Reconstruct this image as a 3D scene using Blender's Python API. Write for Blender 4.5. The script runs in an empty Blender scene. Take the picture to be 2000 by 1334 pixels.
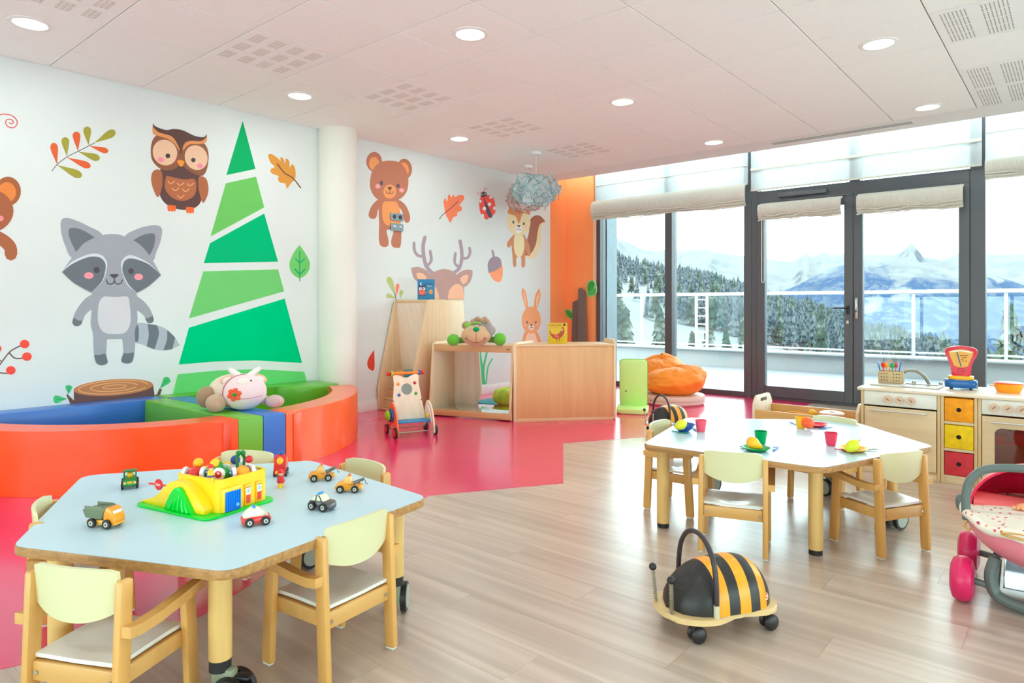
import bpy, bmesh, math, random
from mathutils import Vector, Matrix, noise
random.seed(7)
PI = math.pi
C = bpy.context.scene.collection
S = bpy.context.scene

# ------------------------------------------------------------------ camera
F, HY, YAW, CZ = 1312.0, 597.8, math.radians(40.3), 1.04
sn, cs = math.sin(YAW), math.cos(YAW)
cam = bpy.data.cameras.new('camera'); cam.sensor_width = 36; cam.lens = F/2000*36
cam.shift_y = -(667-HY)/2000; cam.clip_start = .05; cam.clip_end = 6000
camo = bpy.data.objects.new('camera', cam); C.objects.link(camo)
camo.location = (0, 0, CZ); camo.rotation_euler = (PI/2, 0, YAW)
S.camera = camo
# ------------------------------------------------------------------ view
S.view_settings.view_transform = 'Standard'; S.view_settings.look = 'None'
S.view_settings.gamma = 1; S.view_settings.use_curve_mapping = False
S.view_settings.exposure = 0.44
S.view_settings.use_white_balance = True; S.view_settings.white_balance_temperature = 6120; S.view_settings.white_balance_tint = -6.5
S.cycles.max_bounces = 9; S.cycles.diffuse_bounces = 6; S.cycles.glossy_bounces = 3
S.cycles.transmission_bounces = 4; S.cycles.transparent_max_bounces = 14
S.cycles.caustics_reflective = False; S.cycles.caustics_refractive = False
S.cycles.sample_clamp_indirect = 4
# ------------------------------------------------------------------ sky: bright thin overcast
SKY = 6.0
W_ = bpy.data.worlds.new('sky'); S.world = W_; W_.use_nodes = True
nt = W_.node_tree; nt.nodes.clear()
_o = nt.nodes.new('ShaderNodeOutputWorld'); _b = nt.nodes.new('ShaderNodeBackground')
_tc = nt.nodes.new('ShaderNodeTexCoord'); _sx = nt.nodes.new('ShaderNodeSeparateXYZ')
_mp = nt.nodes.new('ShaderNodeMapping'); _mp.inputs['Scale'].default_value = (1, 1, 3.5)
_n = nt.nodes.new('ShaderNodeTexNoise'); _n.inputs['Scale'].default_value = 2.2; _n.inputs['Detail'].default_value = 4
_r1 = nt.nodes.new('ShaderNodeValToRGB'); e = _r1.color_ramp.elements
e[0].position = .38; e[0].color = (.50, .56, .60, 1); e[1].position = .6; e[1].color = (.56, .62, .63, 1)
_r2 = nt.nodes.new('ShaderNodeValToRGB'); e = _r2.color_ramp.elements
e[0].position = 0; e[0].color = (1, 1, 1, 1); e[1].position = .52; e[1].color = (1, 1, 1, 1)
_mr = nt.nodes.new('ShaderNodeMapRange'); _mr.inputs[1].default_value = -1; _mr.inputs[2].default_value = 1
_mx = nt.nodes.new('ShaderNodeMix'); _mx.data_type = 'RGBA'; _mx.blend_type = 'MULTIPLY'; _mx.inputs[0].default_value = 1
L = nt.links.new
L(_tc.outputs['Generated'], _mp.inputs[0]); L(_mp.outputs[0], _n.inputs[0]); L(_n.outputs[0], _r1.inputs[0])
L(_tc.outputs['Generated'], _sx.inputs[0]); L(_sx.outputs[2], _mr.inputs[0]); L(_mr.outputs[0], _r2.inputs[0])
L(_r1.outputs[0], _mx.inputs[6]); L(_r2.outputs[0], _mx.inputs[7]); L(_mx.outputs[2], _b.inputs[0])
L(_b.outputs[0], _o.inputs[0]); _b.inputs[1].default_value = SKY*1.6
LAMP_W = 3.6
LAMP_COL = (1.0, .985, .96)

# ------------------------------------------------------------------ pixel helpers (real planes in the room)
def ray(px, py):
    r = (px-1000)/F; return Vector((-sn+cs*r, cs+sn*r, (HY-py)/F))
def pz(px, py, z=0.0):
    d = ray(px, py); t = (z-CZ)/d.z; return Vector((d.x*t, d.y*t, z))
def pX(px, py, X):
    d = ray(px, py); t = X/d.x; return Vector((X, d.y*t, CZ+d.z*t))
def pY(px, py, Y):
    d = ray(px, py); t = Y/d.y; return Vector((d.x*t, Y, CZ+d.z*t))

# ------------------------------------------------------------------ materials
def lin(h):
    h = h.lstrip('#'); r = []
    for i in (0, 2, 4):
        c = int(h[i:i+2], 16)/255; r.append(c/12.92 if c <= .04045 else ((c+.055)/1.055)**2.4)
    return (*r, 1)
MATS = {}
def M(hx, rough=.5, kind='plain', metal=0, spec=.5, coat=0, scale=None, name=None, var=None, bump=None, hx2=None, rnd=0, axis=None, sheen=0, sss=0):
    key = (hx, rough, kind, metal, spec, coat, scale, var, bump, hx2, rnd, axis, sheen, sss)
    if key in MATS: return MATS[key]
    m = bpy.data.materials.new(name or (kind+'_'+hx.lstrip('#'))); m.use_nodes = True
    n = m.node_tree.nodes; l = m.node_tree.links.new; p = n['Principled BSDF']
    p.inputs['Roughness'].default_value = rough; p.inputs['Metallic'].default_value = metal
    p.inputs['Specular IOR Level'].default_value = spec; p.inputs['Coat Weight'].default_value = coat
    if sheen: p.inputs['Sheen Weight'].default_value = sheen
    p.inputs['Coat Roughness'].default_value = .28 if kind == 'floor' else .12
    tc = n.new('ShaderNodeTexCoord'); mp = n.new('ShaderNodeMapping'); l(tc.outputs['Object'], mp.inputs[0])
    if rnd:
        oi = n.new('ShaderNodeObjectInfo'); vm = n.new('ShaderNodeVectorMath'); vm.operation = 'SCALE'
        vm.inputs[0].default_value = (31, 17, 9); l(oi.outputs['Random'], vm.inputs['Scale']); l(vm.outputs[0], mp.inputs[1])
    nz = n.new('ShaderNodeTexNoise'); nz.inputs['Detail'].default_value = 4
    sc, vr, bp = {'plain': (9, .05, 0), 'wood': (4, .10, .02), 'fabric': (60, .16, .25), 'vinyl': (3.5, .07, .5), 'plush': (140, .10, .35),
                  'plaster': (2, .03, .02), 'metal': (20, .06, 0), 'floor': (2.2, .34, .015), 'print': (6, .03, 0), 'plastic': (6, .05, 0)}[kind]
    if scale: sc = scale
    if var is not None: vr = var
    if bump is not None: bp = bump
    if kind in ('wood', 'floor'):
        st = {'x': (.35, 7, 7), 'y': (7, .35, 7), 'z': (7, 7, .35)}[axis or 'z']
        mp.inputs['Scale'].default_value = st; nz.inputs['Distortion'].default_value = .6; nz.inputs['Detail'].default_value = 7
    nz.inputs['Scale'].default_value = sc; l(mp.outputs[0], nz.inputs[0])
    c = lin(hx); c2 = lin(hx2) if hx2 else tuple(c[i]*(1-vr) for i in range(3))+(1,)
    cr = n.new('ShaderNodeValToRGB'); e = cr.color_ramp.elements
    e[0].position = .36; e[0].color = c2; e[1].position = .64; e[1].color = c
    l(nz.outputs[0], cr.inputs[0])
    if rnd:
        hv = n.new('ShaderNodeHueSaturation'); mr = n.new('ShaderNodeMapRange'); l(oi.outputs['Random'], mr.inputs[0])
        mr.inputs[3].default_value = 1-rnd; mr.inputs[4].default_value = 1+rnd*.6
        l(mr.outputs[0], hv.inputs['Value']); l(cr.outputs[0], hv.inputs['Color']); l(hv.outputs[0], p.inputs['Base Color'])
    else: l(cr.outputs[0], p.inputs['Base Color'])
    if bp:
        b = n.new('ShaderNodeBump'); b.inputs['Strength'].default_value = bp; b.inputs['Distance'].default_value = .02 if kind == 'vinyl' else .004
        l(nz.outputs[0], b.inputs['Height']); l(b.outputs[0], p.inputs['Normal'])
    MATS[key] = m; return m
def emis(name, col, st):
    m = bpy.data.materials.new(name); m.use_nodes = True; p = m.node_tree.nodes['Principled BSDF']
    p.inputs['Base Color'].default_value = (.9, .9, .9, 1); p.inputs['Emission Color'].default_value = (*col, 1); p.inputs['Emission Strength'].default_value = st
    return m
def glassmat(name, tint=(1, 1, 1), refl=1.0, rough=0.0, op=0.0, opcol=(.5, .5, .5)):
    m = bpy.data.materials.new(name); m.use_nodes = True; n = m.node_tree.nodes; l = m.node_tree.links.new; n.clear()
    o = n.new('ShaderNodeOutputMaterial'); t = n.new('ShaderNodeBsdfTransparent'); t.inputs[0].default_value = (*tint, 1)
    g = n.new('ShaderNodeBsdfGlossy'); g.inputs['Roughness'].default_value = rough; g.inputs[0].default_value = (1, 1, 1, 1)
    f = n.new('ShaderNodeFresnel'); f.inputs[0].default_value = 1.45; mu = n.new('ShaderNodeMath'); mu.operation = 'MULTIPLY'; mu.inputs[1].default_value = refl
    mx = n.new('ShaderNodeMixShader'); l(f.outputs[0], mu.inputs[0]); l(mu.outputs[0], mx.inputs[0]); l(t.outputs[0], mx.inputs[1]); l(g.outputs[0], mx.inputs[2])
    if op:
        d = n.new('ShaderNodeBsdfDiffuse'); d.inputs[0].default_value = (*opcol, 1); m2 = n.new('ShaderNodeMixShader'); m2.inputs[0].default_value = op
        l(mx.outputs[0], m2.inputs[1]); l(d.outputs[0], m2.inputs[2]); l(m2.outputs[0], o.inputs[0])
    else: l(mx.outputs[0], o.inputs[0])
    return m
def sheermat(name, hx, tr, transl):
    m = bpy.data.materials.new(name); m.use_nodes = True; n = m.node_tree.nodes; l = m.node_tree.links.new; n.clear()
    o = n.new('ShaderNodeOutputMaterial'); d = n.new('ShaderNodeBsdfDiffuse'); t = n.new('ShaderNodeBsdfTranslucent'); x = n.new('ShaderNodeBsdfTransparent')
    tc = n.new('ShaderNodeTexCoord'); mp = n.new('ShaderNodeMapping'); mp.inputs['Scale'].default_value = (40, 40, 4)
    nz = n.new('ShaderNodeTexNoise'); nz.inputs['Scale'].default_value = 3; nz.inputs['Detail'].default_value = 5; l(tc.outputs['Object'], mp.inputs[0]); l(mp.outputs[0], nz.inputs[0])
    cr = n.new('ShaderNodeValToRGB'); e = cr.color_ramp.elements; c = lin(hx); e[0].color = tuple(v*.88 for v in c[:3])+(1,); e[1].color = c; e[0].position = .35; e[1].position = .65
    l(nz.outputs[0], cr.inputs[0]); l(cr.outputs[0], d.inputs[0]); l(cr.outputs[0], t.inputs[0])
    a = n.new('ShaderNodeMixShader'); a.inputs[0].default_value = transl; b = n.new('ShaderNodeMixShader'); b.inputs[0].default_value = tr
    l(d.outputs[0], a.inputs[1]); l(t.outputs[0], a.inputs[2]); l(a.outputs[0], b.inputs[1]); l(x.outputs[0], b.inputs[2]); l(b.outputs[0], o.inputs[0])
    return m

# ------------------------------------------------------------------ mesh builder
def T(x=0, y=0, z=0): return Matrix.Translation((x, y, z))
def R(a, ax='Z'): return Matrix.Rotation(a, 4, ax)
def Sc(x, y, z): return Matrix.Diagonal((x, y, z, 1))
def aim(p0, p1):
    p0 = Vector(p0); p1 = Vector(p1); d = (p1-p0)
    return Matrix.Translation(p0) @ d.to_track_quat('Z', 'Y').to_matrix().to_4x4(), d.length
class MB:
    def __init__(s): s.b = bmesh.new(); s.X = Matrix.Identity(4)
    def _fin(s, vs, mi, mtx):
        mt = s.X @ mtx
        for v in vs: v.co = mt @ v.co
        fs = set()
        for v in vs:
            for f in v.link_faces: fs.add(f)
        for f in fs: f.material_index = mi
        if mt.determinant() < 0: bmesh.ops.reverse_faces(s.b, faces=list(fs))
        return vs
    def box(s, c, sz, rz=0, bev=0, mi=0, m=None, seg=2):
        vs = bmesh.ops.create_cube(s.b, size=1)['verts']
        for v in vs: v.co = Vector((v.co.x*sz[0], v.co.y*sz[1], v.co.z*sz[2]))
        if bev:
            es = list({e for v in vs for e in v.link_edges})
            r = bmesh.ops.bevel(s.b, geom=es, offset=min(bev, min(sz)*.49), segments=seg, profile=.5, affect='EDGES')
            vs = list({v for f in r['faces'] for v in f.verts} | {v for v in vs if v.is_valid})
            vs = s._island(vs)
        return s._fin(vs, mi, (m or Matrix.Identity(4)) @ T(*c) @ R(rz))
    def _island(s, vs):
        seen = set(vs); st = list(vs)
        while st:
            v = st.pop()
            for e in v.link_edges:
                w = e.other_vert(v)
                if w not in seen: seen.add(w); st.append(w)
        return list(seen)
    def bb(s, x0, x1, y0, y1, z0, z1, bev=0, mi=0, m=None, seg=2):
        return s.box(((x0+x1)/2, (y0+y1)/2, (z0+z1)/2), (abs(x1-x0), abs(y1-y0), abs(z1-z0)), 0, bev, mi, m, seg)
    def cyl(s, p0, p1, r0, r1=None, n=20, mi=0, cap=True):
        m, L = aim(p0, p1); r1 = r0 if r1 is None else r1
        return s.lathe([(0, 0), (r0, 0), (r1, L), (0, L)] if cap else [(r0, 0), (r1, L)], n, mi, m)
    def lathe(s, prof, n=24, mi=0, m=None, a0=0, a1=2*PI):
        full = abs(a1-a0) >= 2*PI-1e-6; rings = []; vs = []
        k = n if full else n+1
        for (r, z) in prof:
            if r < 1e-7: v = s.b.verts.new((0, 0, z)); rings.append([v]*k); vs.append(v)
            else:
                ring = [s.b.verts.new((r*math.cos(a0+(a1-a0)*i/n), r*math.sin(a0+(a1-a0)*i/n), z)) for i in range(k)]; rings.append(ring); vs += ring
        for a, b in zip(rings, rings[1:]):
            for i in range(n):
                j = (i+1) % k
                q = []
                for v in (a[i], a[j], b[j], b[i]):
                    if v not in q: q.append(v)
                if len(q) > 2: s.b.faces.new(q)
        return s._fin(vs, mi, m or Matrix.Identity(4))
    def sph(s, c, r, sz=(1, 1, 1), n=16, mi=0, m=None, rot=None):
        pr = [(math.sin(PI*i/(n//2+1))*r, -math.cos(PI*i/(n//2+1))*r) for i in range(n//2+2)]
        pr[0] = (0, -r); pr[-1] = (0, r)
        return s.lathe(pr, n, mi, (m or Matrix.Identity(4)) @ T(*c) @ (rot or Matrix.Identity(4)) @ Sc(*sz))
    def tube(s, pts, r, n=8, mi=0, closed=False, cap=True, m=None, flat=1.0):
        pts = [Vector(p) for p in pts]; k = len(pts); rr = r if isinstance(r, (list, tuple)) else [r]*k
        rings = []; vs = []; up = None
        for i, p in enumerate(pts):
            a = pts[(i-1) % k] if (closed or i > 0) else p; b = pts[(i+1) % k] if (closed or i < k-1) else p
            t = (b-a).normalized()
            if up is None:
                up = Vector((0, 0, 1)) if abs(t.z) < .9 else Vector((1, 0, 0))
            u = t.cross(up).normalized(); w = u.cross(t).normalized(); up = w
            ring = [s.b.verts.new(p+rr[i]*(math.cos(2*PI*j/n)*u+flat*math.sin(2*PI*j/n)*w)) for j in range(n)]
            rings.append(ring); vs += ring
        seq = list(zip(rings, rings[1:]))+([(rings[-1], rings[0])] if closed else [])
        for a, b in seq:
            for j in range(n): s.b.faces.new((a[j], b[j], b[(j+1) % n], a[(j+1) % n]))
        if cap and not closed: s.b.faces.new(rings[0]); s.b.faces.new(rings[-1][::-1])
        return s._fin(vs, mi, m or Matrix.Identity(4))
    def prism(s, poly, z0, z1, mi=0, m=None, bev=0, seg=2, side_mi=None):
        a = [s.b.verts.new((p[0], p[1], z0)) for p in poly]; b = [s.b.verts.new((p[0], p[1], z1)) for p in poly]
        n = len(poly); ar = sum(poly[i][0]*poly[(i+1) % n][1]-poly[(i+1) % n][0]*poly[i][1] for i in range(n))
        fs = []
        f0 = s.b.faces.new(a[::-1] if ar > 0 else a); f1 = s.b.faces.new(b if ar > 0 else b[::-1])
        for i in range(n):
            j = (i+1) % n; q = (a[i], a[j], b[j], b[i]); fs.append(s.b.faces.new(q if ar > 0 else q[::-1]))
        vs = a+b
        if bev:
            es = list(set(f0.edges) | set(f1.edges))
            bmesh.ops.bevel(s.b, geom=es, offset=bev, segments=seg, profile=.5, affect='EDGES')
            vs = s._island([v for v in vs if v.is_valid] or [v for v in s.b.verts][-1:])
        s._fin(vs, mi, m or Matrix.Identity(4))
        if side_mi is not None:
            for f in fs:
                if f.is_valid: f.material_index = side_mi
        return vs
    def grid(s, fn, nu, nv, mi=0, closeu=False, m=None):
        g = [[s.b.verts.new(fn(i/(nu), j/nv)) for j in range(nv+1)] for i in range(nu if closeu else nu+1)]
        k = len(g)
        for i in range(nu):
            for j in range(nv):
                try: s.b.faces.new((g[i][j], g[(i+1) % k][j], g[(i+1) % k][j+1], g[i][j+1]))
                except ValueError: pass
        vs = [v for r in g for v in r]
        return s._fin(vs, mi, m or Matrix.Identity(4))
    def slab(s, fn, nu, nv, th, mi=0):
        """curved sheet fn(u,v)->(point, normal) given thickness"""
        A = [[None]*(nv+1) for _ in range(nu+1)]; B = [[None]*(nv+1) for _ in range(nu+1)]; vs = []
        for i in range(nu+1):
            for j in range(nv+1):
                p, n_ = fn(i/nu, j/nv); p = Vector(p); n_ = Vector(n_).normalized()
                A[i][j] = s.b.verts.new(p+n_*th/2); B[i][j] = s.b.verts.new(p-n_*th/2); vs += [A[i][j], B[i][j]]
        f = s.b.faces.new
        for i in range(nu):
            for j in range(nv):
                f((A[i][j], A[i+1][j], A[i+1][j+1], A[i][j+1])); f((B[i][j], B[i][j+1], B[i+1][j+1], B[i+1][j]))
        for i in range(nu):
            f((A[i][0], B[i][0], B[i+1][0], A[i+1][0])); f((A[i][nv], A[i+1][nv], B[i+1][nv], B[i][nv]))
        for j in range(nv):
            f((A[0][j], A[0][j+1], B[0][j+1], B[0][j])); f((A[nu][j], B[nu][j], B[nu][j+1], A[nu][j+1]))
        return s._fin(vs, mi, Matrix.Identity(4))
    def mesh(s, name, ang=38):
        bmesh.ops.recalc_face_normals(s.b, faces=s.b.faces[:])
        me = bpy.data.meshes.new(name); s.b.to_mesh(me); s.b.free()
        me.polygons.foreach_set('use_smooth', [True]*len(me.polygons))
        if ang: me.set_sharp_from_angle(angle=math.radians(ang))
        return me
    def build(s, name, mats, parent=None, ang=38, loc=None, rz=0, kind=None):
        me = s.mesh(name, ang)
        for m in (mats if isinstance(mats, (list, tuple)) else [mats]): me.materials.append(m)
        o = bpy.data.objects.new(name, me); C.objects.link(o)
        if parent: o.parent = parent
        if loc is not None: o.location = loc
        if rz: o.rotation_euler.z = rz
        if kind: o['kind'] = kind
        return o
def thing(name, label, cat, loc=(0, 0, 0), rz=0, group=None):
    o = bpy.data.objects.new(name, None); C.objects.link(o); o.empty_display_size = .05
    o.location = loc; o.rotation_euler = (0, 0, rz); return tag(o, label, cat, group)
def tag(o, label, cat, group=None):
    o['label'] = label; o['category'] = cat
    if group: o['group'] = group
    return o
def copy_tree(root, loc, rz, label=None, group=None):
    def cp(o, par):
        c = o.copy(); C.objects.link(c); c.parent = par
        for ch in KIDS.get(o.name, [k for k in o.children]): cp(ch, c)
        return c
    r = cp(root, None); r.location = loc; r.rotation_euler = (0, 0, rz)
    if label: r['label'] = label
    if group: r['group'] = group
    return r
KIDS = {}
def heading(d): return math.atan2(-d[0], d[1])     # local +Y onto d
def cat(pts, closed=True, n=6):
    """Catmull-Rom through points; a doubled point is a sharp corner"""
    P = [Vector(p) for p in pts]; k = len(P); out = []
    rng = range(k if closed else k-1)
    for i in rng:
        a, b, c, d = (P[(i-1) % k], P[i], P[(i+1) % k], P[(i+2) % k]) if closed else (P[max(i-1, 0)], P[i], P[i+1], P[min(i+2, k-1)])
        if (b-c).length < 1e-6: continue
        for q in range(n):
            t = q/n; out.append(.5*((2*b)+(c-a)*t+(2*a-5*b+4*c-d)*t*t+(3*b-a-3*c+d)*t**3))
    if not closed: out.append(P[-1])
    return out
def text_mesh(s, size, name='lettering', mat=None, parent=None, mtx=None, depth=.0004):
    cu = bpy.data.curves.new(name, 'FONT'); cu.body = s; cu.size = size; cu.extrude = depth; cu.align_x = 'CENTER'; cu.resolution_u = 2
    t = bpy.data.objects.new('t', cu); C.objects.link(t); bpy.context.view_layer.update()
    me = bpy.data.meshes.new_from_object(t.evaluated_get(bpy.context.evaluated_depsgraph_get())); bpy.data.objects.remove(t)
    me.materials.clear(); me.materials.append(mat); me.name = name
    o = bpy.data.objects.new(name, me); C.objects.link(o); o.parent = parent
    if mtx: o.matrix_local = mtx
    return o
BIRCH = M('#E8CBA2', .42, 'wood', coat=.15, axis='z'); BIRCHX = M('#E2BE90', .42, 'wood', coat=.15, axis='x'); BIRCHL = M('#F3E2C8', .42, 'wood', coat=.15, axis='z')
BEECH = M('#DFAA5C', .4, 'wood', coat=.2, axis='z'); BEECHX = M('#DDAB62', .4, 'wood', coat=.2, axis='x'); PLY = M('#B58350', .5, 'wood', axis='x', scale=9, var=.4)
WHITE = M('#F1F1EE', .45); PAINT = M('#E6EBEA', .75, 'plaster'); BLACK = M('#1E1D1F', .42, 'plastic'); CHROME = M('#C9CACC', .22, 'metal', metal=1)
STEEL = M('#B9B6AE', .35, 'metal', metal=1); ANTH = M('#5A5B61', .42, 'metal', metal=.2)
RED = M('#D8182B', .3, 'plastic'); YEL = M('#FFD500', .3, 'plastic'); GRN = M('#0E9A35', .3, 'plastic'); BLU = M('#1659B4', .3, 'plastic'); ORG = M('#FF9410', .3, 'plastic')
# ================================================================== ROOM SHELL
XL, CEIL = -5.39, 2.68
def struct(name, mb, mats, parent=None, ang=38):
    o = mb.build(name, mats, parent, ang)
    if parent is None: o['kind'] = 'structure'
    return o
ORANGE = M('#FF9C5E', .7, 'plaster', name='orange_paint')
b = MB(); b.bb(XL-.2, XL, -3.2, 7.14, 0, 3.2); wall_left = struct('wall_left', b, PAINT)
b = MB(); b.bb(XL-.2, XL, 7.141, 7.72, 0, 3.2, mi=0); b.bb(XL, -4.951, 7.5, 7.72, 0, 3.2)
struct('wall_far', b, [ORANGE])
b = MB(); b.bb(3.0, 3.2, -3.2, 7.9, 0, .15); b.bb(3.0, 3.2, -3.2, 7.9, 1.3, 3.2); b.bb(3.0, 3.2, -3.2, -2.4, .15, 1.3); b.bb(3, 3.2, 6.8, 7.9, .15, 1.3)
struct('wall_right', b, PAINT)
b = MB(); b.bb(XL, 3.0, -3.2, -3.0, 0, .15); b.bb(XL, 3.0, -3.2, -3.0, 1.3, 3.2); b.bb(XL, -4.6, -3.2, -3.0, .15, 1.3); b.bb(2.2, 3.0, -3.2, -3.0, .15, 1.3)
struct('wall_back', b, PAINT)
b = MB(); b.bb(XL, XL+.012, -3, 3.6, 0, .06, .002); b.bb(XL, XL+.012, 3.9, 7.14, 0, .1, .002); struct('baseboard_left', b, M('#EFEFEC', .5))
# round column against the wall
b = MB(); b.lathe([(.176, 0), (.176, CEIL)], 48, m=T(-5.30, 3.735, 0)); struct('column_1', b, M('#EFEDE3', .6, 'plaster', name='column_paint'))
# floor
b = MB(); b.bb(XL-.2, 3.2, -3.2, 7.9, -.15, -.003); floor = struct('floor', b, M('#B8A494', .4, 'floor', axis='x'))
PLK = M('#CDBBAD', .30, 'floor', axis='x', hx2='#B3A092', rnd=.06, spec=.8, coat=.5, name='oak_vinyl')
PL, PW = 1.22, .172; x0 = -3.45; i = 0
full = None
for r in range(50):
    y0 = -1.0+r*PW
    if y0 > 7.55: break
    off = (r*.37) % 1*PL; k = 0; x = x0-off
    while x < 3.0:
        a, c = max(x, x0), min(x+PL, 3.0)
        if c-a > .03:
            if full and abs(c-a-PL) < 1e-6: o = full.copy(); C.objects.link(o); o.parent = floor
            else:
                m = MB(); m.bb(-(c-a)/2+.0003, (c-a)/2-.0003, -PW/2+.0003, PW/2-.0003, -.003, 0); o = m.build('plank', PLK, floor)
                if abs(c-a-PL) < 1e-6 and not full: full = o
            o.location = ((a+c)/2, y0+PW/2, 0)
        x += PL
pk = [(XL, .25), (-2.50, .25), (-2.36, .518), (-2.24, .889), (-2.256, 1.058), (-2.477, 1.498), (-2.727, 2.52), (-2.32, 3.2), (-2.995, 4.131), (-2.78, 4.516), (-2.2, 5.5), (-2.2, 7.62), (XL, 7.62)]
b = MB(); b.prism(pk, -.0029, .0012); b.build('pink_vinyl', M('#E8176A', .24, 'plain', spec=.8, coat=.5, var=.08, scale=2, name='pink_vinyl'), floor)
# ceiling
b = MB(); b.bb(XL-.2, 3.2, -3.2, 7.1, CEIL+.012, CEIL+.12)
ceiling = struct('ceiling', b, M('#A08C78', .8, 'plaster'))
b = MB(); b.bb(XL-.2, 3.2, 6.72, 7.1, CEIL, CEIL+.0119); b.build('plaster_strip', M('#F1F0EE', .8, 'plaster'), ceiling)
b = MB(); b.bb(XL-.2, 3.2, 7.0, 7.95, 3.2, 3.3); b.build('blind_recess', M('#F1F0EE', .8, 'plaster'), ceiling)
TX, TY = .614, .5871
TILE = M('#FBFAF8', .85, 'plaster', scale=60, bump=.1, rnd=.012, name='ceiling_tile')
TW = M('#F5F5F4', .6, 'plaster', name='perforated_tile'); SLOT = M('#A9A29A', .8); SLOTL = M('#C9C1B8', .8)
cx_ = lambda j: -4.959+TX*(j+.5); cy_ = lambda i: .870+TY*(i+.5)
fullt = None
vents = {(0, 1), (2, 1), (4, 1), (6, 1), (8, 1), (6, 7), (8, 7), (9, 7), (6, 8), (8, 8), (9, 8)}
for i in range(-7, 10):
    for j in range(-1, 13):
        xa, xb = -4.959+TX*j, -4.959+TX*(j+1); ya, yb = .87+TY*i, .87+TY*(i+1)
        xa = max(xa, XL); xb = min(xb, 3.0); yb = min(yb, 6.72); ya = max(ya, -3)
        if xb-xa < .05 or yb-ya < .05: continue
        isv = (i, j) in vents
        if fullt and abs(xb-xa-TX) < 1e-4 and abs(yb-ya-TY) < 1e-4 and not isv: o = fullt.copy(); C.objects.link(o); o.parent = ceiling
        else:
            m = MB(); m.bb(-(xb-xa)/2+.0035, (xb-xa)/2-.0035, -(yb-ya)/2+.0032, (yb-ya)/2-.0032, 0, .012, bev=.0015, seg=1)
            big = isv and j > 5
            if isv:
                for a in range(3):
                    for q in range(4):
                        for r_ in range(7):
                            for s_ in range(4 if j > 5 else 3):
                                X0 = -.27+a*.19+.012+r_*.019; Y0 = -.25+q*.13+.01+s_*.026
                                if j > 5: Y0 = -.25+q*.13+.006+s_*.03
                                if Y0+.02 < (yb-ya)/2-.02: m.bb(X0, X0+.006, Y0, Y0+.02, -.0012, .0005, mi=1)
            o = m.build('tile', [TW if big else TILE, SLOT if big else SLOTL], ceiling, ang=25)
            if not isv and fullt is None and abs(xb-xa-TX) < 1e-4 and abs(yb-ya-TY) < 1e-4: fullt = o
        o.location = ((xa+xb)/2, (ya+yb)/2, CEIL)
# downlights
LBL = {(0, 0): 'round ceiling downlight at the far left above the red branch and the owl', (0, 3): 'large round ceiling downlight near the top centre of the ceiling', (3, 3): None}
def downlight(x, y, label):
    t = thing('ceiling_light', label, 'ceiling light', (x, y, CEIL), 0, 'recessed round downlights')
    m = MB(); m.lathe([(.083, -.002), (.088, -.007), (.108, -.004), (.11, 0), (.083, 0), (.083, -.002)], 36); m.build('ring', M('#F4F4F2', .4), t)
    m = MB(); m.lathe([(0, -.004), (.06, -.0035), (.083, -.0015), (.083, 0)], 32); m.build('diffuser', DIFF, t)
    l = bpy.data.lights.new('lamp', 'AREA'); l.shape = 'DISK'; l.size = .16; l.energy = LAMP_W; l.color = LAMP_COL
    lo = bpy.data.objects.new('lamp', l); C.objects.link(lo); lo.parent = t; lo.location = (0, 0, -.009)
DIFF = emis('lamp_diffuser', (1, .98, .95), 3.0)
names = {(0, 0): 'round downlight at top left above the red spiral on the wall', (3, 0): 'round downlight above the green tree between owl and column',
         (6, 0): 'small round downlight above the brown bear by the column', (0, 3): 'round downlight behind the viewer over the front table',
         (3, 3): 'large round downlight at the top centre of the ceiling', (6, 3): 'round downlight in the middle of the ceiling, third from the left wall',
         (9, 3): 'round downlight nearest the left window blind', (6, 6): 'largest round downlight, beside the white slotted vents', (9, 6): 'round downlight above the double door blind', (9, 0): 'round downlight hidden behind the hanging lamp cluster'}
for i in (-6, -3, 0, 3, 6, 9):
    for j in (0, 3, 6, 9, 12):
        if i == 9 and j == 0: continue
        if j == 12: continue
        downlight(cx_(j), cy_(i) if i < 9 else 6.44, names.get((i, j), 'round downlight '+('out of view, ')+{0: 'along sticker wall', 3: 'left of room centre', 6: 'near room centre', 9: 'by right wall'}[j]+{-6: ', by rear wall', -3: ', behind front table', 0: ', level with front table', 3: ', level with foam pool', 6: ', level with kitchen', 9: ', by terrace windows'}[i]))
b = MB(); b.bb(-2.40, -1.13, 6.80, 6.93, CEIL-.006, CEIL, bev=.002, seg=1)
for k in range(3): b.bb(-2.38, -1.15, 6.822+k*.034, 6.838+k*.034, CEIL-.0075, CEIL-.0055, mi=1)
tag(b.build('linear_diffuser', [M('#E9E9E7', .4), M('#9A9894', .6)], ang=30), 'long slim slotted air diffuser in the ceiling above the double door', 'air vent')

# ================================================================== GLAZING
GL = glassmat('window_glass', (.97, .985, .985), .8)
FY0, FY1 = 7.58, 7.72
def wbox(m, x0, x1, z0, z1, y0=FY0, y1=FY1, bev=.004): m.bb(x0, x1, y0, y1, z0, z1, bev=bev, seg=1)
# window_1 : left bay
m = MB(); wbox(m, -4.95, -4.89, 0, 3.2); wbox(m, -2.95, -2.86, 0, 3.2); wbox(m, -4.89, -2.95, 0, .06); wbox(m, -4.89, -2.95, 3.1, 3.2)
w1 = struct('window_1', m, ANTH); m = MB(); wbox(m, -3.945, -3.85, .06, 3.1); m.build('mullion', ANTH, w1)
for a, c in ((-4.89, -3.945), (-3.85, -2.95)):
    m = MB(); m.bb(a, c, 7.645, 7.655, .06, 3.1); m.build('pane', GL, w1)
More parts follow.
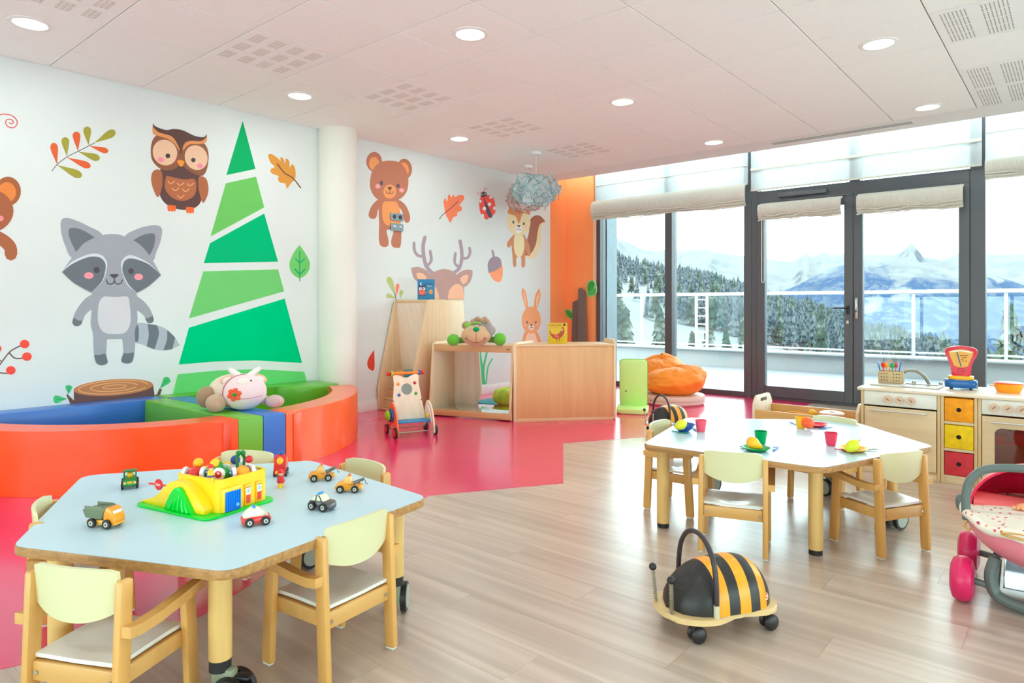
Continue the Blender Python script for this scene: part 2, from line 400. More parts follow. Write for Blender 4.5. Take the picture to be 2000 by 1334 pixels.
# door_1 : frame, transom, two leaves
m = MB(); wbox(m, -2.86, -2.79, 0, 3.2); wbox(m, -.80, -.68, 0, 3.2); wbox(m, -2.79, -.8, 2.20, 2.33); wbox(m, -2.79, -.8, 3.1, 3.2); wbox(m, -2.79, -.8, 0, .03)
d1 = struct('door_1', m, ANTH)
m = MB(); m.bb(-2.79, -.8, 7.645, 7.655, 2.33, 3.1); m.build('pane', GL, d1)
m = MB(); wbox(m, -1.84, -1.74, 2.33, 3.1); m.build('mullion', ANTH, d1)
def leaf(x0, x1, hs):
    m = MB(); y0, y1 = 7.56, 7.64
    wbox(m, x0, x0+.085, .03, 2.2, y0, y1); wbox(m, x1-.085, x1, .03, 2.2, y0, y1); wbox(m, x0+.085, x1-.085, .03, .15, y0, y1); wbox(m, x0+.085, x1-.085, 2.1, 2.2, y0, y1)
    o = m.build('door_leaf', ANTH, d1)
    m = MB(); m.bb(x0+.085, x1-.085, 7.595, 7.605, .15, 2.1); m.build('pane', GL, o)
    m = MB()
    if hs < 0:   # lever handle and key on the left leaf
        xc = x1-.045; m.box((xc, y0-.004, 1.0), (.03, .01, .09), bev=.003); m.cyl((xc, y0, 1.02), (xc, y0-.05, 1.02), .009, n=10)
        m.tube([(xc+.005, y0-.05, 1.02), (xc-.13, y0-.05, 1.02)], .008, 8)
        m.build('door_handle', BLACK, o)
        m = MB(); m.cyl((xc, y0, .88), (xc, y0-.03, .88), .012, n=12); m.box((xc+.0, y0-.035, .87), (.03, .004, .03), bev=.004); m.build('key_lock', STEEL, o)
    else:
        xc = x0+.03; m.box((xc, y0-.006, 1.02), (.028, .014, .22), bev=.004); m.build('bolt_plate', STEEL, o)
        m = MB(); m.tube([(xc, y0-.015, .98), (xc, y0-.04, 1.0), (xc, y0-.045, 1.1), (xc, y0-.015, 1.13)], .008, 8); m.build('bolt_lever', CHROME, o)
leaf(-2.79, -1.80, -1); leaf(-1.795, -.80, 1)
m = MB(); m.bb(-2.55, -2.05, 7.53, 7.575, 2.235, 2.285, bev=.006); m.build('door_closer', M('#5A5B60', .4, 'metal'), d1)
m = MB(); m.bb(-2.5, -1.8, 7.545, 7.56, 2.19, 2.205, bev=.003); m.build('closer_arm', M('#5A5B60', .4, 'metal'), d1)
# window_2 : right bays
m = MB(); wbox(m, -.68, 3.0, 0, .06); wbox(m, -.68, 3.0, 3.1, 3.2); wbox(m, .95, 1.04, .06, 3.1); wbox(m, 2.9, 3.0, .06, 3.1)
w2 = struct('window_2', m, ANTH)
for a, c in ((-.68, .95), (1.04, 2.9)):
    m = MB(); m.bb(a, c, 7.645, 7.655, .06, 3.1); m.build('pane', GL, w2)
# fill_window_3 / fill_window_4 : low unseen windows, added to brighten the room and ceiling
m = MB(); m.bb(3.05, 3.12, -2.4, 6.8, .15, .2); m.bb(3.05, 3.12, -2.4, 6.8, 1.25, 1.3)
for y in (-2.4, -.6, 1.2, 3.0, 4.8, 6.74): m.bb(3.05, 3.12, y, y+.06, .2, 1.25)
w3 = struct('fill_window_3', m, ANTH)
m = MB(); m.bb(3.08, 3.086, -2.36, 6.76, .19, 1.26); m.build('pane', GL, w3)
m = MB(); m.bb(-4.6, 2.2, -3.12, -3.05, .15, .2); m.bb(-4.6, 2.2, -3.12, -3.05, 1.25, 1.3)
for x in (-4.6, -2.9, -1.2, .5, 2.14): m.bb(x, x+.06, -3.12, -3.05, .2, 1.25)
w4 = struct('fill_window_4', m, ANTH)
m = MB(); m.bb(-4.56, 2.16, -3.086, -3.08, .19, 1.26); m.build('pane', GL, w4)

# roman blinds
SHEER = sheermat('sheer_linen', '#E9ECEE', .16, .55); LINEN = sheermat('linen_folds', '#F2EEE6', .0, .40)
def blind(label, x0, x1, z0, z1, y, name='roman_blind', zs=(), cord=None, rodz=None):
    t = thing(name, label, 'blind', ((x0+x1)/2, y, z0)); w = (x1-x0)/2; h = z1-z0
    if zs:
        m = MB(); m.slab(lambda u, v: ((-w+2*w*u, .02+.006*math.sin(u*40), h+(zs[-1]-z0-h)*v), (0, -1, .02)), 60, 6, .002); m.build('sheer_panel', SHEER, t)
        for z in zs[:-1]:
            m = MB(); m.cyl((-w, .012, z-z0), (w, .012, z-z0), .006, n=8); m.build('batten', LINEN, t)
    for k in range(3):
        def fn(u, v, k=k):
            a = PI*(v-.5)*.95; sag = .012*math.sin(u*5+k)+.006*math.sin(u*13+k*2)
            return ((-w+2*w*u, -.03-k*.012-.035*math.cos(a)+.004*math.sin(u*31), h*(1-k*.12)*.5*(1+math.sin(-a*1.0)*.98)+sag*(v)+k*.02), (0, -1, 0))
        m = MB(); m.slab(fn, 50, 10, .003); m.build('fold', LINEN, t, ang=60)
    for k in range(3):
        m = MB(); m.tube([(-w+2*w*i/40, -.066-.006*k, -.004+k*.026+.008*math.sin(i*.33+k)+.004*math.sin(i*.9+k*2)) for i in range(41)], .0065, 6); m.build('hem', LINEN, t)
    m = MB(); m.cyl((-w, -.04, .012), (w, -.04, .012), .01, n=8); m.cyl((-w, .0, h), (w, .0, h), .012, n=8); m.build('rail', LINEN, t)
    if cord:
        cxl, zb = cord; m = MB(); cxl -= (x0+x1)/2; zb -= z0
        m.tube([(cxl-.012, -.03, h*.5), (cxl-.015, -.03, zb+.03), (cxl-.008, -.03, zb), (cxl+.008, -.03, zb), (cxl+.015, -.03, zb+.03), (cxl+.012, -.03, h*.5)], .0035, 6); m.build('cord_loop', WHITE, t)
blind('wide cream roman blind half raised over the left window bay', -4.93, -2.88, 2.17, 2.42, 7.5, zs=(2.63, 2.9, 3.15), cord=(-4.90, 1.35))
t = thing('roman_blind', 'sheer white roman blind fully lowered over the transom above the double door', 'blind', (-1.77, 7.5, 2.33))
m = MB(); m.slab(lambda u, v: ((-1.07+2.14*u, .008*math.sin(u*55)+.01, .85*v), (0, -1, 0)), 90, 4, .002); m.build('sheer_panel', SHEER, t)
for z in (.24, .52):
    m = MB(); m.box((0, -.004, z), (2.14, .012, .03), bev=.004); m.build('batten', LINEN, t)
m = MB(); m.box((0, 0, .008), (2.14, .012, .02), bev=.004); m.build('rail', LINEN, t)
blind('folded cream roman blind at the top of the left door leaf', -2.74, -1.89, 1.99, 2.17, 7.52, cord=(-2.70, 1.30))
blind('folded cream roman blind at the top of the right door leaf', -1.74, -.84, 1.97, 2.17, 7.52)
blind('cream roman blind half raised over the window right of the double door', -.67, .94, 2.19, 2.37, 7.5, zs=(2.63, 2.9, 3.15))
# ================================================================== WALL STICKERS (flat vinyl prints on the left wall)
def zf(ox, oy, k): return lambda x, y: (ox+x/k, oy+y/k)
Z1, Z2, Z3, Z4, Z5, Z6 = zf(0, 180, 3.924), zf(80, 400, 3.336), zf(400, 220, 2.383), zf(690, 270, 3.812), zf(690, 520, 3.922), zf(0, 600, 6.669)
Z0 = lambda x, y: (x, y)
class Sticker:
    def __init__(s, name, label, Z, c, group=None, cat_='wall sticker'):
        s.Z = Z; p = pX(*Z(*c), XL); s.o = Vector((XL, p.y, p.z)); s.t = thing(name, label, cat_, s.o, 0, group); s.k = 0
    def P(s, x, y): p = pX(*s.Z(x, y), XL)-s.o; return (p.y, p.z)
    def flat(s, polys, name, hx, k=None):
        s.k += 1; kk = s.k if k is None else k; s.e = getattr(s, 'e', 0)+1; kk += s.e*.012; m = MB()
        # local frame: x' = world Y, y' = world Z, extruded along +X
        mt = Matrix(((0, 0, 1, 0), (1, 0, 0, 0), (0, 1, 0, 0), (0, 0, 0, 1)))
        for poly in polys: m.prism(poly, .0002, .0004+kk*.0006, m=mt)
        return m.build(name, M(hx, .6, 'print'), s.t, ang=20)
    def cu(s, name, hx, *pts, k=None, smooth=True):
        k = s.k+1 if k is None else k
        for L_ in pts:
            q = [(x, y) for x, y in L_]
            s.flat([[s.P(*v) for v in (cat([Vector(a) for a in q], True, 6) if smooth else q)]], name, hx, k)
    def el(s, name, hx, *E, k=None):
        k = s.k+1 if k is None else k
        for e_ in E:
            x, y, a, b_ = e_[:4]; ro = math.radians(e_[4]) if len(e_) > 4 else 0
            s.flat([[s.P(x+a*math.cos(t)*math.cos(ro)-b_*math.sin(t)*math.sin(ro), y+a*math.cos(t)*math.sin(ro)+b_*math.sin(t)*math.cos(ro)) for t in [2*PI*i/28 for i in range(28)]]], name, hx, k)
    def ln(s, name, hx, w, *L_, k=None, sm=True):
        ps = []
        for pts in L_:
            pts = cat([Vector(a) for a in pts], False, 7) if sm and len(pts) > 2 else [Vector(a) for a in pts]
            lf, rt = [], []
            for i, p in enumerate(pts):
                d = (pts[min(i+1, len(pts)-1)]-pts[max(i-1, 0)])
                if d.length < 1e-6: continue
                n_ = Vector((-d.y, d.x)).normalized()*w/2; lf.append(p+n_); rt.append(p-n_)
            # rounded ends
            e0 = [pts[0]+(lf[0]-pts[0])*math.cos(a)+Vector(((pts[0]-pts[1]).normalized()))*w/2*math.sin(a) for a in (PI*.75, PI*.5, PI*.25)]
            e1 = [pts[-1]+(rt[-1]-pts[-1])*math.cos(a)+Vector(((pts[-1]-pts[-2]).normalized()))*w/2*math.sin(a) for a in (PI*.75, PI*.5, PI*.25)]
            ps.append([s.P(p.x, p.y) for p in (lf+e1+rt[::-1]+e0)])
        for p in ps: s.flat([p], name, hx, (s.k+1) if k is None else k)
    def leaf(s, hx, *L_, name='leaf'):
        for (a, b_, w) in L_:
            a = Vector(a); b_ = Vector(b_); d = b_-a; n_ = Vector((-d.y, d.x)).normalized()
            pts = [a, a, a+d*.3+n_*w*.2, a+d*.6+n_*w*.42, a+d*.83+n_*w*.48, a+d*.97+n_*w*.25, a+d*1.0-n_*w*.02, a+d*.97-n_*w*.27, a+d*.83-n_*w*.48, a+d*.6-n_*w*.42, a+d*.3-n_*w*.2]
            s.cu(name, hx, pts, k=3)

# owl
s = Sticker('owl_sticker', 'large brown owl sticker with big cream eyes, high on the wall left of the tree', Z1, (1380, 600))
s.cu('body', '#5B3A37', [(1230, 590), (1235, 680), (1222, 770), (1250, 835), (1310, 880), (1400, 902), (1480, 892), (1530, 855), (1545, 800), (1520, 730), (1535, 640), (1400, 560)])
s.cu('wing', '#B0663F', [(1200, 592), (1235, 605), (1245, 650), (1240, 730), (1210, 805), (1175, 745), (1158, 670), (1168, 615)])
s.cu('wing', '#B0663F', [(1545, 645), (1580, 665), (1597, 730), (1590, 790), (1555, 848), (1525, 760), (1517, 690), (1525, 650)])
s.cu('belly', '#B5683F', [(1275, 640), (1275, 640), (1400, 668), (1490, 668), (1503, 740), (1480, 800), (1400, 834), (1320, 810), (1268, 750), (1262, 690)])
s.cu('head', '#8F5638', [(1195, 335), (1160, 400), (1160, 500), (1195, 560), (1255, 598), (1330, 592), (1385, 560), (1440, 600), (1510, 635), (1560, 635), (1590, 570), (1597, 470), (1570, 400), (1500, 360), (1390, 300), (1280, 310)], k=3)
s.cu('crown', '#5B3A33', [(1172, 240), (1172, 240), (1195, 265), (1270, 290), (1330, 283), (1400, 293), (1490, 335), (1560, 345), (1583, 322), (1583, 322), (1578, 355), (1545, 375), (1450, 370), (1405, 400), (1390, 470), (1380, 470), (1370, 420), (1310, 345), (1230, 315), (1180, 285)], k=5)
s.cu('brow', '#E8965A', [(1168, 262), (1168, 262), (1215, 308), (1310, 338), (1352, 388), (1375, 450), (1340, 400), (1290, 362), (1210, 335), (1175, 318)], [(1585, 340), (1585, 340), (1577, 385), (1530, 398), (1450, 402), (1400, 445), (1415, 395), (1460, 375), (1540, 375)], k=6)
s.el('eye', '#EFC3A2', (1263, 463, 92, 101, -25), k=5); s.el('eye', '#EFC3A2', (1502, 502, 86, 97, -25), k=5)
s.el('pupil', '#43383C', (1285, 489, 18, 18), (1480, 521, 17, 17), k=6)
s.el('cheek', '#F28BA8', (1231, 518, 23, 18, 8), (1531, 565, 22, 18, 8), k=6)
s.cu('beak', '#F3952B', [(1355, 532), (1383, 520), (1411, 536), (1388, 573)], k=7)
s.cu('foot', '#F26B2A', [(1283, 872), (1300, 865), (1320, 868), (1347, 872), (1342, 915), (1330, 908), (1320, 917), (1308, 908), (1298, 914), (1286, 905)], k=3)
s.cu('foot', '#F26B2A', [(1425, 884), (1445, 880), (1470, 882), (1485, 888), (1483, 928), (1470, 922), (1460, 932), (1448, 922), (1438, 928), (1427, 916)], k=3)
s.ln('feather', '#EDB079', 7, *[[(x-25, y-9), (x-10, y+7), (x+5, y+7), (x+25, y-10)] for x, y in ((1311, 692), (1383, 705), (1457, 708), (1344, 745), (1423, 752), (1384, 800))], k=5)
# branch
s = Sticker('branch_sticker', 'leaf branch sticker with orange and olive leaves left of the owl', Z1, (600, 460))
s.ln('stem', '#4A3A3A', 5, [(398, 605), (437, 555), (510, 498), (595, 455), (680, 412), (722, 390)])
s.leaf('#E2602A', ((437, 555), (408, 390), 58), ((512, 500), (692, 572), 52), ((597, 452), (583, 303), 60), ((685, 412), (828, 455), 44))
s.leaf('#A8A134', ((437, 558), (625, 645), 60), ((512, 492), (497, 346), 60), ((600, 456), (762, 512), 54), ((678, 408), (665, 265), 60), ((722, 388), (882, 300), 62))
s = Sticker('spiral_sticker', 'red spiral antenna of a ladybird sticker cut by the left edge', Z1, (30, 220))
s.ln('spiral', '#D8353C', 7, [(-60, 210), (0, 174), (40, 168), (90, 180), (125, 210), (130, 245), (105, 272), (70, 268), (45, 245), (48, 215), (75, 207), (100, 222), (95, 243), (70, 235)])
s.el('head', '#4B4550', (-60, 215, 60, 60))
# left bear
s = Sticker('bear_sticker', 'brown bear sticker cut off by the left edge of the picture', Z1, (0, 900))
s.el('ear', '#A8602F', (60, 760, 100, 112), k=1); s.el('inner_ear', '#E8873A', (52, 768, 70, 78), k=2)
s.el('head', '#AA5F38', (-90, 910, 193, 168), k=3); s.el('cheek', '#FF8E9A', (0, 968, 28, 22), k=4)
s.ln('arm', '#AC6238', 96, [(-60, 1090), (30, 1140), (78, 1190), (84, 1243)], k=1)
s.el('body', '#AA5F38', (-160, 1190, 130, 150), k=1); s.el('muzzle', '#E8A05C', (-110, 980, 60, 60), k=5)
# raccoon
s = Sticker('raccoon_sticker', 'big grey raccoon sticker with striped tail beside the green tree', Z2, (470, 600))
G1, G2 = '#A5A8B3', '#6D747D'
s.cu('tail', '#B5BDC8', [(620, 778), (700, 775), (780, 793), (850, 835), (905, 915), (905, 915), (830, 947), (740, 943), (660, 910), (608, 888)], k=1)
s.cu('tail_stripe', G2, [(605, 800), (630, 783), (637, 830), (632, 890), (605, 880)], [(695, 777), (695, 777), (755, 786), (755, 786), (768, 840), (740, 941), (740, 941), (688, 922), (688, 922), (702, 850)], [(822, 818), (822, 818), (874, 865), (874, 865), (855, 942), (855, 942), (797, 947), (797, 947), (820, 880)], k=2)
s.cu('body', G1, [(345, 570), (330, 700), (325, 780), (340, 850), (345, 960), (365, 1030), (400, 1043), (432, 1030), (425, 960), (430, 875), (430, 875), (530, 873), (530, 873), (537, 960), (525, 1020), (560, 1033), (597, 1018), (612, 930), (612, 820), (628, 760), (620, 640), (600, 570)], k=3)
s.cu('arm', G1, [(350, 583), (290, 610), (235, 680), (207, 750), (215, 783), (240, 790), (265, 770), (290, 715), (340, 670), (370, 620)], [(600, 587), (660, 620), (710, 680), (733, 745), (720, 768), (692, 764), (670, 720), (615, 675), (590, 620)], k=3)
s.cu('paw', G2, [(215, 735), (215, 735), (240, 752), (268, 755), (268, 755), (262, 778), (240, 790), (215, 785), (205, 762)], [(678, 740), (678, 740), (700, 738), (726, 722), (726, 722), (734, 750), (720, 770), (695, 768)], [(347, 977), (347, 977), (380, 978), (415, 968), (415, 968), (434, 1025), (400, 1045), (365, 1035), (350, 1000)], [(537, 967), (537, 967), (570, 968), (605, 960), (605, 960), (595, 1020), (562, 1034), (524, 1018)], k=4)
s.cu('belly', '#DCD9DF', [(410, 598), (480, 597), (560, 598), (577, 650), (583, 760), (550, 830), (480, 843), (410, 830), (372, 770), (375, 650)], k=4)
s.cu('ear', G1, [(400, 200), (300, 135), (200, 92), (150, 87), (130, 110), (132, 180), (160, 270), (205, 345), (320, 300)], k=4)
s.cu('ear', G1, [(548, 210), (620, 160), (700, 137), (760, 135), (787, 160), (780, 230), (750, 310), (722, 365), (620, 300)], k=4)
s.cu('inner_ear', G2, [(350, 213), (350, 213), (270, 165), (210, 150), (180, 165), (187, 220), (228, 308), (228, 308), (280, 250)], [(593, 235), (593, 235), (660, 198), (725, 186), (743, 205), (735, 270), (705, 333), (705, 333), (660, 278)], k=5)
s.cu('head', G1, [(400, 197), (480, 191), (548, 207), (630, 250), (690, 310), (740, 385), (781, 458), (781, 458), (700, 530), (600, 583), (470, 600), (340, 578), (220, 510), (138, 437), (138, 437), (195, 355), (260, 280), (330, 225)], k=6)
s.cu('brow', '#DCE2EA', [(138, 437), (138, 437), (200, 372), (300, 326), (370, 320), (415, 348), (430, 400), (400, 500), (328, 568), (328, 568), (220, 510)], [(781, 458), (781, 458), (700, 380), (600, 331), (550, 338), (521, 380), (528, 440), (560, 520), (622, 572), (622, 572), (700, 530)], k=7)
s.cu('mask', G2, [(138, 437), (138, 437), (200, 387), (300, 343), (370, 340), (408, 365), (420, 410), (395, 500), (328, 568), (328, 568), (220, 512)], [(781, 458), (781, 458), (700, 388), (600, 351), (550, 360), (530, 400), (535, 450), (570, 520), (622, 572), (622, 572), (700, 530)], k=8)
s.el('eye', '#4B4550', (361, 425, 20, 20), (585, 432, 18, 18), k=9); s.el('cheek', '#FF9BAA', (310, 461, 31, 21), (634, 470, 28, 21), k=9)
s.cu('nose', '#4B4550', [(447, 456), (476, 452), (505, 456), (485, 475), (476, 479), (468, 475)], k=9)
s.ln('mouth', '#4B4550', 6, [(477, 475), (477, 495)], [(425, 487), (433, 510), (452, 517), (470, 510), (477, 494)], [(477, 494), (485, 510), (500, 517), (520, 510), (529, 489)], k=9)
# stump
s = Sticker('stump_sticker', 'brown tree stump sticker with growth rings behind the blue foam wall', Z2, (470, 1240))
s.cu('trunk', '#6E4B46', [(214, 1200), (214, 1275), (172, 1233), (165, 1240), (195, 1305), (200, 1420), (735, 1420), (740, 1243), (730, 1170)], k=1, smooth=False)
s.cu('twig', '#6E4B46', [(772, 1196), (788, 1203), (775, 1240), (745, 1250), (740, 1300), (725, 1250), (755, 1235)], k=1, smooth=False)
s.el('cut_face', '#C98252', (472, 1190, 259, 53, -4), k=3)
def ring(a, b_, x=472, y=1190, ro=-4): return [(x+a*math.cos(t)*math.cos(math.radians(ro))-b_*math.sin(t)*math.sin(math.radians(ro)), y+a*math.cos(t)*math.sin(math.radians(ro))+b_*math.sin(t)*math.cos(math.radians(ro))) for t in [2*PI*i/26+.4 for i in range(25)]]
s.ln('growth_ring', '#F2B472', 6, ring(226, 42, 470, 1188), ring(152, 27, 475, 1187), ring(78, 12, 480, 1186), k=4)
s.leaf('#57C977', ((179, 1233), (182, 1175), 46), ((168, 1263), (80, 1268), 52), ((776, 1196), (833, 1127), 50))
s.ln('leaf_vein', '#1F8E57', 3, [(179, 1230), (182, 1190)], [(165, 1264), (100, 1267)], [(780, 1192), (822, 1140)], k=5)
# tree
s = Sticker('tree_sticker', 'tall green conifer sticker of six slanted bands on the white wall', Z0, (470, 600), cat_='wall sticker')
for nm, hx, pts in (('band', '#06B060', [(474, 236), (499, 330), (442, 342)]), ('band', '#74C85E', [(441, 358), (500, 345), (516, 405), (411, 462)]), ('band', '#04BB74', [(410, 475), (516, 417), (543, 511), (398, 514)]),
                    ('band', '#79D070', [(397, 530), (543, 526), (555, 569), (369, 622)]), ('band', '#02CB80', [(369, 640), (556, 583), (590, 709), (500, 704), (420, 706), (349, 712)]), ('band', '#74D877', [(347, 731), (420, 724), (500, 721), (594, 726), (612, 790), (330, 800)])):
    s.cu(nm, hx, pts, k=1, smooth=False)
# leaves
s = Sticker('oak_leaf_sticker', 'ochre oak leaf sticker right of the green tree', Z3, (370, 280))
s.cu('blade', '#E09A3C', [(295, 200), (310, 193), (340, 212), (352, 224), (352, 208), (366, 215), (374, 238), (378, 214), (392, 225), (396, 255), (406, 240), (420, 260), (421, 305), (400, 330), (382, 353), (374, 330), (350, 325), (340, 310), (342, 295), (312, 283), (306, 265), (325, 252), (306, 232)])
s.ln('vein', '#6B4A3A', 5, [(337, 238), (370, 280), (410, 305), (446, 350)])
s = Sticker('green_leaf_sticker', 'pointed green leaf sticker with dark veins beside the column', Z3, (441, 700))
s.cu('blade', '#79CF6C', [(441, 616), (441, 616), (465, 650), (489, 700), (478, 745), (441, 770), (404, 745), (394, 700), (415, 650)])
s.ln('vein', '#1FAE6B', 5, [(441, 645), (442, 783)], [(443, 700), (463, 680)], [(441, 700), (422, 680)], [(443, 752), (466, 728)], [(441, 752), (419, 728)])
s = Sticker('berry_sticker', 'red berry twig sticker at the left edge above the foam pool', Z6, (150, 650))
s.ln('stem', '#6B4B46', 16, [(-60, 830), (0, 745), (110, 600), (180, 545), (270, 500)], [(125, 600), (180, 655), (230, 668), (300, 662)], [(-60, 840), (0, 855), (90, 862)], [(-30, 670), (10, 700)], k=1)
s.el('berry', '#FA4A38', (320, 480, 62, 55), k=3); s.el('berry', '#FA4A38', (350, 643, 62, 55), k=3); s.el('berry', '#FA4A38', (140, 822, 62, 55), k=3); s.el('berry', '#FA4A38', (-42, 540, 60, 55), k=3)
# bear by the column
s = Sticker('bear_sticker', 'whole brown teddy bear sticker with grey sockets on its belly, right of the column', Z4, (268, 450))
B1, B2 = '#C07A5E', '#F5A262'
s.cu('body', B1, [(200, 450), (190, 560), (192, 640), (190, 740), (200, 795), (230, 810), (258, 800), (262, 760), (248, 690), (275, 680), (300, 690), (283, 760), (290, 805), (330, 817), (352, 800), (358, 700), (350, 640), (345, 560), (330, 450)], k=1)
s.cu('arm', B1, [(195, 450), (140, 500), (115, 560), (120, 590), (145, 600), (170, 590), (185, 530), (215, 480)], [(340, 460), (390, 500), (420, 570), (420, 612), (400, 630), (378, 610), (365, 550), (330, 490)], k=1)
s.cu('belly', B2, [(225, 475), (275, 470), (320, 475), (345, 530), (352, 600), (340, 650), (270, 655), (225, 620), (213, 540)], k=3)
s.el('ear', B1, (155, 175, 58, 73), k=3); s.el('ear', B1, (383, 227, 53, 75, -8), k=3); s.el('inner_ear', B2, (153, 188, 38, 50), (378, 232, 34, 52, -8), k=4)
s.cu('head', B1, [(268, 167), (345, 182), (395, 245), (409, 330), (390, 410), (330, 460), (240, 470), (170, 445), (130, 380), (128, 300), (150, 225), (200, 180)], k=5)
s.el('muzzle', B2, (270, 397, 48, 53), k=6); s.el('eye', '#5D4E5A', (208, 334, 12, 17), (332, 355, 12, 15), k=6); s.el('cheek', '#FFAAB4', (181, 358, 18, 17), (359, 388, 18, 16), k=6)
s.cu('nose', '#5D4E5A', [(254, 367), (270, 362), (286, 367), (270, 387)], k=7); s.ln('mouth', '#5D4E5A', 4, [(270, 385), (270, 405)], [(242, 392), (248, 410), (262, 412), (270, 403)], [(270, 403), (278, 415), (292, 412), (298, 396)], k=7)
s = Sticker('oak_leaf_sticker', 'coral oak leaf sticker between the bear and the ladybird', Z4, (740, 510))
s.cu('blade', '#FF8A62', [(822, 428), (823, 455), (800, 485), (790, 500), (808, 515), (803, 540), (775, 552), (772, 580), (745, 588), (722, 628), (705, 600), (688, 570), (678, 520), (672, 470), (684, 448), (700, 470), (705, 430), (716, 418), (728, 440), (745, 420), (758, 437), (790, 422)])
s.ln('vein', '#7A4A52', 5, [(641, 602), (665, 570), (720, 525), (780, 470)])
s = Sticker('ladybird_sticker', 'red ladybird sticker with white spots above the antlers', Z4, (1000, 500))
s.cu('shell', '#FB5A50', [(960, 430), (1010, 425), (1045, 450), (1058, 510), (1052, 560), (1000, 602), (982, 600), (948, 560), (937, 490), (945, 445)], k=1)
s.cu('head', '#554F60', [(948, 430), (955, 405), (972, 397), (990, 408), (992, 425), (965, 440)], k=2); s.cu('wing_gap', '#554F60', [(970, 440), (970, 440), (1033, 575), (1010, 587), (990, 540)], k=2)
s.el('spot', '#F4F4F6', (1013, 492, 13, 14), (975, 524, 13, 14), (1022, 440, 11, 12), (1050, 522, 10, 13), (962, 578, 12, 14), (947, 470, 8, 12), (957, 420, 4, 5), (980, 415, 4, 5), k=3)
def spir(x, y, r): return [(x+r*(1-.13*i)*math.cos(i*.9), y+r*(1-.13*i)*math.sin(i*.9)) for i in range(7)]
s.ln('antenna', '#F08A8A', 3, [(955, 400), (948, 400)]+spir(933, 408, 14), [(972, 395), (970, 388)]+spir(981, 372, 14), k=2)
s = Sticker('deer_sticker', 'brown deer head sticker with antlers peeping over the tall birch cabinet', Z4, (660, 1000))
A1 = '#B09AA8'
s.ln('antler', A1, 27, [(590, 1005), (545, 955), (525, 880), (520, 800), (533, 738)], k=1); s.ln('antler', A1, 22, [(520, 880), (480, 872), (455, 835), (452, 780)], [(550, 950), (580, 910), (572, 842)], k=1)
s.ln('antler', A1, 25, [(745, 1005), (790, 965), (808, 890), (805, 825), (795, 765)], k=1); s.ln('antler', A1, 20, [(808, 895), (850, 890), (868, 855), (865, 817)], [(785, 960), (755, 925), (760, 857)], k=1)
s.cu('ear', '#C39A94', [(430, 965), (430, 965), (480, 958), (530, 975), (570, 1010), (585, 1060), (530, 1073), (480, 1068), (445, 1030)], [(887, 985), (887, 985), (850, 978), (800, 992), (765, 1030), (790, 1085), (825, 1108), (862, 1080), (885, 1030)], k=3)
s.cu('inner_ear', '#FCC3A0', [(470, 1008), (510, 1005), (543, 1035), (530, 1065), (488, 1060)], [(797, 1042), (840, 1015), (855, 1030), (842, 1070), (810, 1085)], k=4)
s.cu('head', '#C39A94', [(585, 1005), (660, 975), (735, 988), (785, 1040), (820, 1110), (825, 1200), (825, 1200), (540, 1200), (540, 1200), (545, 1110), (560, 1040)], k=5)
s.cu('face_patch', '#FFC3A0', [(700, 1200), (715, 1130), (765, 1085), (812, 1110), (825, 1198), (825, 1198), (700, 1198)], [(545, 1110), (600, 1100), (630, 1150), (638, 1198), (638, 1198), (540, 1198)], k=6)
s = Sticker('leaf_tuft_sticker', 'small olive and red leaf tuft sticker above the left birch cabinet', Z4, (320, 1120))
s.leaf('#BFC87A', ((318, 1180), (260, 1032), 44), ((318, 1190), (246, 1168), 36), ((348, 1195), (360, 1130), 30)); s.leaf('#FF8872', ((318, 1180), (332, 1083), 28)); s.ln('stem', '#4A4550', 3, [(305, 1150), (322, 1215)])
s = Sticker('acorn_sticker', 'acorn sticker with mauve cap right of the deer antlers', Z4, (1055, 960))
s.ln('stalk', '#A28E9C', 15, [(1045, 890), (1042, 860), (1036, 838)], k=1); s.cu('nut', '#FFA06C', [(1008, 985), (1060, 960), (1107, 945), (1112, 1010), (1102, 1058), (1078, 1072), (1040, 1050)], k=2)
s.cu('cap', '#A08A9A', [(1008, 1003), (1008, 1003), (1001, 940), (1022, 895), (1060, 880), (1095, 900), (1106, 950), (1106, 950), (1060, 985)], k=3)
s = Sticker('squirrel_sticker', 'striped chipmunk sticker with bushy tail under the hanging lamp', Z4, (1240, 720))
s.cu('tail', '#EDDDB0', [(1280, 880), (1320, 900), (1360, 880), (1395, 800), (1397, 700), (1405, 640), (1430, 622), (1380, 600), (1330, 700), (1290, 840)], k=1)
s.cu('tail_stripe', '#A4644A', [(1270, 870), (1320, 860), (1358, 790), (1372, 700), (1390, 640), (1430, 622), (1430, 622), (1398, 583), (1355, 575), (1315, 612), (1308, 700), (1280, 800)], k=2)
s.el('ear', '#D9925C', (1180, 500, 24, 44, -12), (1282, 505, 24, 44, 12), k=1)
s.cu('body', '#D08C62', [(1195, 715), (1180, 800), (1185, 870), (1190, 945), (1202, 960), (1213, 945), (1215, 890), (1250, 890), (1252, 950), (1266, 963), (1278, 945), (1280, 860), (1288, 780), (1268, 715)], k=3)
s.cu('arm', '#D08C62', [(1195, 722), (1150, 770), (1145, 800), (1160, 814), (1185, 785)], [(1268, 730), (1305, 780), (1318, 865), (1300, 872), (1280, 800)], k=3)
s.cu('belly', '#F0E2B4', [(1205, 722), (1260, 722), (1272, 800), (1255, 872), (1228, 886), (1202, 850), (1195, 780)], k=4)
s.el('head', '#EFE0B4', (1232, 625, 86, 103), k=5); s.cu('head_stripe', '#D9925C', [(1152, 560), (1165, 520), (1230, 503), (1300, 525), (1312, 570), (1262, 560), (1232, 635), (1205, 580)], k=6)
s.ln('fur_stripe', '#A4644A', 8, [(1213, 522), (1216, 552)], [(1233, 516), (1234, 556)], [(1253, 522), (1250, 552)], k=7)
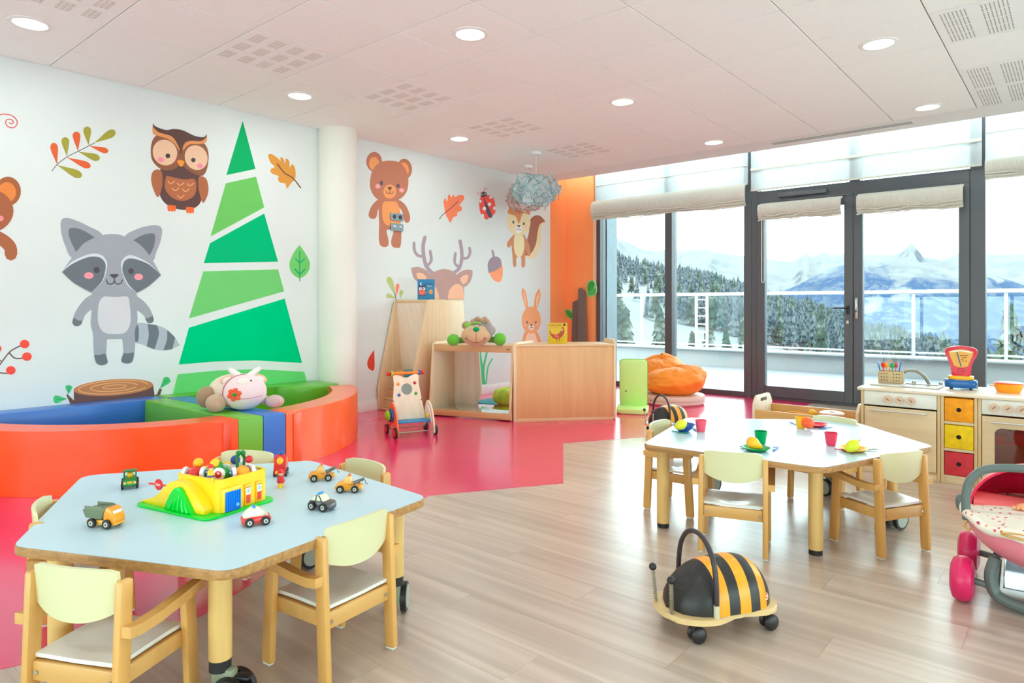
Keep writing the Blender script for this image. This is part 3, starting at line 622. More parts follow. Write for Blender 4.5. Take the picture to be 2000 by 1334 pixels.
s.el('eye', '#5D4E5A', (1190, 625, 7, 12), (1268, 637, 7, 12), k=6); s.el('muzzle', '#FBFAF5', (1230, 678, 24, 28), k=7); s.el('cheek', '#F8C8B0', (1172, 645, 10, 10), (1286, 660, 10, 10), k=6)
s.cu('nose', '#5D4E5A', [(1218, 652), (1230, 648), (1242, 652), (1230, 664)], k=8); s.ln('mouth', '#5D4E5A', 3, [(1212, 672), (1218, 685), (1230, 672), (1242, 685), (1248, 674)], k=8)
s = Sticker('rabbit_sticker', 'orange rabbit sticker standing behind the long low birch box', Z5, (1363, 420))
s.cu('ear', '#F5A56E', [(1297, 163), (1297, 163), (1322, 205), (1340, 318), (1325, 330), (1300, 255), (1289, 200)], [(1425, 168), (1425, 168), (1434, 230), (1415, 300), (1398, 335), (1383, 318), (1395, 220)], k=1)
s.cu('inner_ear', '#FFC6A4', [(1302, 200), (1318, 240), (1330, 315), (1312, 270)], [(1420, 205), (1422, 240), (1402, 315), (1400, 250)], k=2)
s.cu('body', '#F5A56E', [(1320, 500), (1400, 500), (1432, 555), (1442, 640), (1286, 640), (1298, 550)], k=1); s.cu('belly', '#FFD5B8', [(1332, 520), (1392, 520), (1408, 640), (1322, 640)], k=2)
s.el('head', '#F7A970', (1363, 413, 73, 104), k=3); s.el('eye', '#5D4E5A', (1331, 430, 6, 10), (1397, 430, 6, 10), k=4); s.el('muzzle', '#FFE3CE', (1363, 466, 23, 23), k=4); s.el('cheek', '#FFB8A8', (1316, 448, 10, 9), (1410, 448, 10, 9), k=4)
s.cu('nose', '#5D4E5A', [(1352, 448), (1363, 444), (1374, 448), (1363, 459)], k=5); s.ln('mouth', '#5D4E5A', 3, [(1350, 465), (1356, 474), (1363, 464), (1370, 474), (1376, 466)], k=5)
s = Sticker('red_leaf_sticker', 'red leaf sticker half hidden behind the left edge of the birch cabinet', Z5, (128, 720))
s.cu('blade', '#E0432E', [(160, 640), (160, 640), (125, 690), (107, 740), (118, 783), (160, 790)])
s = Sticker('grass_sticker', 'tall green grass blades sticker on the wall seen through the mirror box', zf(700, 560, 4.763), (1170, 740))
s.ln('blade', '#4FCB86', 22, [(1125, 480), (1130, 610), (1150, 760), (1160, 900)], k=1); s.ln('blade', '#4FCB86', 18, [(1230, 480), (1195, 610), (1165, 760), (1172, 900)], k=1); s.ln('blade', '#62D092', 14, [(1245, 672), (1205, 750), (1188, 900)], k=1)
# giant wooden grass stems on the orange wall
def panel(name, label, parts, cat_):
    t = thing(name, label, cat_, pY(*parts[0][2][0], 7.5))
    t.location.y -= .002; o = Vector(t.location); mt = Matrix(((1, 0, 0, 0), (0, 0, -1, 0), (0, 1, 0, 0), (0, 0, 0, 1)))
    for nm, hx, pts, dep, sm in parts:
        pp = [((p-o).x, (p-o).z) for p in [pY(x, y, 7.5) for x, y in pts]]
        if sm: pp = [(v.x, v.y) for v in cat([Vector(q) for q in pp], True, 6)]
        m = MB(); m.prism(pp, dep[0], dep[1], m=mt); m.build(nm, M(hx, .6), t, ang=25)
    return t
panel('wall_cutout', 'shorter dark grey wooden trunk panel with one green leaf on the orange wall', [('trunk', '#6E645E', [(1118, 700), (1121, 590), (1131, 586), (1134, 592), (1134, 700)], (0, .03), False), ('leaf', '#9BD08A', [(1104, 606), (1112, 604), (1121, 612), (1119, 624), (1110, 620)], (0, .012), True), ('leaf', '#3FA83E', [(1106, 607), (1112, 606), (1119, 613), (1118, 621), (1111, 618)], (.012, .016), True)], 'wall panel')
panel('wall_cutout', 'taller dark grey wooden trunk panel with a big green leaf beside the window', [('trunk', '#736862', [(1133, 700), (1134, 565), (1138, 562), (1146, 570), (1151, 700)], (.031, .055), False), ('leaf', '#9BD08A', [(1147, 560), (1151, 549), (1161, 547), (1165, 556), (1166, 570), (1160, 579), (1149, 578)], (0, .012), True), ('leaf', '#3FA83E', [(1149, 560), (1153, 551), (1160, 550), (1162, 558), (1152, 573)], (.012, .016), True), ('leaf', '#55BE57', [(1150, 572), (1160, 563), (1165, 566), (1162, 575), (1154, 577)], (.017, .02), True)], 'wall panel')
# sockets
def socket(label, y0, y1, kind):
    a = pX(762, y0, XL); c = pX(786, y1, XL); w = abs(c.y-a.y); h = .075
    t = thing('wall_socket', label, 'wall socket', (XL+.005, (a.y+c.y)/2, (a.z+c.z)/2), 0)
    m = MB(); m.box((.005, 0, 0), (.012, w, h), bev=.003); m.build('plate', M('#8FA3AE', .4, 'metal', metal=.3), t)
    for sgn in (-1, 1):
        m = MB()
        if kind: m.cyl((.010, sgn*w*.24, 0), (.0135, sgn*w*.24, 0), .021, n=20, mi=0); m.cyl((.012, sgn*w*.24, 0), (.0165, sgn*w*.24, 0), .004, n=8, mi=1); m.build('power_outlet', [BLACK, STEEL], t)
        else: m.box((.0125, sgn*w*.24, 0), (.004, .042, .045), bev=.001, mi=0); m.box((.0145, sgn*w*.24, .006), (.003, .02, .014), mi=1); m.box((.0145, sgn*w*.24, -.012), (.003, .012, .01), mi=2); m.build('data_outlet', [M('#9FB3BE', .4), WHITE, BLACK], t)
socket('upper grey double socket with two black round outlets on the bear sticker', 415, 433, 1)
socket('lower grey double data socket on the bear sticker', 435, 453, 0)
# ================================================================== TABLES AND CHAIRS
TOPC = M('#C4DDEC', .30, 'plain', spec=.35, coat=.08, var=.03, scale=3, name='pale_blue_laminate')
LEGY = M('#E6BE74', .4, 'wood', coat=.3, axis='z')
def rounded(poly, r, n=5):
    out = []; k = len(poly)
    for i in range(k):
        p = Vector(poly[i]); a = Vector(poly[i-1]); b = Vector(poly[(i+1) % k]); u = (a-p).normalized(); w = (b-p).normalized()
        ang = u.angle(w); d = r/math.tan(ang/2); s0 = p+u*d; s1 = p+w*d
        for q in range(n+1):
            t = q/n; out.append(((1-t)**2)*s0+2*t*(1-t)*p+t*t*s1)
    return [(v.x, v.y) for v in out]
def caster(par, x, y, a, r=.048):
    """twin wheel caster, fork under the leg; wheels offset along a"""
    m = MB(); m.cyl((x, y, .135), (x, y, .105), .0275, n=20, mi=1); dx, dy = math.cos(a), math.sin(a)
    m.box((x+dx*.012, y+dy*.012, .075), (.062, .034, .075), rz=a, bev=.01); cb_ = m.build('caster_bracket', [M('#8C9078', .45, 'plastic'), BLACK], par)
    cx, cy = x+dx*.035, y+dy*.035
    for s_ in (-1, 1):
        ox, oy = -dy*s_, dx*s_
        m = MB(); m.cyl((cx+ox*.017, cy+oy*.017, r+.001), (cx+ox*.036, cy+oy*.036, r+.001), r, n=28, mi=0); m.cyl((cx+ox*.036, cy+oy*.036, r+.001), (cx+ox*.038, cy+oy*.038, r+.001), r*.78, n=24, mi=1)
        m.build('wheel', [BLACK, M('#A9B3A6', .4, 'plastic')], cb_)
    m = MB(); m.box((cx+dx*.03, cy+dy*.03, r*2-.004), (.04, .03, .008), rz=a, bev=.003); m.build('brake_tab', BLACK, cb_)
def table(label, poly, legs):
    cx = sum(p[0] for p in poly)/5; cy = sum(p[1] for p in poly)/5
    t = thing('activity_table', label, 'table', (cx, cy, 0)); lp = rounded([(x-cx, y-cy) for x, y in poly], .06)
    m = MB(); m.prism(lp, .379, .4035, bev=.004); m.build('tabletop', M('#C08F55', .45, 'wood', axis='x', scale=11, var=.35), t)
    m = MB(); m.prism([(x*.995, y*.995) for x, y in lp], .4036, .405); m.build('laminate', TOPC, t)
    for x, y, c in legs:
        x -= cx; y -= cy; z0 = .022 if c is None else .135
        m = MB(); m.cyl((x, y, z0), (x, y, .379), .029, n=28); m.build('leg', LEGY, t)
        if c is None: m = MB(); m.cyl((x, y, .0015), (x, y, .022), .0275, n=24); m.build('rubber_foot', BLACK, t)
        else: caster(t, x, y, c)
table('front pentagonal play table with pale blue top holding the toy garage and cars', [(-2.16, .50), (-1.556, .785), (-1.655, 1.525), (-2.42, 1.575), (-2.86, .88)],
      [(-2.05, .58, None), (-1.693, .834, .55), (-1.762, 1.47, 2.3), (-2.36, 1.48, 1.6), (-2.70, .90, None)])
table('rear pentagonal play table with pale blue top laid with toy cups and plates', [(-1.545, 2.748), (-.775, 2.800), (-.51, 3.56), (-.98, 4.06), (-1.72, 3.56)],
      [(-1.504, 2.874, None), (-.851, 2.973, None), (-.68, 3.53, 1.2), (-1.03, 3.92, 2.7), (-1.60, 3.56, 1.2)])
SEATM = M('#E9E8E2', .3, 'plain', coat=.3, var=.02); BACKM = M('#E0DCAE', .35, 'plain', coat=.25, var=.03)
def slat(m, p0, p1, w, d, bev=.005, mi=0):
    """straight board between two points; w across X, d across Y"""
    p0, p1 = Vector(p0), Vector(p1); L_ = (p1-p0).length; zz = (p1-p0).normalized(); xx = Vector((1, 0, 0)); yy = zz.cross(xx).normalized(); xx = yy.cross(zz)
    mt = Matrix((xx, yy, zz)).transposed().to_4x4(); mt.translation = (p0+p1)/2
    m.box((0, 0, 0), (w, d, L_), bev=bev, m=mt, mi=mi)
def make_chair(label, group):
    t = thing('toddler_armchair', label, 'chair', (0, 0, 0), 0, group)
    for s_ in (-1, 1):
        m = MB(); slat(m, (s_*.128, -.125, .006), (s_*.128, -.108, .408), .022, .04, .008); m.build('rear_post', BEECH, t)
        m = MB(); slat(m, (s_*.135, .11, .006), (s_*.135, .092, .302), .022, .04, .006); m.build('leg', BEECH, t)
        for y in (-.124, .11):
            m = MB(); m.box((s_*(.128 if y < 0 else .135), y, .0035), (.018, .03, .006), bev=.002); m.build('glide', M('#E8E4D8', .5), t)
        m = MB(); pts = [(-.128, .296), (-.09, .291), (-.03, .293), (.04, .302), (.10, .311), (.125, .312)]
        m.slab(lambda u, v: ((s_*(.150-.012*0)+(v-.5)*.028*1.0, pts[min(int(u*5), 4)][0]+(pts[min(int(u*5), 4)+1][0]-pts[min(int(u*5), 4)][0])*(u*5-min(int(u*5), 4)), pts[min(int(u*5), 4)][1]+(pts[min(int(u*5), 4)+1][1]-pts[min(int(u*5), 4)][1])*(u*5-min(int(u*5), 4))), (0, 0, 1)), 10, 2, .026)
        bmesh.ops.bevel(m.b, geom=[e for e in m.b.edges if len(e.link_faces) == 2 and e.calc_face_angle(0) > .8], offset=.004, segments=2, affect='EDGES')
        m.build('armrest', BEECHX, t)
        m = MB(); m.slab(lambda u, v: ((s_*.117), -.105+.2*u, .158+(.046-.02*math.exp(-((u-.72)/.12)**2)*0)*v), (1, 0, 0)) if False else None
        m.bb(s_*.117-.009, s_*.117+.009, -.105, .098, .158, .200, bev=.003); m.build('side_rail', BEECHX, t)
    m = MB(); m.bb(-.117, .117, -.124, -.106, .152, .198, bev=.003); m.build('back_rail', BEECHX, t)
    m = MB(); m.bb(-.120, .120, .088, .103, .150, .188, bev=.003); m.build('front_rail', BEECHX, t)
    for s_ in (-1, 1):
        m = MB(); m.cyl((s_*.105, -.1235, .172), (s_*.105, -.1265, .172), .0055, n=12); m.build('bolt', STEEL, t)
    def seat(u, v):
        x = (u-.5)*.234; y = -.115+.228*v
        if v > .8: x *= 1+.10*(v-.8)/.2*0
        z = .209-.012*math.exp(-((u-.5)/.28)**2-((v-.4)/.3)**2)+.006*math.sin(v*PI)*abs(u-.5)
        if v > .82: z -= (v-.82)**2*.22
        return ((x, y, z), (0, 0, 1))
    m = MB(); m.slab(seat, 14, 14, .010); m.build('seat', SEATM, t)
    def back(u, v):
        x = (u-.5)*.234; q = 2*abs(u-.5)
        z0 = .334-.030*(1-q**2.2); z1 = .430+.004*(1-q**2)-.030*max(0, q-.82)**1.2/.18**.2*1.0
        return ((x, -.106-.020*(1-q*q)-.008*v, z0+(z1-z0)*v), (0, 1, 0))
    m = MB(); m.slab(back, 20, 8, .011); m.build('backrest', BACKM, t)
    return t
ch0 = make_chair('cream toddler armchair in the bottom left corner, its back to the viewer', 'beech armchairs around the play tables')
def put(o, back, d, dist=.12):
    d = Vector(d).normalized(); c = Vector(back)+d*dist; o.location = (c.x, c.y, 0); o.rotation_euler.z = heading(d)
put(ch0, (-1.797, .536), (-.454, .891))
for lab, bk, d in (('cream toddler armchair in the front centre pushed into the right side of the play table', (-1.590, 1.192), (-.993, -.115)),
                   ('toddler armchair at the left end of the front table, seen sideways', (-2.449, .640), (.40, .915)),
                   ('toddler armchair behind the toy garage, only its rounded backrest top showing', (-2.66, 1.43), (.5, -.87)),
                   ('toddler armchair behind the right half of the front table near the tow trucks', (-2.14, 1.64), (.02, -1)),
                   ('toddler armchair seen square from behind at the front edge of the rear table', (-1.110, 2.733), (-.317, .948)),
                   ('toddler armchair at the right corner of the rear table near the doll pram', (-.57, 3.20), (-.875, .484)),
                   ('toddler armchair at the left end of the rear table beside its left leg', (-1.70, 3.20), (1, .05)),
                   ('toddler armchair on the far side of the rear table in front of the toy wagon', (-1.03, 3.95), (-.17, -.98))):
    o = copy_tree(ch0, (0, 0, 0), 0, lab); put(o, bk, d)

# ================================================================== FOAM BALL POOLS
V = lambda h, r=.34: M(h, r, 'vinyl', coat=.15)
VO, VG, VB = V('#FF5310'), V('#6DBB2A'), V('#3F78CF')
PCX, PCY, PH, PT = -5.365, 2.045, .36, .20
def arcpiece(a0, a1, rx, ry, cy, n=26):
    o_ = [(PCX+rx*math.cos(a0+(a1-a0)*i/n), cy+ry*math.sin(a0+(a1-a0)*i/n)) for i in range(n+1)]
    i_ = [(PCX+(rx-PT)*math.cos(a0+(a1-a0)*i/n), cy+(ry-PT)*math.sin(a0+(a1-a0)*i/n)) for i in range(n+1)]
    return o_+i_[::-1]
def foam(par, org, name, poly, mat, seamx=()):
    m = MB(); m.prism([(x-org[0], y-org[1]) for x, y in poly], .002, PH, bev=.016, seg=3)
    return m.build(name, mat, par, ang=50)
org = (-4.6, 1.4)
t = thing('foam_ball_pool', 'left half of the foam ball pool with red-orange curved front and blue back wall', 'ball pool', (*org, 0))
foam(t, org, 'curved_wall', arcpiece(-PI/2, -.002, 1.475, 1.30, 2.03), VO)
m = MB()
for a in (.055,):
    x, y = PCX+1.478*math.cos(-a), 2.03+1.303*math.sin(-a); m.box((x-org[0], y-org[1], PH/2), (.006, .05, PH-.03), rz=-a*.9, bev=.002)
m.build('seam_flap', V('#E8420F'), t)
foam(t, org, 'divider_wall', [(-5.17, 1.99), (-3.89, 2.03), (-3.885, 2.185), (-5.17, 2.145)], V('#74BE33'))
foam(t, org, 'back_wall', [(XL+.002, .70), (-5.19, .78), (-5.172, 1.98), (-5.172, 2.14), (XL+.002, 2.14)], VB)
m = MB(); m.prism([(x-org[0], y-org[1]) for x, y in arcpiece(-PI/2, -.002, 1.28, 1.1, 2.03)[:27]+[(PCX, 2.03)]], .002, .03); m.build('floor_mat', M('#3F78CF', .4, 'vinyl'), t)
org = (-4.6, 2.8)
t = thing('foam_ball_pool', 'right half of the foam ball pool with glossy orange rounded end against the column', 'ball pool', (*org, 0))
foam(t, org, 'curved_wall', arcpiece(.139, PI/2-.36, 1.49, 1.50, 2.14), V('#FF7038', .28))
foam(t, org, 'divider_wall', [(-5.17, 2.149), (-3.885, 2.19), (-3.89, 2.342), (-5.17, 2.30)], VB)
foam(t, org, 'back_wall', [(XL+.002, 2.145), (-5.172, 2.145), (-5.172, 3.02), (-5.10, 3.05), (-4.95, 3.32), (-5.02, 3.54), (XL+.002, 3.54)], VG)
m = MB(); a = .20; x, y = PCX+1.495*math.cos(a), 2.14+1.503*math.sin(a); m.box((x-org[0], y-org[1], PH/2), (.006, .07, PH-.03), rz=a, bev=.002); m.build('seam_flap', V('#F26130', .3), t)
m = MB(); m.prism([(x-org[0], y-org[1]) for x, y in arcpiece(.14, PI/2-.3, 1.28, 1.28, 2.14)[:27]+[(PCX, 2.14)]], .002, .03); m.build('floor_mat', M('#6DBB2A', .4, 'vinyl'), t)

# ================================================================== BIRCH UNITS
def plate(m, poly, x0, x1, bev=.004, mi=0, fl=1):
    """profile poly given in (y,z), extruded along x"""
    mt = Matrix(((0, 0, 1, 0), (1, 0, 0, 0), (0, 1, 0, 0), (0, 0, 0, 1))); m.prism(poly, x0, x1, m=mt, bev=bev, mi=mi)
# tall cabinet
o0 = Vector((-5.11, 4.26, 0)); t = thing('tall_birch_cabinet', 'tall tapering birch cabinet with steps and teal mats beside the column', 'cabinet', o0)
prof = [(0, 0), (.60, 0), (.80, .24), (.70, 1.09), (.665, 1.105), (.235, 1.105), (.20, 1.08), (-.012, .22)]
for x0, x1, nm in ((-.262, -.24, 'side_panel'), (.222, .244, 'side_panel')):
    m = MB(); plate(m, rounded(prof, .025, 3), x0, x1); m.build(nm, BIRCH, t)
m = MB(); m.bb(-.24, .222, .205, .62, 1.075, 1.097, bev=.003); m.build('top_board', BIRCHX, t)
m = MB(); plate(m, [(.212, 1.074), (.226, 1.074), (.318, .33), (.318, 0), (.30, 0), (.30, .33)], -.24, .222, bev=0); m.build('back_panel', BIRCHL, t)
for z, y0 in ((.02, .012), (.12, .06), (.22, .11), (.32, .16)):
    m = MB(); m.bb(-.24, .222, y0, .30, z-.016, z, bev=.002); m.bb(-.24, .222, y0+.05, y0+.062, z, z+.08, bev=.002); m.build('step', BIRCHX, t)
for k in range(2):
    m = MB(); m.prism([(-.02, .13), (.218, .08), (.218, .28), (-.03, .28)], .335+k*.036, .369+k*.036, bev=.005)
    o = m.build('folded_mat', M('#0E8FA8', .4, 'vinyl'), None); o.location = o0; tag(o, ('lower' if k == 0 else 'upper')+' teal folded mat on the shelf of the tall birch cabinet', 'mat')
# mirror box
a = math.radians(16.8); o1 = Vector((-4.31, 4.478, 0)); t = thing('mirror_play_box', 'low birch play box with open back, mirrored floor and a plush monkey on top', 'play box', o1, a)
W2 = .425; prof = [(0, 0), (.46, 0), (.485, .14), (.47, .675), (.44, .70), (.07, .70), (.045, .675), (-.012, .13)]
for x0, x1 in ((-W2, -W2+.022), (W2-.022, W2)):
    m = MB(); plate(m, rounded(prof, .02, 3), x0, x1); m.build('side_panel', BIRCH, t)
m = MB(); m.bb(-W2+.022, W2-.022, .06, .45, .655, .677, bev=.003); m.build('top_board', BIRCHX, t)
m = MB(); m.bb(-W2+.022, W2-.022, .045, .06, .615, .677, bev=.003); m.build('front_rail', M('#D6A874', .45, 'wood', axis='x'), t)
m = MB(); m.bb(-W2+.022, W2-.022, -.004, .012, .012, .068, bev=.003); m.build('plinth', M('#D6A874', .45, 'wood', axis='x'), t)
m = MB(); m.bb(-W2+.022, W2-.022, .012, .47, .052, .066, bev=.002); m.build('mirror_floor', M('#E8EEF0', .04, 'metal', metal=1, var=.01), t)
m = MB(); m.prism([(-W2+.022, .066), (-.15, .066), (-.105, .20), (-.14, .655), (-W2+.022, .655)], -.476, -.462, m=Matrix(((1, 0, 0, 0), (0, 0, -1, 0), (0, 1, 0, 0), (0, 0, 0, 1)))); m.build('back_panel', BIRCHL, t)
m = MB(); m.prism([(.02, .48), (.03, .48), (.03, .40), (.02, .40)], .066, .10); 
m = MB(); m.cyl((W2-.05, -.0, .645+.0), (W2-.05, .044, .645), .004, n=8); m.build('brand_plug', M('#6B4A30', .5), t)
# low box
a2 = math.atan2(.709, .627); o2 = Vector((-3.56, 4.943, 0)); t = thing('low_birch_cabinet', 'long low birch cabinet with its plain back to the viewer, yellow book on top', 'cabinet', o2, a2)
W3 = .473
m = MB(); plate(m, rounded([(0, 0), (.34, 0), (.34, .70), (.30, .735), (.04, .735), (0, .71)], .02, 3), W3-.022, W3); m.build('side_panel', BIRCH, t)
m = MB(); m.prism([(-W3, 0), (-W3+.026, 0), (-W3+.026+.21, .34), (-W3+.21, .34)], 0, .715, bev=.003); m.build('side_panel', BIRCH, t)
m = MB(); m.prism([(-W3+.026, 0), (W3-.022, 0), (W3-.022, .34), (-W3+.236, .34)], .675, .697, bev=.003); m.build('top_board', BIRCHX, t)
m = MB(); m.bb(-W3+.022, W3-.022, .006, .016, .03, .675, bev=.002); m.build('rear_panel', M('#DDAE78', .5, 'wood', axis='z', scale=3), t)
m = MB(); m.bb(-W3+.022, W3-.022, .004, .022, .0, .03, bev=.002); m.build('plinth', BIRCHX, t)
for z in (.03, .34): m = MB(); m.prism([(-W3+.05, .03), (W3-.022, .03), (W3-.022, .33), (-W3+.23, .33)], z, z+.02); m.build('shelf', BIRCHX, t)
m = MB()
for z in (.2, .45): m.cyl((-.39, .0055, z), (-.39, .003, z), .004, n=8)
m.build('screw', M('#5B4630', .5), t)
# cushions behind the mirror box
def pouf(name, label, c, r, h, hx, hx2, cat_='cushion'):
    t = thing(name, label, cat_, c); m = MB(); n = 40
    def fn(u, v):
        a = 2*PI*u; pr = [(0, .8), (.35, .98), (.7, 1.0), (.92, .86), (1.0, .55), (.93, .2), (.7, 0), (0, 0)]; q = v*7; i = min(int(q), 6); f = q-i
        rr = pr[i][0]+(pr[i+1][0]-pr[i][0])*f; z = pr[i][1]+(pr[i+1][1]-pr[i][1])*f; wob = 1+.02*math.sin(a*16)*(rr > .2)
        return Vector((r*rr*math.cos(a)*wob, r*rr*math.sin(a)*wob, h*z+.004*math.sin(a*16)*rr))
    m.grid(fn, n*2, 20, closeu=True); m.build('cover', M(hx, .8, 'fabric', hx2=hx2, scale=12), t, ang=80)
    m = MB(); m.sph((0, 0, h*.81), .02, (1, 1, .4), 12); m.build('button', M(hx2, .7), t); return t
pouf('floor_cushion', 'yellow-green round pleated floor cushion seen through the mirror box', (-4.38, 5.26, .03), .26, .17, '#DCE04A', '#8CC63F')
pouf('floor_cushion', 'green round floor cushion lying behind the yellow-green one', (-4.55, 5.85, .03), .28, .20, '#7CCB3C', '#5FB030')
m = MB(); m.bb(-4.95, -4.05, 5.15, 6.2, .002, .03, bev=.01); tag(m.build('play_mat', M('#169FB8', .4, 'vinyl')), 'teal play mat on the floor behind the mirror box', 'mat')

# ================================================================== TOY KITCHEN
KY, KZ, KX0, KX1 = 4.655, .53, -1.07, .32
BK = M('#E7CFA6', .42, 'wood', coat=.1, axis='x'); BKZ = M('#DDBE8C', .42, 'wood', coat=.1, axis='z')
m = MB(); m.bb(KX0-.012, KX1, KY-.012, 5.14, KZ-.018, KZ, bev=.003); w = m.build('worktop', M('#EADBC0', .35, 'wood', axis='x', coat=.2, var=.06)); tag(w, 'pale birch toy kitchen worktop running out of the picture at right', 'worktop')
def kunit(name, label, x0, x1):
    t = thing(name, label, 'toy kitchen unit', ((x0+x1)/2, KY, 0)); h = (x1-x0)/2; m = MB()
    for s_ in (-1, 1): m.bb(s_*h, s_*(h-.016), 0, .47, 0, KZ-.0185, bev=.002)
    m.bb(-h+.016, h-.016, .455, .468, .02, KZ-.02); m.bb(-h+.016, h-.016, .01, .455, .035, .05, bev=.001); m.build('carcass', BKZ, t)
    m = MB(); m.bb(-h+.016, h-.016, .006, .02, 0, .035, bev=.001); m.build('plinth', BK, t); return t, h
def knobs(t, xs, z, angs):
    for x, a in zip(xs, angs):
        m = MB(); m.cyl((x, -.001, z), (x, -.014, z), .0235, n=24); o = m.build('knob', M('#E3C3A8', .5, 'wood', axis='x'), t)
        m = MB(); m.box((0, 0, 0), (.004, .002, .022), m=T(x, -.0148, z) @ R(a, 'Y')); m.build('pointer', M('#6A5648', .5), o)
t, h = kunit('toy_sink_unit', 'birch toy sink unit with white knob panel and wide door', -1.062, -.636)
m = MB(); m.bb(-h+.018, h-.018, -.002, .014, .425, KZ-.02, bev=.002); m.build('control_panel', M('#EAE9DF', .4), t); knobs(t, [pY(q, 772, KY).x-t.location.x for q in (1734, 1757, 1780)], .467, (-.9, -1.1, -.7))
m = MB(); m.bb(-h+.02, h-.02, -.002, .014, .052, .415, bev=.002); d = m.build('door', M('#E6CBA0', .42, 'wood', axis='x', coat=.1), t)
m = MB(); m.cyl((-.16, -.022, .395), (.15, -.022, .395), .005, n=10); m.cyl((-.14, -.022, .395), (-.14, -.002, .395), .004, n=8); m.cyl((.13, -.022, .395), (.13, -.002, .395), .004, n=8); m.build('handle', M('#D8D3CC', .35, 'metal', metal=.6), d)
t, h = kunit('toy_drawer_unit', 'narrow toy kitchen column with orange, yellow and red fabric drawers', -.634, -.455)
for k, hx in enumerate(('#FFA60A', '#FFD70A', '#D2313F')):
    z1 = KZ-.028-k*.158; m = MB(); m.bb(-h+.019, h-.019, .0, .40, z1-.135, z1, bev=.004); o = m.build('drawer', M(hx, .7, 'fabric', scale=30), t)
    m = MB(); m.lathe([(0, 0), (.0105, 0), (.0125, .0012), (.0105, .002)], 20, m=T(0, -.0002, z1-.066) @ R(PI/2, 'X')); m.build('grip_hole', M('#1B1412', .8), o)
    m = MB(); m.bb(-h+.016, h-.016, .004, .45, z1-.153, z1-.1365, bev=.001); m.build('shelf', BK, t)
t, h = kunit('toy_oven_unit', 'birch toy oven unit with a smoked orange window at the right edge', -.453, -.005)
m = MB(); m.bb(-h+.018, h-.018, -.002, .014, .425, KZ-.02, bev=.002); m.build('control_panel', M('#EAE9DF', .4), t); knobs(t, [pY(q, 790, KY).x-t.location.x for q in (1942, 1969, 1996)], .467, (.7, .8, .8))
m = MB(); mt = Matrix(((1, 0, 0, 0), (0, 0, 1, 0), (0, 1, 0, 0), (0, 0, 0, 1)))
xo = h-.02; xi = h-.078; fr = MB()
fr.bb(-xo, -xi, -.002, .014, .052, .415); fr.bb(xi, xo, -.002, .014, .052, .415); fr.bb(-xi, xi, -.002, .014, .352, .415); fr.bb(-xi, xi, -.002, .014, .052, .110)
for sx in (-1, 1):
    for (z, sz) in ((.352, -1), (.110, 1)):
        c = [(sx*xi, z)]+[(sx*(xi-.035)+sx*.035*math.cos(q), z+sz*.035-sz*.035*math.sin(q)) for q in [PI/2*i/6 for i in range(7)]]
        fr.prism(c, -.002, .014, m=mt)
d = fr.build('door', M('#E6CBA0', .42, 'wood', axis='x', coat=.1), t)
m = MB(); m.bb(-xi, xi, .012, .016, .108, .354); m.build('oven_window', glassmat('smoked_orange_glass', (.85, .42, .25), 1.0, .02, .10, (.45, .12, .05)), d)
m = MB(); m.cyl((-.16, -.022, .385), (.15, -.022, .385), .005, n=10); m.cyl((-.14, -.022, .385), (-.14, -.002, .385), .004, n=8); m.cyl((.13, -.022, .385), (.13, -.002, .385), .004, n=8); m.build('handle', M('#D8D3CC', .35, 'metal', metal=.6), d)
m = MB(); m.bb(-h+.016, h-.016, .02, .45, .262, .272); m.build('oven_shelf', M('#FF6A10', .5), t)
def pan(name, label, c, r, h_, hx, hx2, rz=0):
    t = thing(name, label, 'toy pan', c, rz); m = MB(); m.lathe([(0, 0), (r*.82, 0), (r*.98, h_*.5), (r, h_), (r*.94, h_), (r*.9, h_*.5), (r*.76, .004), (0, .004)], 28); m.build('bowl', M(hx, .35, 'plastic'), t)
    m = MB(); m.lathe([(r*1.0, h_-.003), (r*1.06, h_), (r*1.0, h_+.003), (r*.94, h_)], 28); m.build('rim', M(hx2, .35, 'plastic'), t); return t
pan('toy_pan', 'orange toy pan with dark rim on the oven shelf behind the smoked window', (-.375, 4.78, .2725), .045, .028, '#FF7A18', '#6A3A28')
pan('toy_pan', 'magenta toy pot on the oven shelf at the right edge', (-.27, 4.80, .2725), .05, .04, '#D6206A', '#D6206A')
# extra unit beyond the frame edge to carry the worktop
kunit('toy_hob_unit', 'plain birch toy kitchen unit beyond the right edge of the picture', -.003, .318)

# sink, tap, basket, scale, pot
t = thing('toy_sink', 'grey toy sink basin with draining board let into the worktop', 'sink', (-.83, 4.93, KZ+.0005))
m = MB()
m.bb(-.215, -.04, -.125, .10, 0, .010, bev=.003); m.bb(-.04, .165, -.125, -.10, 0, .010, bev=.003); m.bb(-.04, .165, .06, .10, 0, .010, bev=.003); m.bb(.145, .165, -.10, .06, 0, .010, bev=.003)
m.build('sink_rim', M('#D7D6CF', .35, 'metal', metal=.4), t)
m = MB(); m.bb(-.04, .145, -.10, .06, 0, .003); m.build('basin', M('#8E9090', .35, 'metal', metal=.5), t)
m = MB()
for x in (.0, .15): m.cyl((x, .082, .010), (x, .082, .026), .013, n=16)
m.build('tap_knob', STEEL, t)
m = MB(); m.tube(cat([Vector(p) for p in ((.085, .08, .01), (.06, .075, .055), (.02, .07, .088), (-.03, .06, .092), (-.06, .052, .075))], False, 6), .0105, 12); m.build('faucet', M('#A39D90', .35, 'metal', metal=.7), t)
t = thing('utensil_basket', 'beige perforated basket of toy utensils on the draining board', 'basket', (-.945, 4.93, KZ+.0112), .04)
t.scale = (1.12, 1.1, 1.18)
bx, by, bh = .062, .035, .064
m = MB()
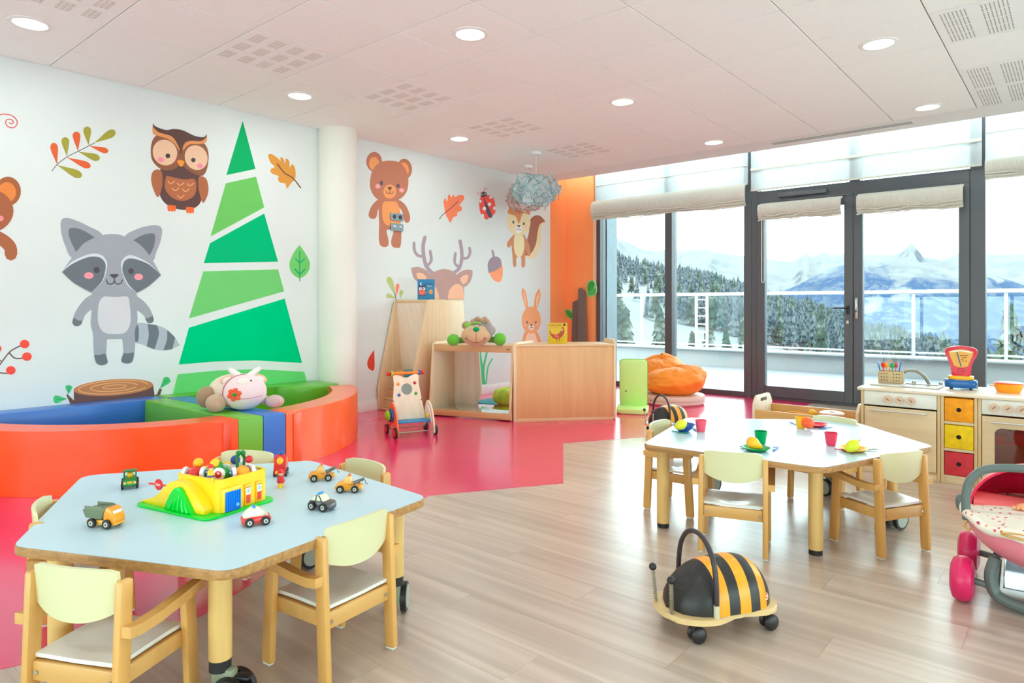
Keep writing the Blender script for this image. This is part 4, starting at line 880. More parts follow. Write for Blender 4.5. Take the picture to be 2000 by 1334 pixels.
m.bb(-bx, bx, -by, -by+.003, 0, bh, bev=.001); m.bb(-bx, bx, by-.003, by, 0, bh, bev=.001); m.bb(-bx, -bx+.003, -by, by, 0, bh); m.bb(bx-.003, bx, -by, by, 0, bh); m.bb(-bx, bx, -by, by, 0, .003)
m.build('basket', M('#CDB183', .6, 'plastic'), t)
m = MB()
for gx in (-.031, .031):
    for a in (-1, 0, 1):
        for z in (.015, .033, .051): m.cyl((gx+a*.014, -by-.0004, z), (gx+a*.014, -by+.001, z), .003, n=8)
o = m.build('perforation', M('#2A1E14', .9), t); o['kind'] = 'stuff'
def utensil(lab, x, y, hx, kind, lean):
    t = thing('toy_'+kind, lab, kind, (-.955+x, 4.93+y, KZ+.016)); m = MB(); tip = Vector((lean[0], lean[1], .125)); c = M(hx, .35, 'plastic')
    m.cyl((0, 0, 0), tip*.8, .0035, n=8); m.build('handle', c, t)
    m = MB(); mt, _ = aim(tip*.78, tip); 
    if kind == 'spatula': m.box((0, 0, .014), (.034, .005, .038), bev=.004, m=mt)
    elif kind == 'spoon': m.sph((0, 0, .012), .014, (1, .4, 1.3), 12, m=mt)
    elif kind == 'fork':
        m.box((0, 0, 0), (.022, .004, .014), bev=.002, m=mt)
        for k in (-1, 0, 1): m.cyl((k*.009, 0, .005), (k*.009, 0, .032), .002, n=6, m=None) if False else m.lathe([(.0022, 0), (.0016, .03), (0, .032)], 6, m=mt @ T(k*.009, 0, .004))
    else:
        for k in range(9): 
            a = 2*PI*k/9; m.tube([mt @ Vector((0, 0, 0)), mt @ Vector((.018*math.cos(a), .018*math.sin(a), .02)), mt @ Vector((.02*math.cos(a), .02*math.sin(a), .034)), mt @ Vector((0, 0, .05))], .0009, 5)
    m.build('head', c if kind != 'whisk' else M('#F0A070', .3, 'metal', metal=.3), t)
utensil('blue toy spatula leaning left out of the basket', -.045, .0, '#2F6FB8', 'spatula', (-.02, 0)); utensil('red toy spoon in the basket beside the blue spatula', -.03, -.012, '#E3341C', 'spoon', (-.004, -.01))
utensil('orange wire toy whisk standing in the middle of the basket', 0, .005, '#FF9A1A', 'whisk', (0, 0)); utensil('orange toy spoon low in the basket', -.012, -.015, '#FFA51E', 'spoon', (-.003, -.01)); utensil('green toy spoon low in the basket', .018, -.01, '#2DA852', 'spoon', (.002, -.006))
utensil('blue toy fork spread to the right of the basket', .04, -.005, '#1F62BE', 'fork', (.026, 0)); utensil('pink toy spoon behind the blue fork in the basket', .03, .012, '#E85A78', 'spoon', (.004, .01))
# toy scale
t = thing('toy_scale', 'red, yellow and blue toy shop scale standing on the worktop', 'toy scale', (-.565, 4.93, KZ+.0005), .10); t.scale = (1, 1, 1.24)
m = MB(); m.prism(rounded([(-.085, -.055), (.085, -.055), (.085, .055), (-.085, .055)], .045, 5), .008, .048, bev=.016, seg=3)
for x in (-.05, .05):
    for y in (-.03, .03): m.cyl((x, y, 0), (x, y, .01), .009, n=10, mi=1)
m.build('base', [M('#1C5FA6', .22, 'plastic'), BLACK], t)
m = MB(); m.prism(rounded([(-.066, -.045), (.066, -.045), (.066, .045), (-.066, .045)], .035, 5), .048, .066, bev=.006); m.build('tray', M('#FFB400', .3, 'plastic'), t)
mt = Matrix(((1, 0, 0, 0), (0, 0, 1, 0), (0, 1, 0, 0), (0, 0, 0, 1)))
shp = cat([Vector(p) for p in ((-.042, .066), (-.05, .10), (-.062, .135), (-.080, .168), (-.083, .192), (-.060, .207), (0, .214), (.060, .207), (.083, .192), (.080, .168), (.062, .135), (.05, .10), (.042, .066))], True, 4)
m = MB(); m.prism([(v.x, v.y) for v in shp], -.018, .018, m=mt, bev=.005); m.build('dial_housing', M('#D31436', .28, 'plastic'), t)
shp = cat([Vector(p) for p in ((-.035, .115), (-.035, .115), (-.060, .175), (-.058, .188), (0, .197), (.058, .188), (.060, .175), (.035, .115), (.035, .115), (0, .108))], True, 4)
m = MB(); m.prism([(v.x, v.y) for v in shp], -.0195, -.018, m=mt); m.build('dial', M('#E9A93C', .35), t)
m = MB(); m.prism([(-.055, .184), (-.04, .190), (0, .194), (.04, .190), (.055, .184), (.05, .181), (0, .188), (-.05, .181)], -.0202, -.0195, m=mt); m.build('scale_band', M('#F3F3E8', .4), t)
m = MB(); m.prism([(-.002, .112), (.004, .112), (-.018, .184), (-.024, .184)], -.0212, -.0197, m=mt); m.build('pointer', M('#2F6D86', .4), t)
m = MB()
for (x0, x1, z) in ((-.005, .035, .165), (.005, .030, .155), (.0, .012, .145), (.006, .012, .138), (.018, .03, .138)): m.bb(x0, x1, -.0202, -.0195, z, z+.0035)
m.build('dial_marks', M('#8C5A22', .5), t)
m = MB(); m.tube([(.017*math.cos(q), -.0185, .088+.017*math.sin(q)) for q in [2*PI*i/24 for i in range(24)]], .0018, 6, closed=True); m.tube([(-.008, -.0185, .083), (0, -.0185, .094), (.008, -.0185, .083)], .0016, 6); m.build('emblem', M('#B80F2C', .3, 'plastic'), t)
t = pan('toy_pot', 'orange toy casserole with red lid at the right end of the worktop', (-.330, 4.93, KZ+.0005), .070, .052, '#FFA013', '#FF9A10', .3)
m = MB(); m.lathe([(0, .064), (.02, .064), (.03, .062), (.062, .060), (.074, .056), (.072, .050), (0, .050)], 28); m.build('lid', M('#E0402E', .35, 'plastic'), t)
m = MB()
for s_ in (-1, 1): m.box((s_*.078, 0, .036), (.028, .02, .006), bev=.002)
m.build('handle', M('#FF9A10', .35, 'plastic'), t)

# ================================================================== TOY WAGON BOX
t = thing('wooden_toy_wagon', 'long wooden toy trolley with slotted end handles behind the rear table', 'toy trolley', (-1.47, 5.02, 0), -.02)
m = MB()
for sx in (-1, 1):
    x = sx*.345; mtx = Matrix(((0, 0, 1, x-.009), (1, 0, 0, 0), (0, 1, 0, 0), (0, 0, 0, 1)))
    pol = rounded([(-.17, .10), (.17, .10), (.17, .33), (.12, .385), (-.12, .385), (-.17, .33)], .03, 4)
    # end panel as frame around the hand slot
    mm = MB(); mm.prism([p for p in pol], 0, .018, m=mtx, bev=.004); e_ = mm.build('end_panel', BIRCHL, t)
    mm = MB(); mm.prism(rounded([(-.06, .338), (.06, .338), (.06, .362), (-.06, .362)], .0115, 4), -.0006, .0186, m=mtx); mm.build('hand_slot', M('#6A5C50', .8), e_)
for sy in (-1, 1):
    m = MB(); m.bb(-.336, .336, sy*.165-.008, sy*.165+.008, .11, .29 if sy < 0 else .30, bev=.003); m.build('side_board', BEECHX, t)
m = MB(); m.bb(-.336, .336, -.157, .157, .115, .13); m.build('base_board', BIRCHX, t)
for sx in (-1, 1):
    for sy in (-1, 1): caster(t, sx*.28, sy*.12, .4*sx, .038)
def food(name, lab, cat_, loc, build):
    t = thing(name, lab, cat_, loc); build(t); return t
WX, WY, WZ = -1.47, 5.02, .131
def spoon_big(t):
    m = MB(); m.tube([(-.09, 0, .12), (-.05, 0, .125), (.02, 0, .118), (.05, 0, .12)], .006, 8); m.build('handle', M('#F6B23A', .4), t)
    m = MB(); m.sph((.07, 0, .13), .026, (1, .8, 1), 16); m.build('bowl', M('#F3C03A', .35), t)
food('toy_ladle', 'yellow toy ladle lying in the wooden trolley', 'ladle', (WX-.06, WY+.0, WZ+.02), spoon_big)
t = pan('toy_bucket', 'orange translucent toy tub of play food with white rim in the wooden trolley', (WX+.135, WY+.02, WZ), .075, .16, '#FF9A1A', '#F2D8D4')
m = MB(); m.lathe([(.02, .166), (.06, .170), (.079, .162), (.079, .150), (.07, .160), (.02, .160)], 28); m.build('lid_ring', M('#F0D4D0', .35, 'plastic'), t)
for k, (x, y, hx, nm) in enumerate(((-.055, -.085, '#C8202A', 'toy_strawberry'), (.01, -.09, '#2A7A35', 'toy_pea_pod'), (.07, -.095, '#F26B1A', 'toy_carrot'), (.085, -.05, '#D8D4DC', 'toy_egg'), (-.20, .0, '#FFA51E', 'toy_orange_slice'), (-.13, -.07, '#F4D08A', 'toy_bread'), (-.28, -.05, '#FFB640', 'toy_cheese'), (-.24, .09, '#FFB030', 'toy_lemon'))):
    def bf(t, hx=hx, k=k):
        m = MB(); m.sph((0, 0, .07), .026, (1.2, .8, .85), 14); m.build('body', M(hx, .4, 'plastic'), t); m = MB(); m.cyl((0, 0, .09), (.004, 0, .1), .003, n=6); m.build('stalk', M('#3C7A34', .5), t)
        m = MB(); m.lathe([(0, 0), (.03, .002), (.032, .03), (.02, .052), (0, .055)], 14); m.build('base', M('#E8B060', .5), t)
    food(nm, {'toy_strawberry': 'red toy strawberry in front of the orange tub', 'toy_pea_pod': 'dark green toy vegetable in front of the orange tub', 'toy_carrot': 'orange toy vegetable right of the green one in the trolley', 'toy_egg': 'pale lilac toy egg at the right end of the trolley',
              'toy_orange_slice': 'orange toy fruit in the middle left of the trolley', 'toy_bread': 'beige toy bun between the ladle and the tub', 'toy_cheese': 'orange toy block at the left end of the trolley', 'toy_lemon': 'orange toy fruit at the back left of the trolley'}[nm], 'toy food', (WX+.135+x, WY+y, WZ), bf)

# ================================================================== BEAN BAGS AND FLOOR CHAIR
def beanbag(label, c, r, h, rz, hx='#FF962A'):
    t = thing('bean_bag', label, 'bean bag', c, rz)
    def fn(u, v):
        a = 2*PI*u; th = PI*(v*.93)
        rr = math.sin(th)**.75 if 0 < th < PI else 0; z = (1-math.cos(PI-th))*.5
        top = max(0, z-.45); lean = top*.25*r
        p = Vector((r*rr*math.cos(a)+lean, r*rr*math.sin(a)*.92, .085+h*z*(1+.08*math.cos(a))))
        nz_ = noise.noise(Vector((math.cos(a)*1.6, math.sin(a)*1.6, z*2.0+rz))); wr_ = abs(noise.noise(Vector((a*2.4, z*7+a*1.5, rz)))); cr = .05*nz_+.045*(.25-wr_)*(.5+top)+.02*(.3-abs(noise.noise(Vector((math.cos(a)*4+z*3, math.sin(a)*4, z*6+rz)))))
        return p+Vector((math.cos(a), math.sin(a), .4))*cr*r*2.2
    m = MB(); m.grid(fn, 96, 40, closeu=True); m.build('cover', M(hx, .6, 'vinyl', bump=.35, scale=5), t, ang=80)
    m = MB(); m.lathe([(0, .003), (r*.93, .003), (r*.98, .02), (r*.98, .045), (r*.955, .048), (r*.98, .052), (r*.985, .085), (r*.97, .10), (0, .10)], 48); m.build('base_band', M('#E6D3C6', .5, 'vinyl'), t)
    m = MB(); m.sph((r*.05, -r*.05, h*1.06), .03, (1.2, 1, .5), 12); m.build('tuft', M('#F2EDEA', .7), t)
    return t
beanbag('orange bean bag in front, on its cream base by the window', (-3.34, 6.62, 0), .33, .30, .4)
beanbag('orange bean bag behind, leaning against the window mullion', (-3.78, 7.18, 0), .30, .36, 1.9)
t = thing('floor_chair', 'lime green folding floor chair with tall padded back by the low cabinet', 'floor chair', (pz(1238, 799).x, pz(1238, 799).y, 0), math.radians(207))
LIME = M('#D6FF9C', .5, 'vinyl', bump=.3)
m = MB(); m.prism(rounded([(-.15, -.02), (.15, -.02), (.15, .36), (-.15, .36)], .05, 5), .004, .05, bev=.014, seg=3); m.build('seat_pad', LIME, t, ang=60)
m = MB(); mt = T(0, .03, .03) @ R(math.radians(84), 'X'); m.prism(rounded([(-.135, 0), (.135, 0), (.135, .48), (-.135, .48)], .05, 5), -.024, .024, m=mt, bev=.014, seg=3); m.build('back_pad', LIME, t, ang=60)
m = MB(); pp = rounded([(-.137, 0), (.137, 0), (.137, .482), (-.137, .482)], .05, 5); m.tube([mt @ Vector((x, y, .0)) for x, y in pp], .004, 6, closed=True); m.build('piping', M('#8CC84A', .5), t)
m = MB()
for x in (-.05, .05): m.box((0, 0, 0), (.012, .03, .003), m=mt @ T(x*1.6, .43, .0255), bev=.001)
m.build('tab', M('#8CC84A', .5), t)
# small toys peeping out left of the floor chair
t = thing('plush_toy', 'small plush toy with orange head peeping out left of the green floor chair', 'plush toy', (-3.52, 5.92, 0), .3)
m = MB(); m.sph((0, 0, .10), .06, (.7, .8, 1.4), 16); m.build('body', M('#CFA9B4', .8, 'plush'), t); m = MB(); m.sph((0, 0, .24), .05, (.8, .9, 1.1), 16); m.build('head', M('#F28A4A', .8, 'plush'), t)
m = MB(); m.sph((-.03, -.03, .19), .018, n=10); m.sph((.02, -.045, .19), .016, n=10); m.build('paw', M('#5A4A50', .8), t); m = MB(); m.sph((-.01, -.03, .03), .028, (1, 1.4, .9), 12); m.build('foot', M('#8C6A78', .8), t)
# ================================================================== BEE RIDE-ONS
def make_bee(label):
    t = thing('bee_ride_on', label, 'ride-on toy', (0, 0, 0), 0, 'bee ride-on toys'); t.pop('group', None)
    YB, BB_ = M('#FFA514', .4, 'plastic', coat=.1), M('#221E1D', .45, 'plastic', coat=.05)
    L2, W, H, Z = .182, .113, .147, .080
    st = [0, .34, .44, .545, .655, .76, .85, 1.0]
    us = []
    for a, b_ in zip(st, st[1:]): us += [a+(b_-a)*i/5 for i in range(5)]
    us.append(1.0); m = MB(); nv = 28; rows = []
    for u in us:
        x = L2*(1-2*u); q = abs(2*u-1)
        hh = H*max(0, 1-(q**(2.6 if u < .5 else 3.2)))**.62*(.90+.14*u); ww = W*max(0, 1-q**3.0)**.5*(1.0 if u > .35 else .93+.2*u)
        rows.append([m.b.verts.new((x, ww*math.cos(PI*j/nv), Z+hh*math.sin(PI*j/nv)**.9)) for j in range(nv+1)])
    for i in range(len(rows)-1):
        seg = i//5
        for j in range(nv):
            f = m.b.faces.new((rows[i][j], rows[i+1][j], rows[i+1][j+1], rows[i][j+1])); f.material_index = 0 if seg % 2 == 0 else 1
    bmesh.ops.remove_doubles(m.b, verts=m.b.verts[:], dist=.0002)
    m.build('shell', [BB_, YB], t, ang=60)
    m = MB(); pts = cat([Vector(p) for p in ((.205, 0), (.195, .06), (.15, .105), (.085, .125), (.04, .118), (-.02, .098), (-.09, .108), (-.15, .105), (-.185, .06), (-.19, 0), (-.185, -.06), (-.15, -.105), (-.09, -.108), (-.02, -.098), (.04, -.118), (.085, -.125), (.15, -.105), (.195, -.06))], True, 4)
    m.prism([(v.x, v.y) for v in pts], .062, .080, bev=.005); m.build('platform', M('#E5C58C', .4, 'wood', axis='x', coat=.2), t)
    for (x, y) in ((.13, .085), (.13, -.085), (-.14, .075), (-.14, -.075)):
        m = MB(); m.cyl((x, y, .063), (x, y, .035), .012, n=14)
        for s_ in (-1, 1): m.sph((x-.008, y+s_*.014, .0262), .026, (1, .45, 1), 18)
        m.build('caster', BB_, t)
    for s_ in (-1, 1):
        m = MB(); p0 = Vector((.190, s_*.050, .081)); p1 = Vector((.197, s_*.058, .180)); m.tube([p0, p1], .0026, 6)
        pts = []
        for i in range(120): q = i/119; pts.append(p0+(p1-p0)*q+Vector((.0062*math.cos(q*90), .0062*math.sin(q*90), 0)))
        m.tube(pts, .0014, 4); m.build('antenna', M('#B8B29C', .35, 'metal', metal=.8), t)
        m = MB(); m.sph(p1+Vector((0, 0, .009)), .0125, n=14); m.build('antenna_ball', BLACK, t)
        m = MB(); m.cyl((.07, s_*.112, .078), (.07, s_*.112, .118), .0095, n=16); m.build('handle_socket', M('#D9D2B4', .4, 'metal', metal=.3), t)
    pts = cat([Vector(p) for p in ((.07, -.112, .118), (.07, -.110, .18), (.07, -.095, .245), (.07, -.055, .292), (.07, 0, .308), (.07, .055, .292), (.07, .095, .245), (.07, .110, .18), (.07, .112, .118))], False, 6)
    m = MB(); m.tube(pts, .0082, 12); m.build('handle', M('#3A3236', .4, 'plastic'), t)
    # round emblem on a small blue label near the tail, viewer side (+y)
    m = MB(); nn = Vector((-.42, .86, .22)).normalized(); mt = T(-.128, .0865, .112) @ nn.to_track_quat('Z', 'Y').to_matrix().to_4x4()
    m.box((0, 0, .0), (.022, .026, .001), m=mt, mi=0); m.lathe([(0, .0006), (.0115, .0006), (.0115, .0016), (0, .0016)], 20, m=mt, mi=1); m.lathe([(0, .0016), (.008, .0016), (.008, .0022), (0, .0022)], 20, m=mt, mi=2); m.lathe([(0, .0022), (.004, .0022), (.004, .0028), (0, .0028)], 16, m=mt, mi=1)
    m.build('emblem', [M('#2B7C93', .4), M('#F2E6D2', .4), M('#D9692B', .4)], t)
    return t
bee = make_bee('large black and orange striped bee ride-on in the middle of the open wood floor')
hb = Vector((-.545, -.838)).normalized(); bee.location = (-.913, 2.105, 0); bee.rotation_euler.z = math.atan2(hb.y, hb.x)
bee2 = copy_tree(bee, (-2.60, 5.06, 0), math.atan2(-.90, -.43), 'farther bee ride-on behind the left corner of the rear table')

# ================================================================== PUSH WALKER
o = Vector((-4.16, 3.63, 0)); t = thing('baby_walker', 'wooden baby push walker with red wheels, marbles and orange left side on the pink floor', 'push walker', o, heading((-.70, .60))+.33)
# local: x right, -y towards the viewer
def side(x0, x1, mi, col):
    m = MB(); pr = cat([Vector(p) for p in ((-.15, .02), (-.15, .02), (-.135, .10), (-.10, .19), (-.04, .255), (.02, .262), (.05, .22), (.09, .13), (.13, .04), (.13, .04), (.10, .03), (.04, .09), (-.04, .09), (-.11, .03))], True, 4)
    plate(m, [(v.x, v.y) for v in pr], x0, x1, bev=.002); m.build('side_panel', col, t)
side(-.158, -.146, 0, M('#F2774A', .4, 'wood')); side(.146, .158, 0, BIRCHL)
m = MB(); m.bb(-.146, .146, -.09, .06, .105, .117, bev=.002); m.build('shelf_board', M('#2F8FC8', .4), t)
m = MB(); # front board with round mirror hole
mtf = T(0, .045, .115) @ R(math.radians(78), 'X')
import itertools
def holed(m, outer, cx, cy, r, z0, z1, n=32):
    pts = []
    for i in range(n):
        a = 2*PI*i/n; d = Vector((math.cos(a), math.sin(a))); best = 9
        for p, q in zip(outer, outer[1:]+outer[:1]):
            p = Vector(p)-Vector((cx, cy)); q = Vector(q)-Vector((cx, cy)); e_ = q-p; den = d.x*e_.y-d.y*e_.x
            if abs(den) < 1e-9: continue
            tt = (p.x*e_.y-p.y*e_.x)/den; uu = (p.x*d.y-p.y*d.x)/den
            if tt > 0 and -1e-6 <= uu <= 1+1e-6: best = min(best, tt)
        pts.append(d*best)
    I = [[m.b.verts.new((cx+r*math.cos(2*PI*i/n), cy+r*math.sin(2*PI*i/n), z)) for i in range(n)] for z in (z0, z1)]
    O = [[m.b.verts.new((cx+pts[i].x, cy+pts[i].y, z)) for i in range(n)] for z in (z0, z1)]
    for i in range(n):
        j = (i+1) % n; m.b.faces.new((I[0][i], O[0][i], O[0][j], I[0][j])); m.b.faces.new((I[1][i], I[1][j], O[1][j], O[1][i])); m.b.faces.new((I[0][i], I[0][j], I[1][j], I[1][i])); m.b.faces.new((O[0][i], O[1][i], O[1][j], O[0][j]))
out = [(-.125, .14), (.125, .14), (.105, .30), (.112, .36), (.07, .372), (.03, .345), (0, .338), (-.03, .345), (-.07, .372), (-.112, .36), (-.105, .30)]
holed(m, out, 0, .245, .047, -.006, .006)
for v in m.b.verts: v.co = mtf @ v.co
m.build('front_board', BIRCHL, t)
m = MB(); m.prism([(-.143, 0), (.143, 0), (.125, .145), (-.125, .145)], -.0055, .0055, m=mtf); m.build('lower_board', BIRCHL, t)
m = MB(); m.lathe([(0, -.003), (.047, -.003), (.047, .0), (0, .0)], 28, m=mtf @ T(0, .245, 0)); m.build('mirror', M('#C8CCC8', .05, 'metal', metal=1), t)
for x, y, hx in ((-.072, .29, '#F59A1E'), (.072, .293, '#B3202A'), (-.07, .20, '#2A55B8'), (.075, .205, '#3FA34A')):
    m = MB(); m.sph((x, y, .004), .0145, n=14, m=mtf); m.build('marble', M(hx, .15, 'plastic', coat=.5), t)
hz = mtf @ Vector((0, .378, .0))
m = MB(); m.cyl(hz+Vector((-.125, 0, 0)), hz+Vector((.125, 0, 0)), .0125, n=16); m.build('handle_bar', M('#F58A1A', .35, 'plastic'), t)
for s_, hx in ((-1, '#A9C93A'), (1, '#3F6FC0')):
    m = MB(); m.cyl(hz+Vector((s_*.112, 0, 0)), hz+Vector((s_*.126, 0, 0)), .022, n=20); m.build('ring', M(hx, .3, 'plastic'), t)
    m = MB(); m.sph(hz+Vector((s_*.145, 0, 0)), .0185, n=16); m.build('end_ball', M('#D8202A', .25, 'plastic'), t)
for sx in (-1, 1):
    for y in (-.12, .10):
        m = MB(); x = sx*.160; m.cyl((x, y, .040), (x+sx*.016, y, .040), .040, n=26, mi=0); m.cyl((x+sx*.016, y, .040), (x+sx*.018, y, .040), .028, n=22, mi=1); m.build('wheel', [BLACK, RED], t)
m = MB(); m.cyl((-.16, -.12, .04), (.16, -.12, .04), .004, n=8); m.cyl((-.16, .10, .04), (.16, .10, .04), .004, n=8); m.build('axle', STEEL, t)
m = MB(); m.cyl((-.16, -.01, .165), (-.176, -.01, .165), .055, n=26); m.build('disc', M('#4A63B0', .4), t)
m = MB()
m.sph((-.197, -.015, .165), .04, (.6, 1, 1), 14)
for i in range(10): a_ = 2*PI*i/10; m.sph((-.195, -.015+.032*math.cos(a_), .165+.032*math.sin(a_)), .013, n=8)
m.build('spinner', M('#8CC431', .4, 'plastic'), t)
m = MB()
for i in range(7): a_ = 2*PI*i/7; m.sph((.125, -.055+.014*math.cos(a_), .150+.014*math.sin(a_)), .008, n=8)
m.sph((.125, -.055, .150), .014, n=10); m.build('cog', M('#F2C81A', .35, 'plastic'), t)
m = MB(); m.tube([(.140, -.11, .10), (.135, -.09, .18), (.138, -.04, .225)], .004, 8); m.build('bent_rod', WHITE, t)

# ================================================================== DOLL PRAM
t = thing('doll_pram', 'pink doll pram with grey handle hoop and magenta wheels cut off by the right edge', 'doll pram', (-.115, 3.02, 0), .05)
PK, MG, GY = M('#F08EA2', .35, 'plastic'), M('#D81B60', .35, 'plastic'), M('#66726F', .4, 'plastic')
def bowl(u, v):
    a = 2*PI*u; pr = 1-(1-v)**2.4; rx, ry = .215*(.45+.55*pr), .34*(.5+.5*pr)
    return Vector((rx*math.cos(a), ry*math.sin(a), .15+.145*v))
m = MB(); m.grid(bowl, 48, 12, closeu=True); m.prism([(bowl(i/48, 0).x, bowl(i/48, 0).y) for i in range(48)], .149, .1505); m.build('basin', PK, t)
m = MB(); m.tube([(.218*math.cos(a_), .343*math.sin(a_), .297+.006*math.sin(a_*9)) for a_ in [2*PI*i/72 for i in range(72)]], .017, 10, closed=True)
def bl(u, v):
    a = PI+PI*u; r = v; return ((.205*r*math.cos(a), .335*r*math.sin(a)-.0, .30+.022*(1-r*r)+.004*math.sin(u*20)*r), (0, 0, 1))
m.slab(bl, 40, 8, .01)
CR = bpy.data.materials.new('dotted_cotton'); CR.use_nodes = True; n_ = CR.node_tree.nodes; l_ = CR.node_tree.links.new; p_ = n_['Principled BSDF']; p_.inputs['Roughness'].default_value = .85
tc_ = n_.new('ShaderNodeTexCoord'); vo = n_.new('ShaderNodeTexVoronoi'); vo.inputs['Scale'].default_value = 42; l_(tc_.outputs['Object'], vo.inputs[0])
rp = n_.new('ShaderNodeValToRGB'); rp.color_ramp.interpolation = 'CONSTANT'; rp.color_ramp.elements[0].color = (1, 1, 1, 1); rp.color_ramp.elements[1].position = .22; rp.color_ramp.elements[1].color = (0, 0, 0, 1); l_(vo.outputs['Distance'], rp.inputs[0])
r2_ = n_.new('ShaderNodeValToRGB'); r2_.color_ramp.interpolation = 'CONSTANT'; es = r2_.color_ramp.elements; es[0].color = lin('#E0607A'); es[1].position = .4; es[1].color = lin('#E8853C'); e3 = es.new(.7); e3.color = lin('#B0305A'); l_(vo.outputs['Color'], r2_.inputs[0])
mm_ = n_.new('ShaderNodeMix'); mm_.data_type = 'RGBA'; mm_.inputs[6].default_value = lin('#F3EBDD'); l_(rp.outputs[0], mm_.inputs[0]); l_(r2_.outputs[0], mm_.inputs[7]); l_(mm_.outputs[2], p_.inputs['Base Color'])
m.build('blanket', CR, t)
m = MB(); m.tube(cat([Vector(p) for p in ((-.10, -.345, .305), (-.05, -.36, .318), (0, -.36, .305), (.05, -.36, .318), (.10, -.345, .305), (0, -.362, .300))], True, 5), .006, 6, closed=True, flat=.5)
m.tube([(0, -.36, .303), (-.04, -.36, .285)], .005, 6); m.tube([(0, -.36, .303), (.05, -.36, .287)], .005, 6); m.build('ribbon_bow', M('#E0B265', .5), t)
def hood(u, v):
    a = PI*u; ph = (PI/2)*v; return ((.20*math.cos(a)*math.cos(ph*.9), -.02+.33*math.sin(ph), .30+.165*math.sin(a)*math.cos(ph*.8)), (math.cos(a)*math.cos(ph), math.sin(ph), math.sin(a)*math.cos(ph)+.001))
m = MB(); m.slab(hood, 28, 14, .008); m.build('hood', M('#F2104F', .5, 'fabric'), t)
m = MB(); m.slab(lambda u, v: ((-.19+.38*u, -.03+.12*v-.02*math.cos((u-.5)*3), .31+.03*math.sin(v*PI)), (0, 0, 1)), 20, 6, .02); m.build('inner_rim', M('#EE6B6E', .4, 'plastic'), t)
m = MB(); hp = [(-.205, -.12, .275), (-.208, -.12, .36), (-.19, -.12, .425), (-.135, -.12, .468), (0, -.12, .482), (.135, -.12, .468), (.19, -.12, .425), (.208, -.12, .36), (.205, -.12, .275)]
m.tube(cat([Vector(p) for p in hp], False, 6), .0145, 12); m.build('handle_hoop', GY, t)
m = MB(); m.sph((-.235, .02, .30), .025, (.6, 1, 1.3), 12); m.sph((.235, .02, .30), .025, (.6, 1, 1.3), 12); m.build('hinge_cap', GY, t)
for sx in (-1, 1):
    for y in (-.17, .17):
        m = MB(); x = sx*.215
        m.lathe([(0, -.034), (.045, -.036), (.068, -.028), (.077, -.012), (.078, 0), (.077, .012), (.068, .028), (.045, .036), (0, .034)], 30, m=T(x, y, .0785) @ R(PI/2, 'Y')); m.build('wheel', MG, t)
    m = MB(); m.tube(cat([Vector(p) for p in ((sx*.12, -.16, .17), (sx*.135, -.17, .11), (sx*.12, -.17, .05), (sx*.07, -.185, .03), (0, -.19, .026))], False, 5), .024, 10, flat=.8)
    m.tube([(sx*.13, -.17, .07), (sx*.185, -.17, .078)], .012, 8); m.tube([(sx*.13, .17, .07), (sx*.185, .17, .078)], .012, 8); m.tube([(sx*.125, -.15, .06), (sx*.125, .17, .07), (sx*.11, .15, .17)], .016, 8); m.build('chassis_side', GY, t)
m = MB(); m.bb(-.10, .10, -.13, .15, .06, .064); m.bb(-.10, -.095, -.13, .15, .06, .10); m.bb(.095, .10, -.13, .15, .06, .10); m.bb(-.10, .10, .145, .15, .06, .10); m.build('tray', M('#B9C0C4', .2, 'metal', metal=.8), t)
m = MB(); m.sph((.0, -.207, .03), .03, (1.3, .12, .5), 20); m.build('oval_badge', M('#7C8785', .4, 'plastic'), t)
m = MB(); m.tube([(-.20, -.10, .27), (-.215, -.11, .25), (-.20, -.12, .235), (-.19, -.11, .25)], .005, 6, closed=True); m.build('ribbon_loop', M('#E0B265', .5), t)
m = MB(); m.sph((-.02, -.06, .335), .028, (1.6, .8, .6), 14); [m.sph((-.07+k*.012, -.075, .333), .007, (1, 1.6, .8), 8) for k in range(4)]; m.build('doll_hand', M('#F3B07C', .6, 'plastic', sss=0), t)

# ================================================================== TOY GARAGE
gx, gy, ga = -2.155, 1.018, math.radians(12.3)
t = thing('toy_garage', 'yellow toy garage with green base, blue door and slide on the front table', 'toy garage', (gx, gy, .4055), ga)
GY_ = M('#FFD21A', .3, 'plastic', coat=.2); GG = M('#35D12A', .3, 'plastic', coat=.2)
m = MB(); m.prism(rounded([(-.175, -.134), (.172, -.134), (.178, .125), (-.10, .125), (-.175, .06)], .03, 5), 0, .008, bev=.002); m.build('base_plate', GG, t)
m = MB(); x0, x1, y0, y1, w_, h_ = -.045, .160, -.080, .105, .010, .095
pr = rounded([(x0, y0), (x1, y0), (x1, y1), (x0, y1)], .022, 5); pi_ = rounded([(x0+w_, y0+w_), (x1-w_, y0+w_), (x1-w_, y1-w_), (x0+w_, y1-w_)], .014, 5)
zt = lambda p: .107
n_ = len(pr); A_ = [m.b.verts.new((*p, .008)) for p in pr]; B_ = [m.b.verts.new((*p, zt(p))) for p in pr]; C_ = [m.b.verts.new((*p, zt(p))) for p in pi_]; D_ = [m.b.verts.new((*p, .055)) for p in pi_]
for i in range(n_):
    j = (i+1) % n_; m.b.faces.new((A_[i], A_[j], B_[j], B_[i])); m.b.faces.new((B_[i], B_[j], C_[j], C_[i])); m.b.faces.new((C_[i], C_[j], D_[j], D_[i]))
m.b.faces.new(D_); m.build('building', GY_, t, ang=45)
m = MB(); # slide down to the left
sp_ = cat([Vector(p) for p in ((.13, .008), (.13, .008), (-.165, .008), (-.165, .008), (-.165, .014), (-.12, .024), (-.075, .050), (-.035, .082), (.0, .095), (.04, .094), (.09, .07), (.13, .03))], True, 4)
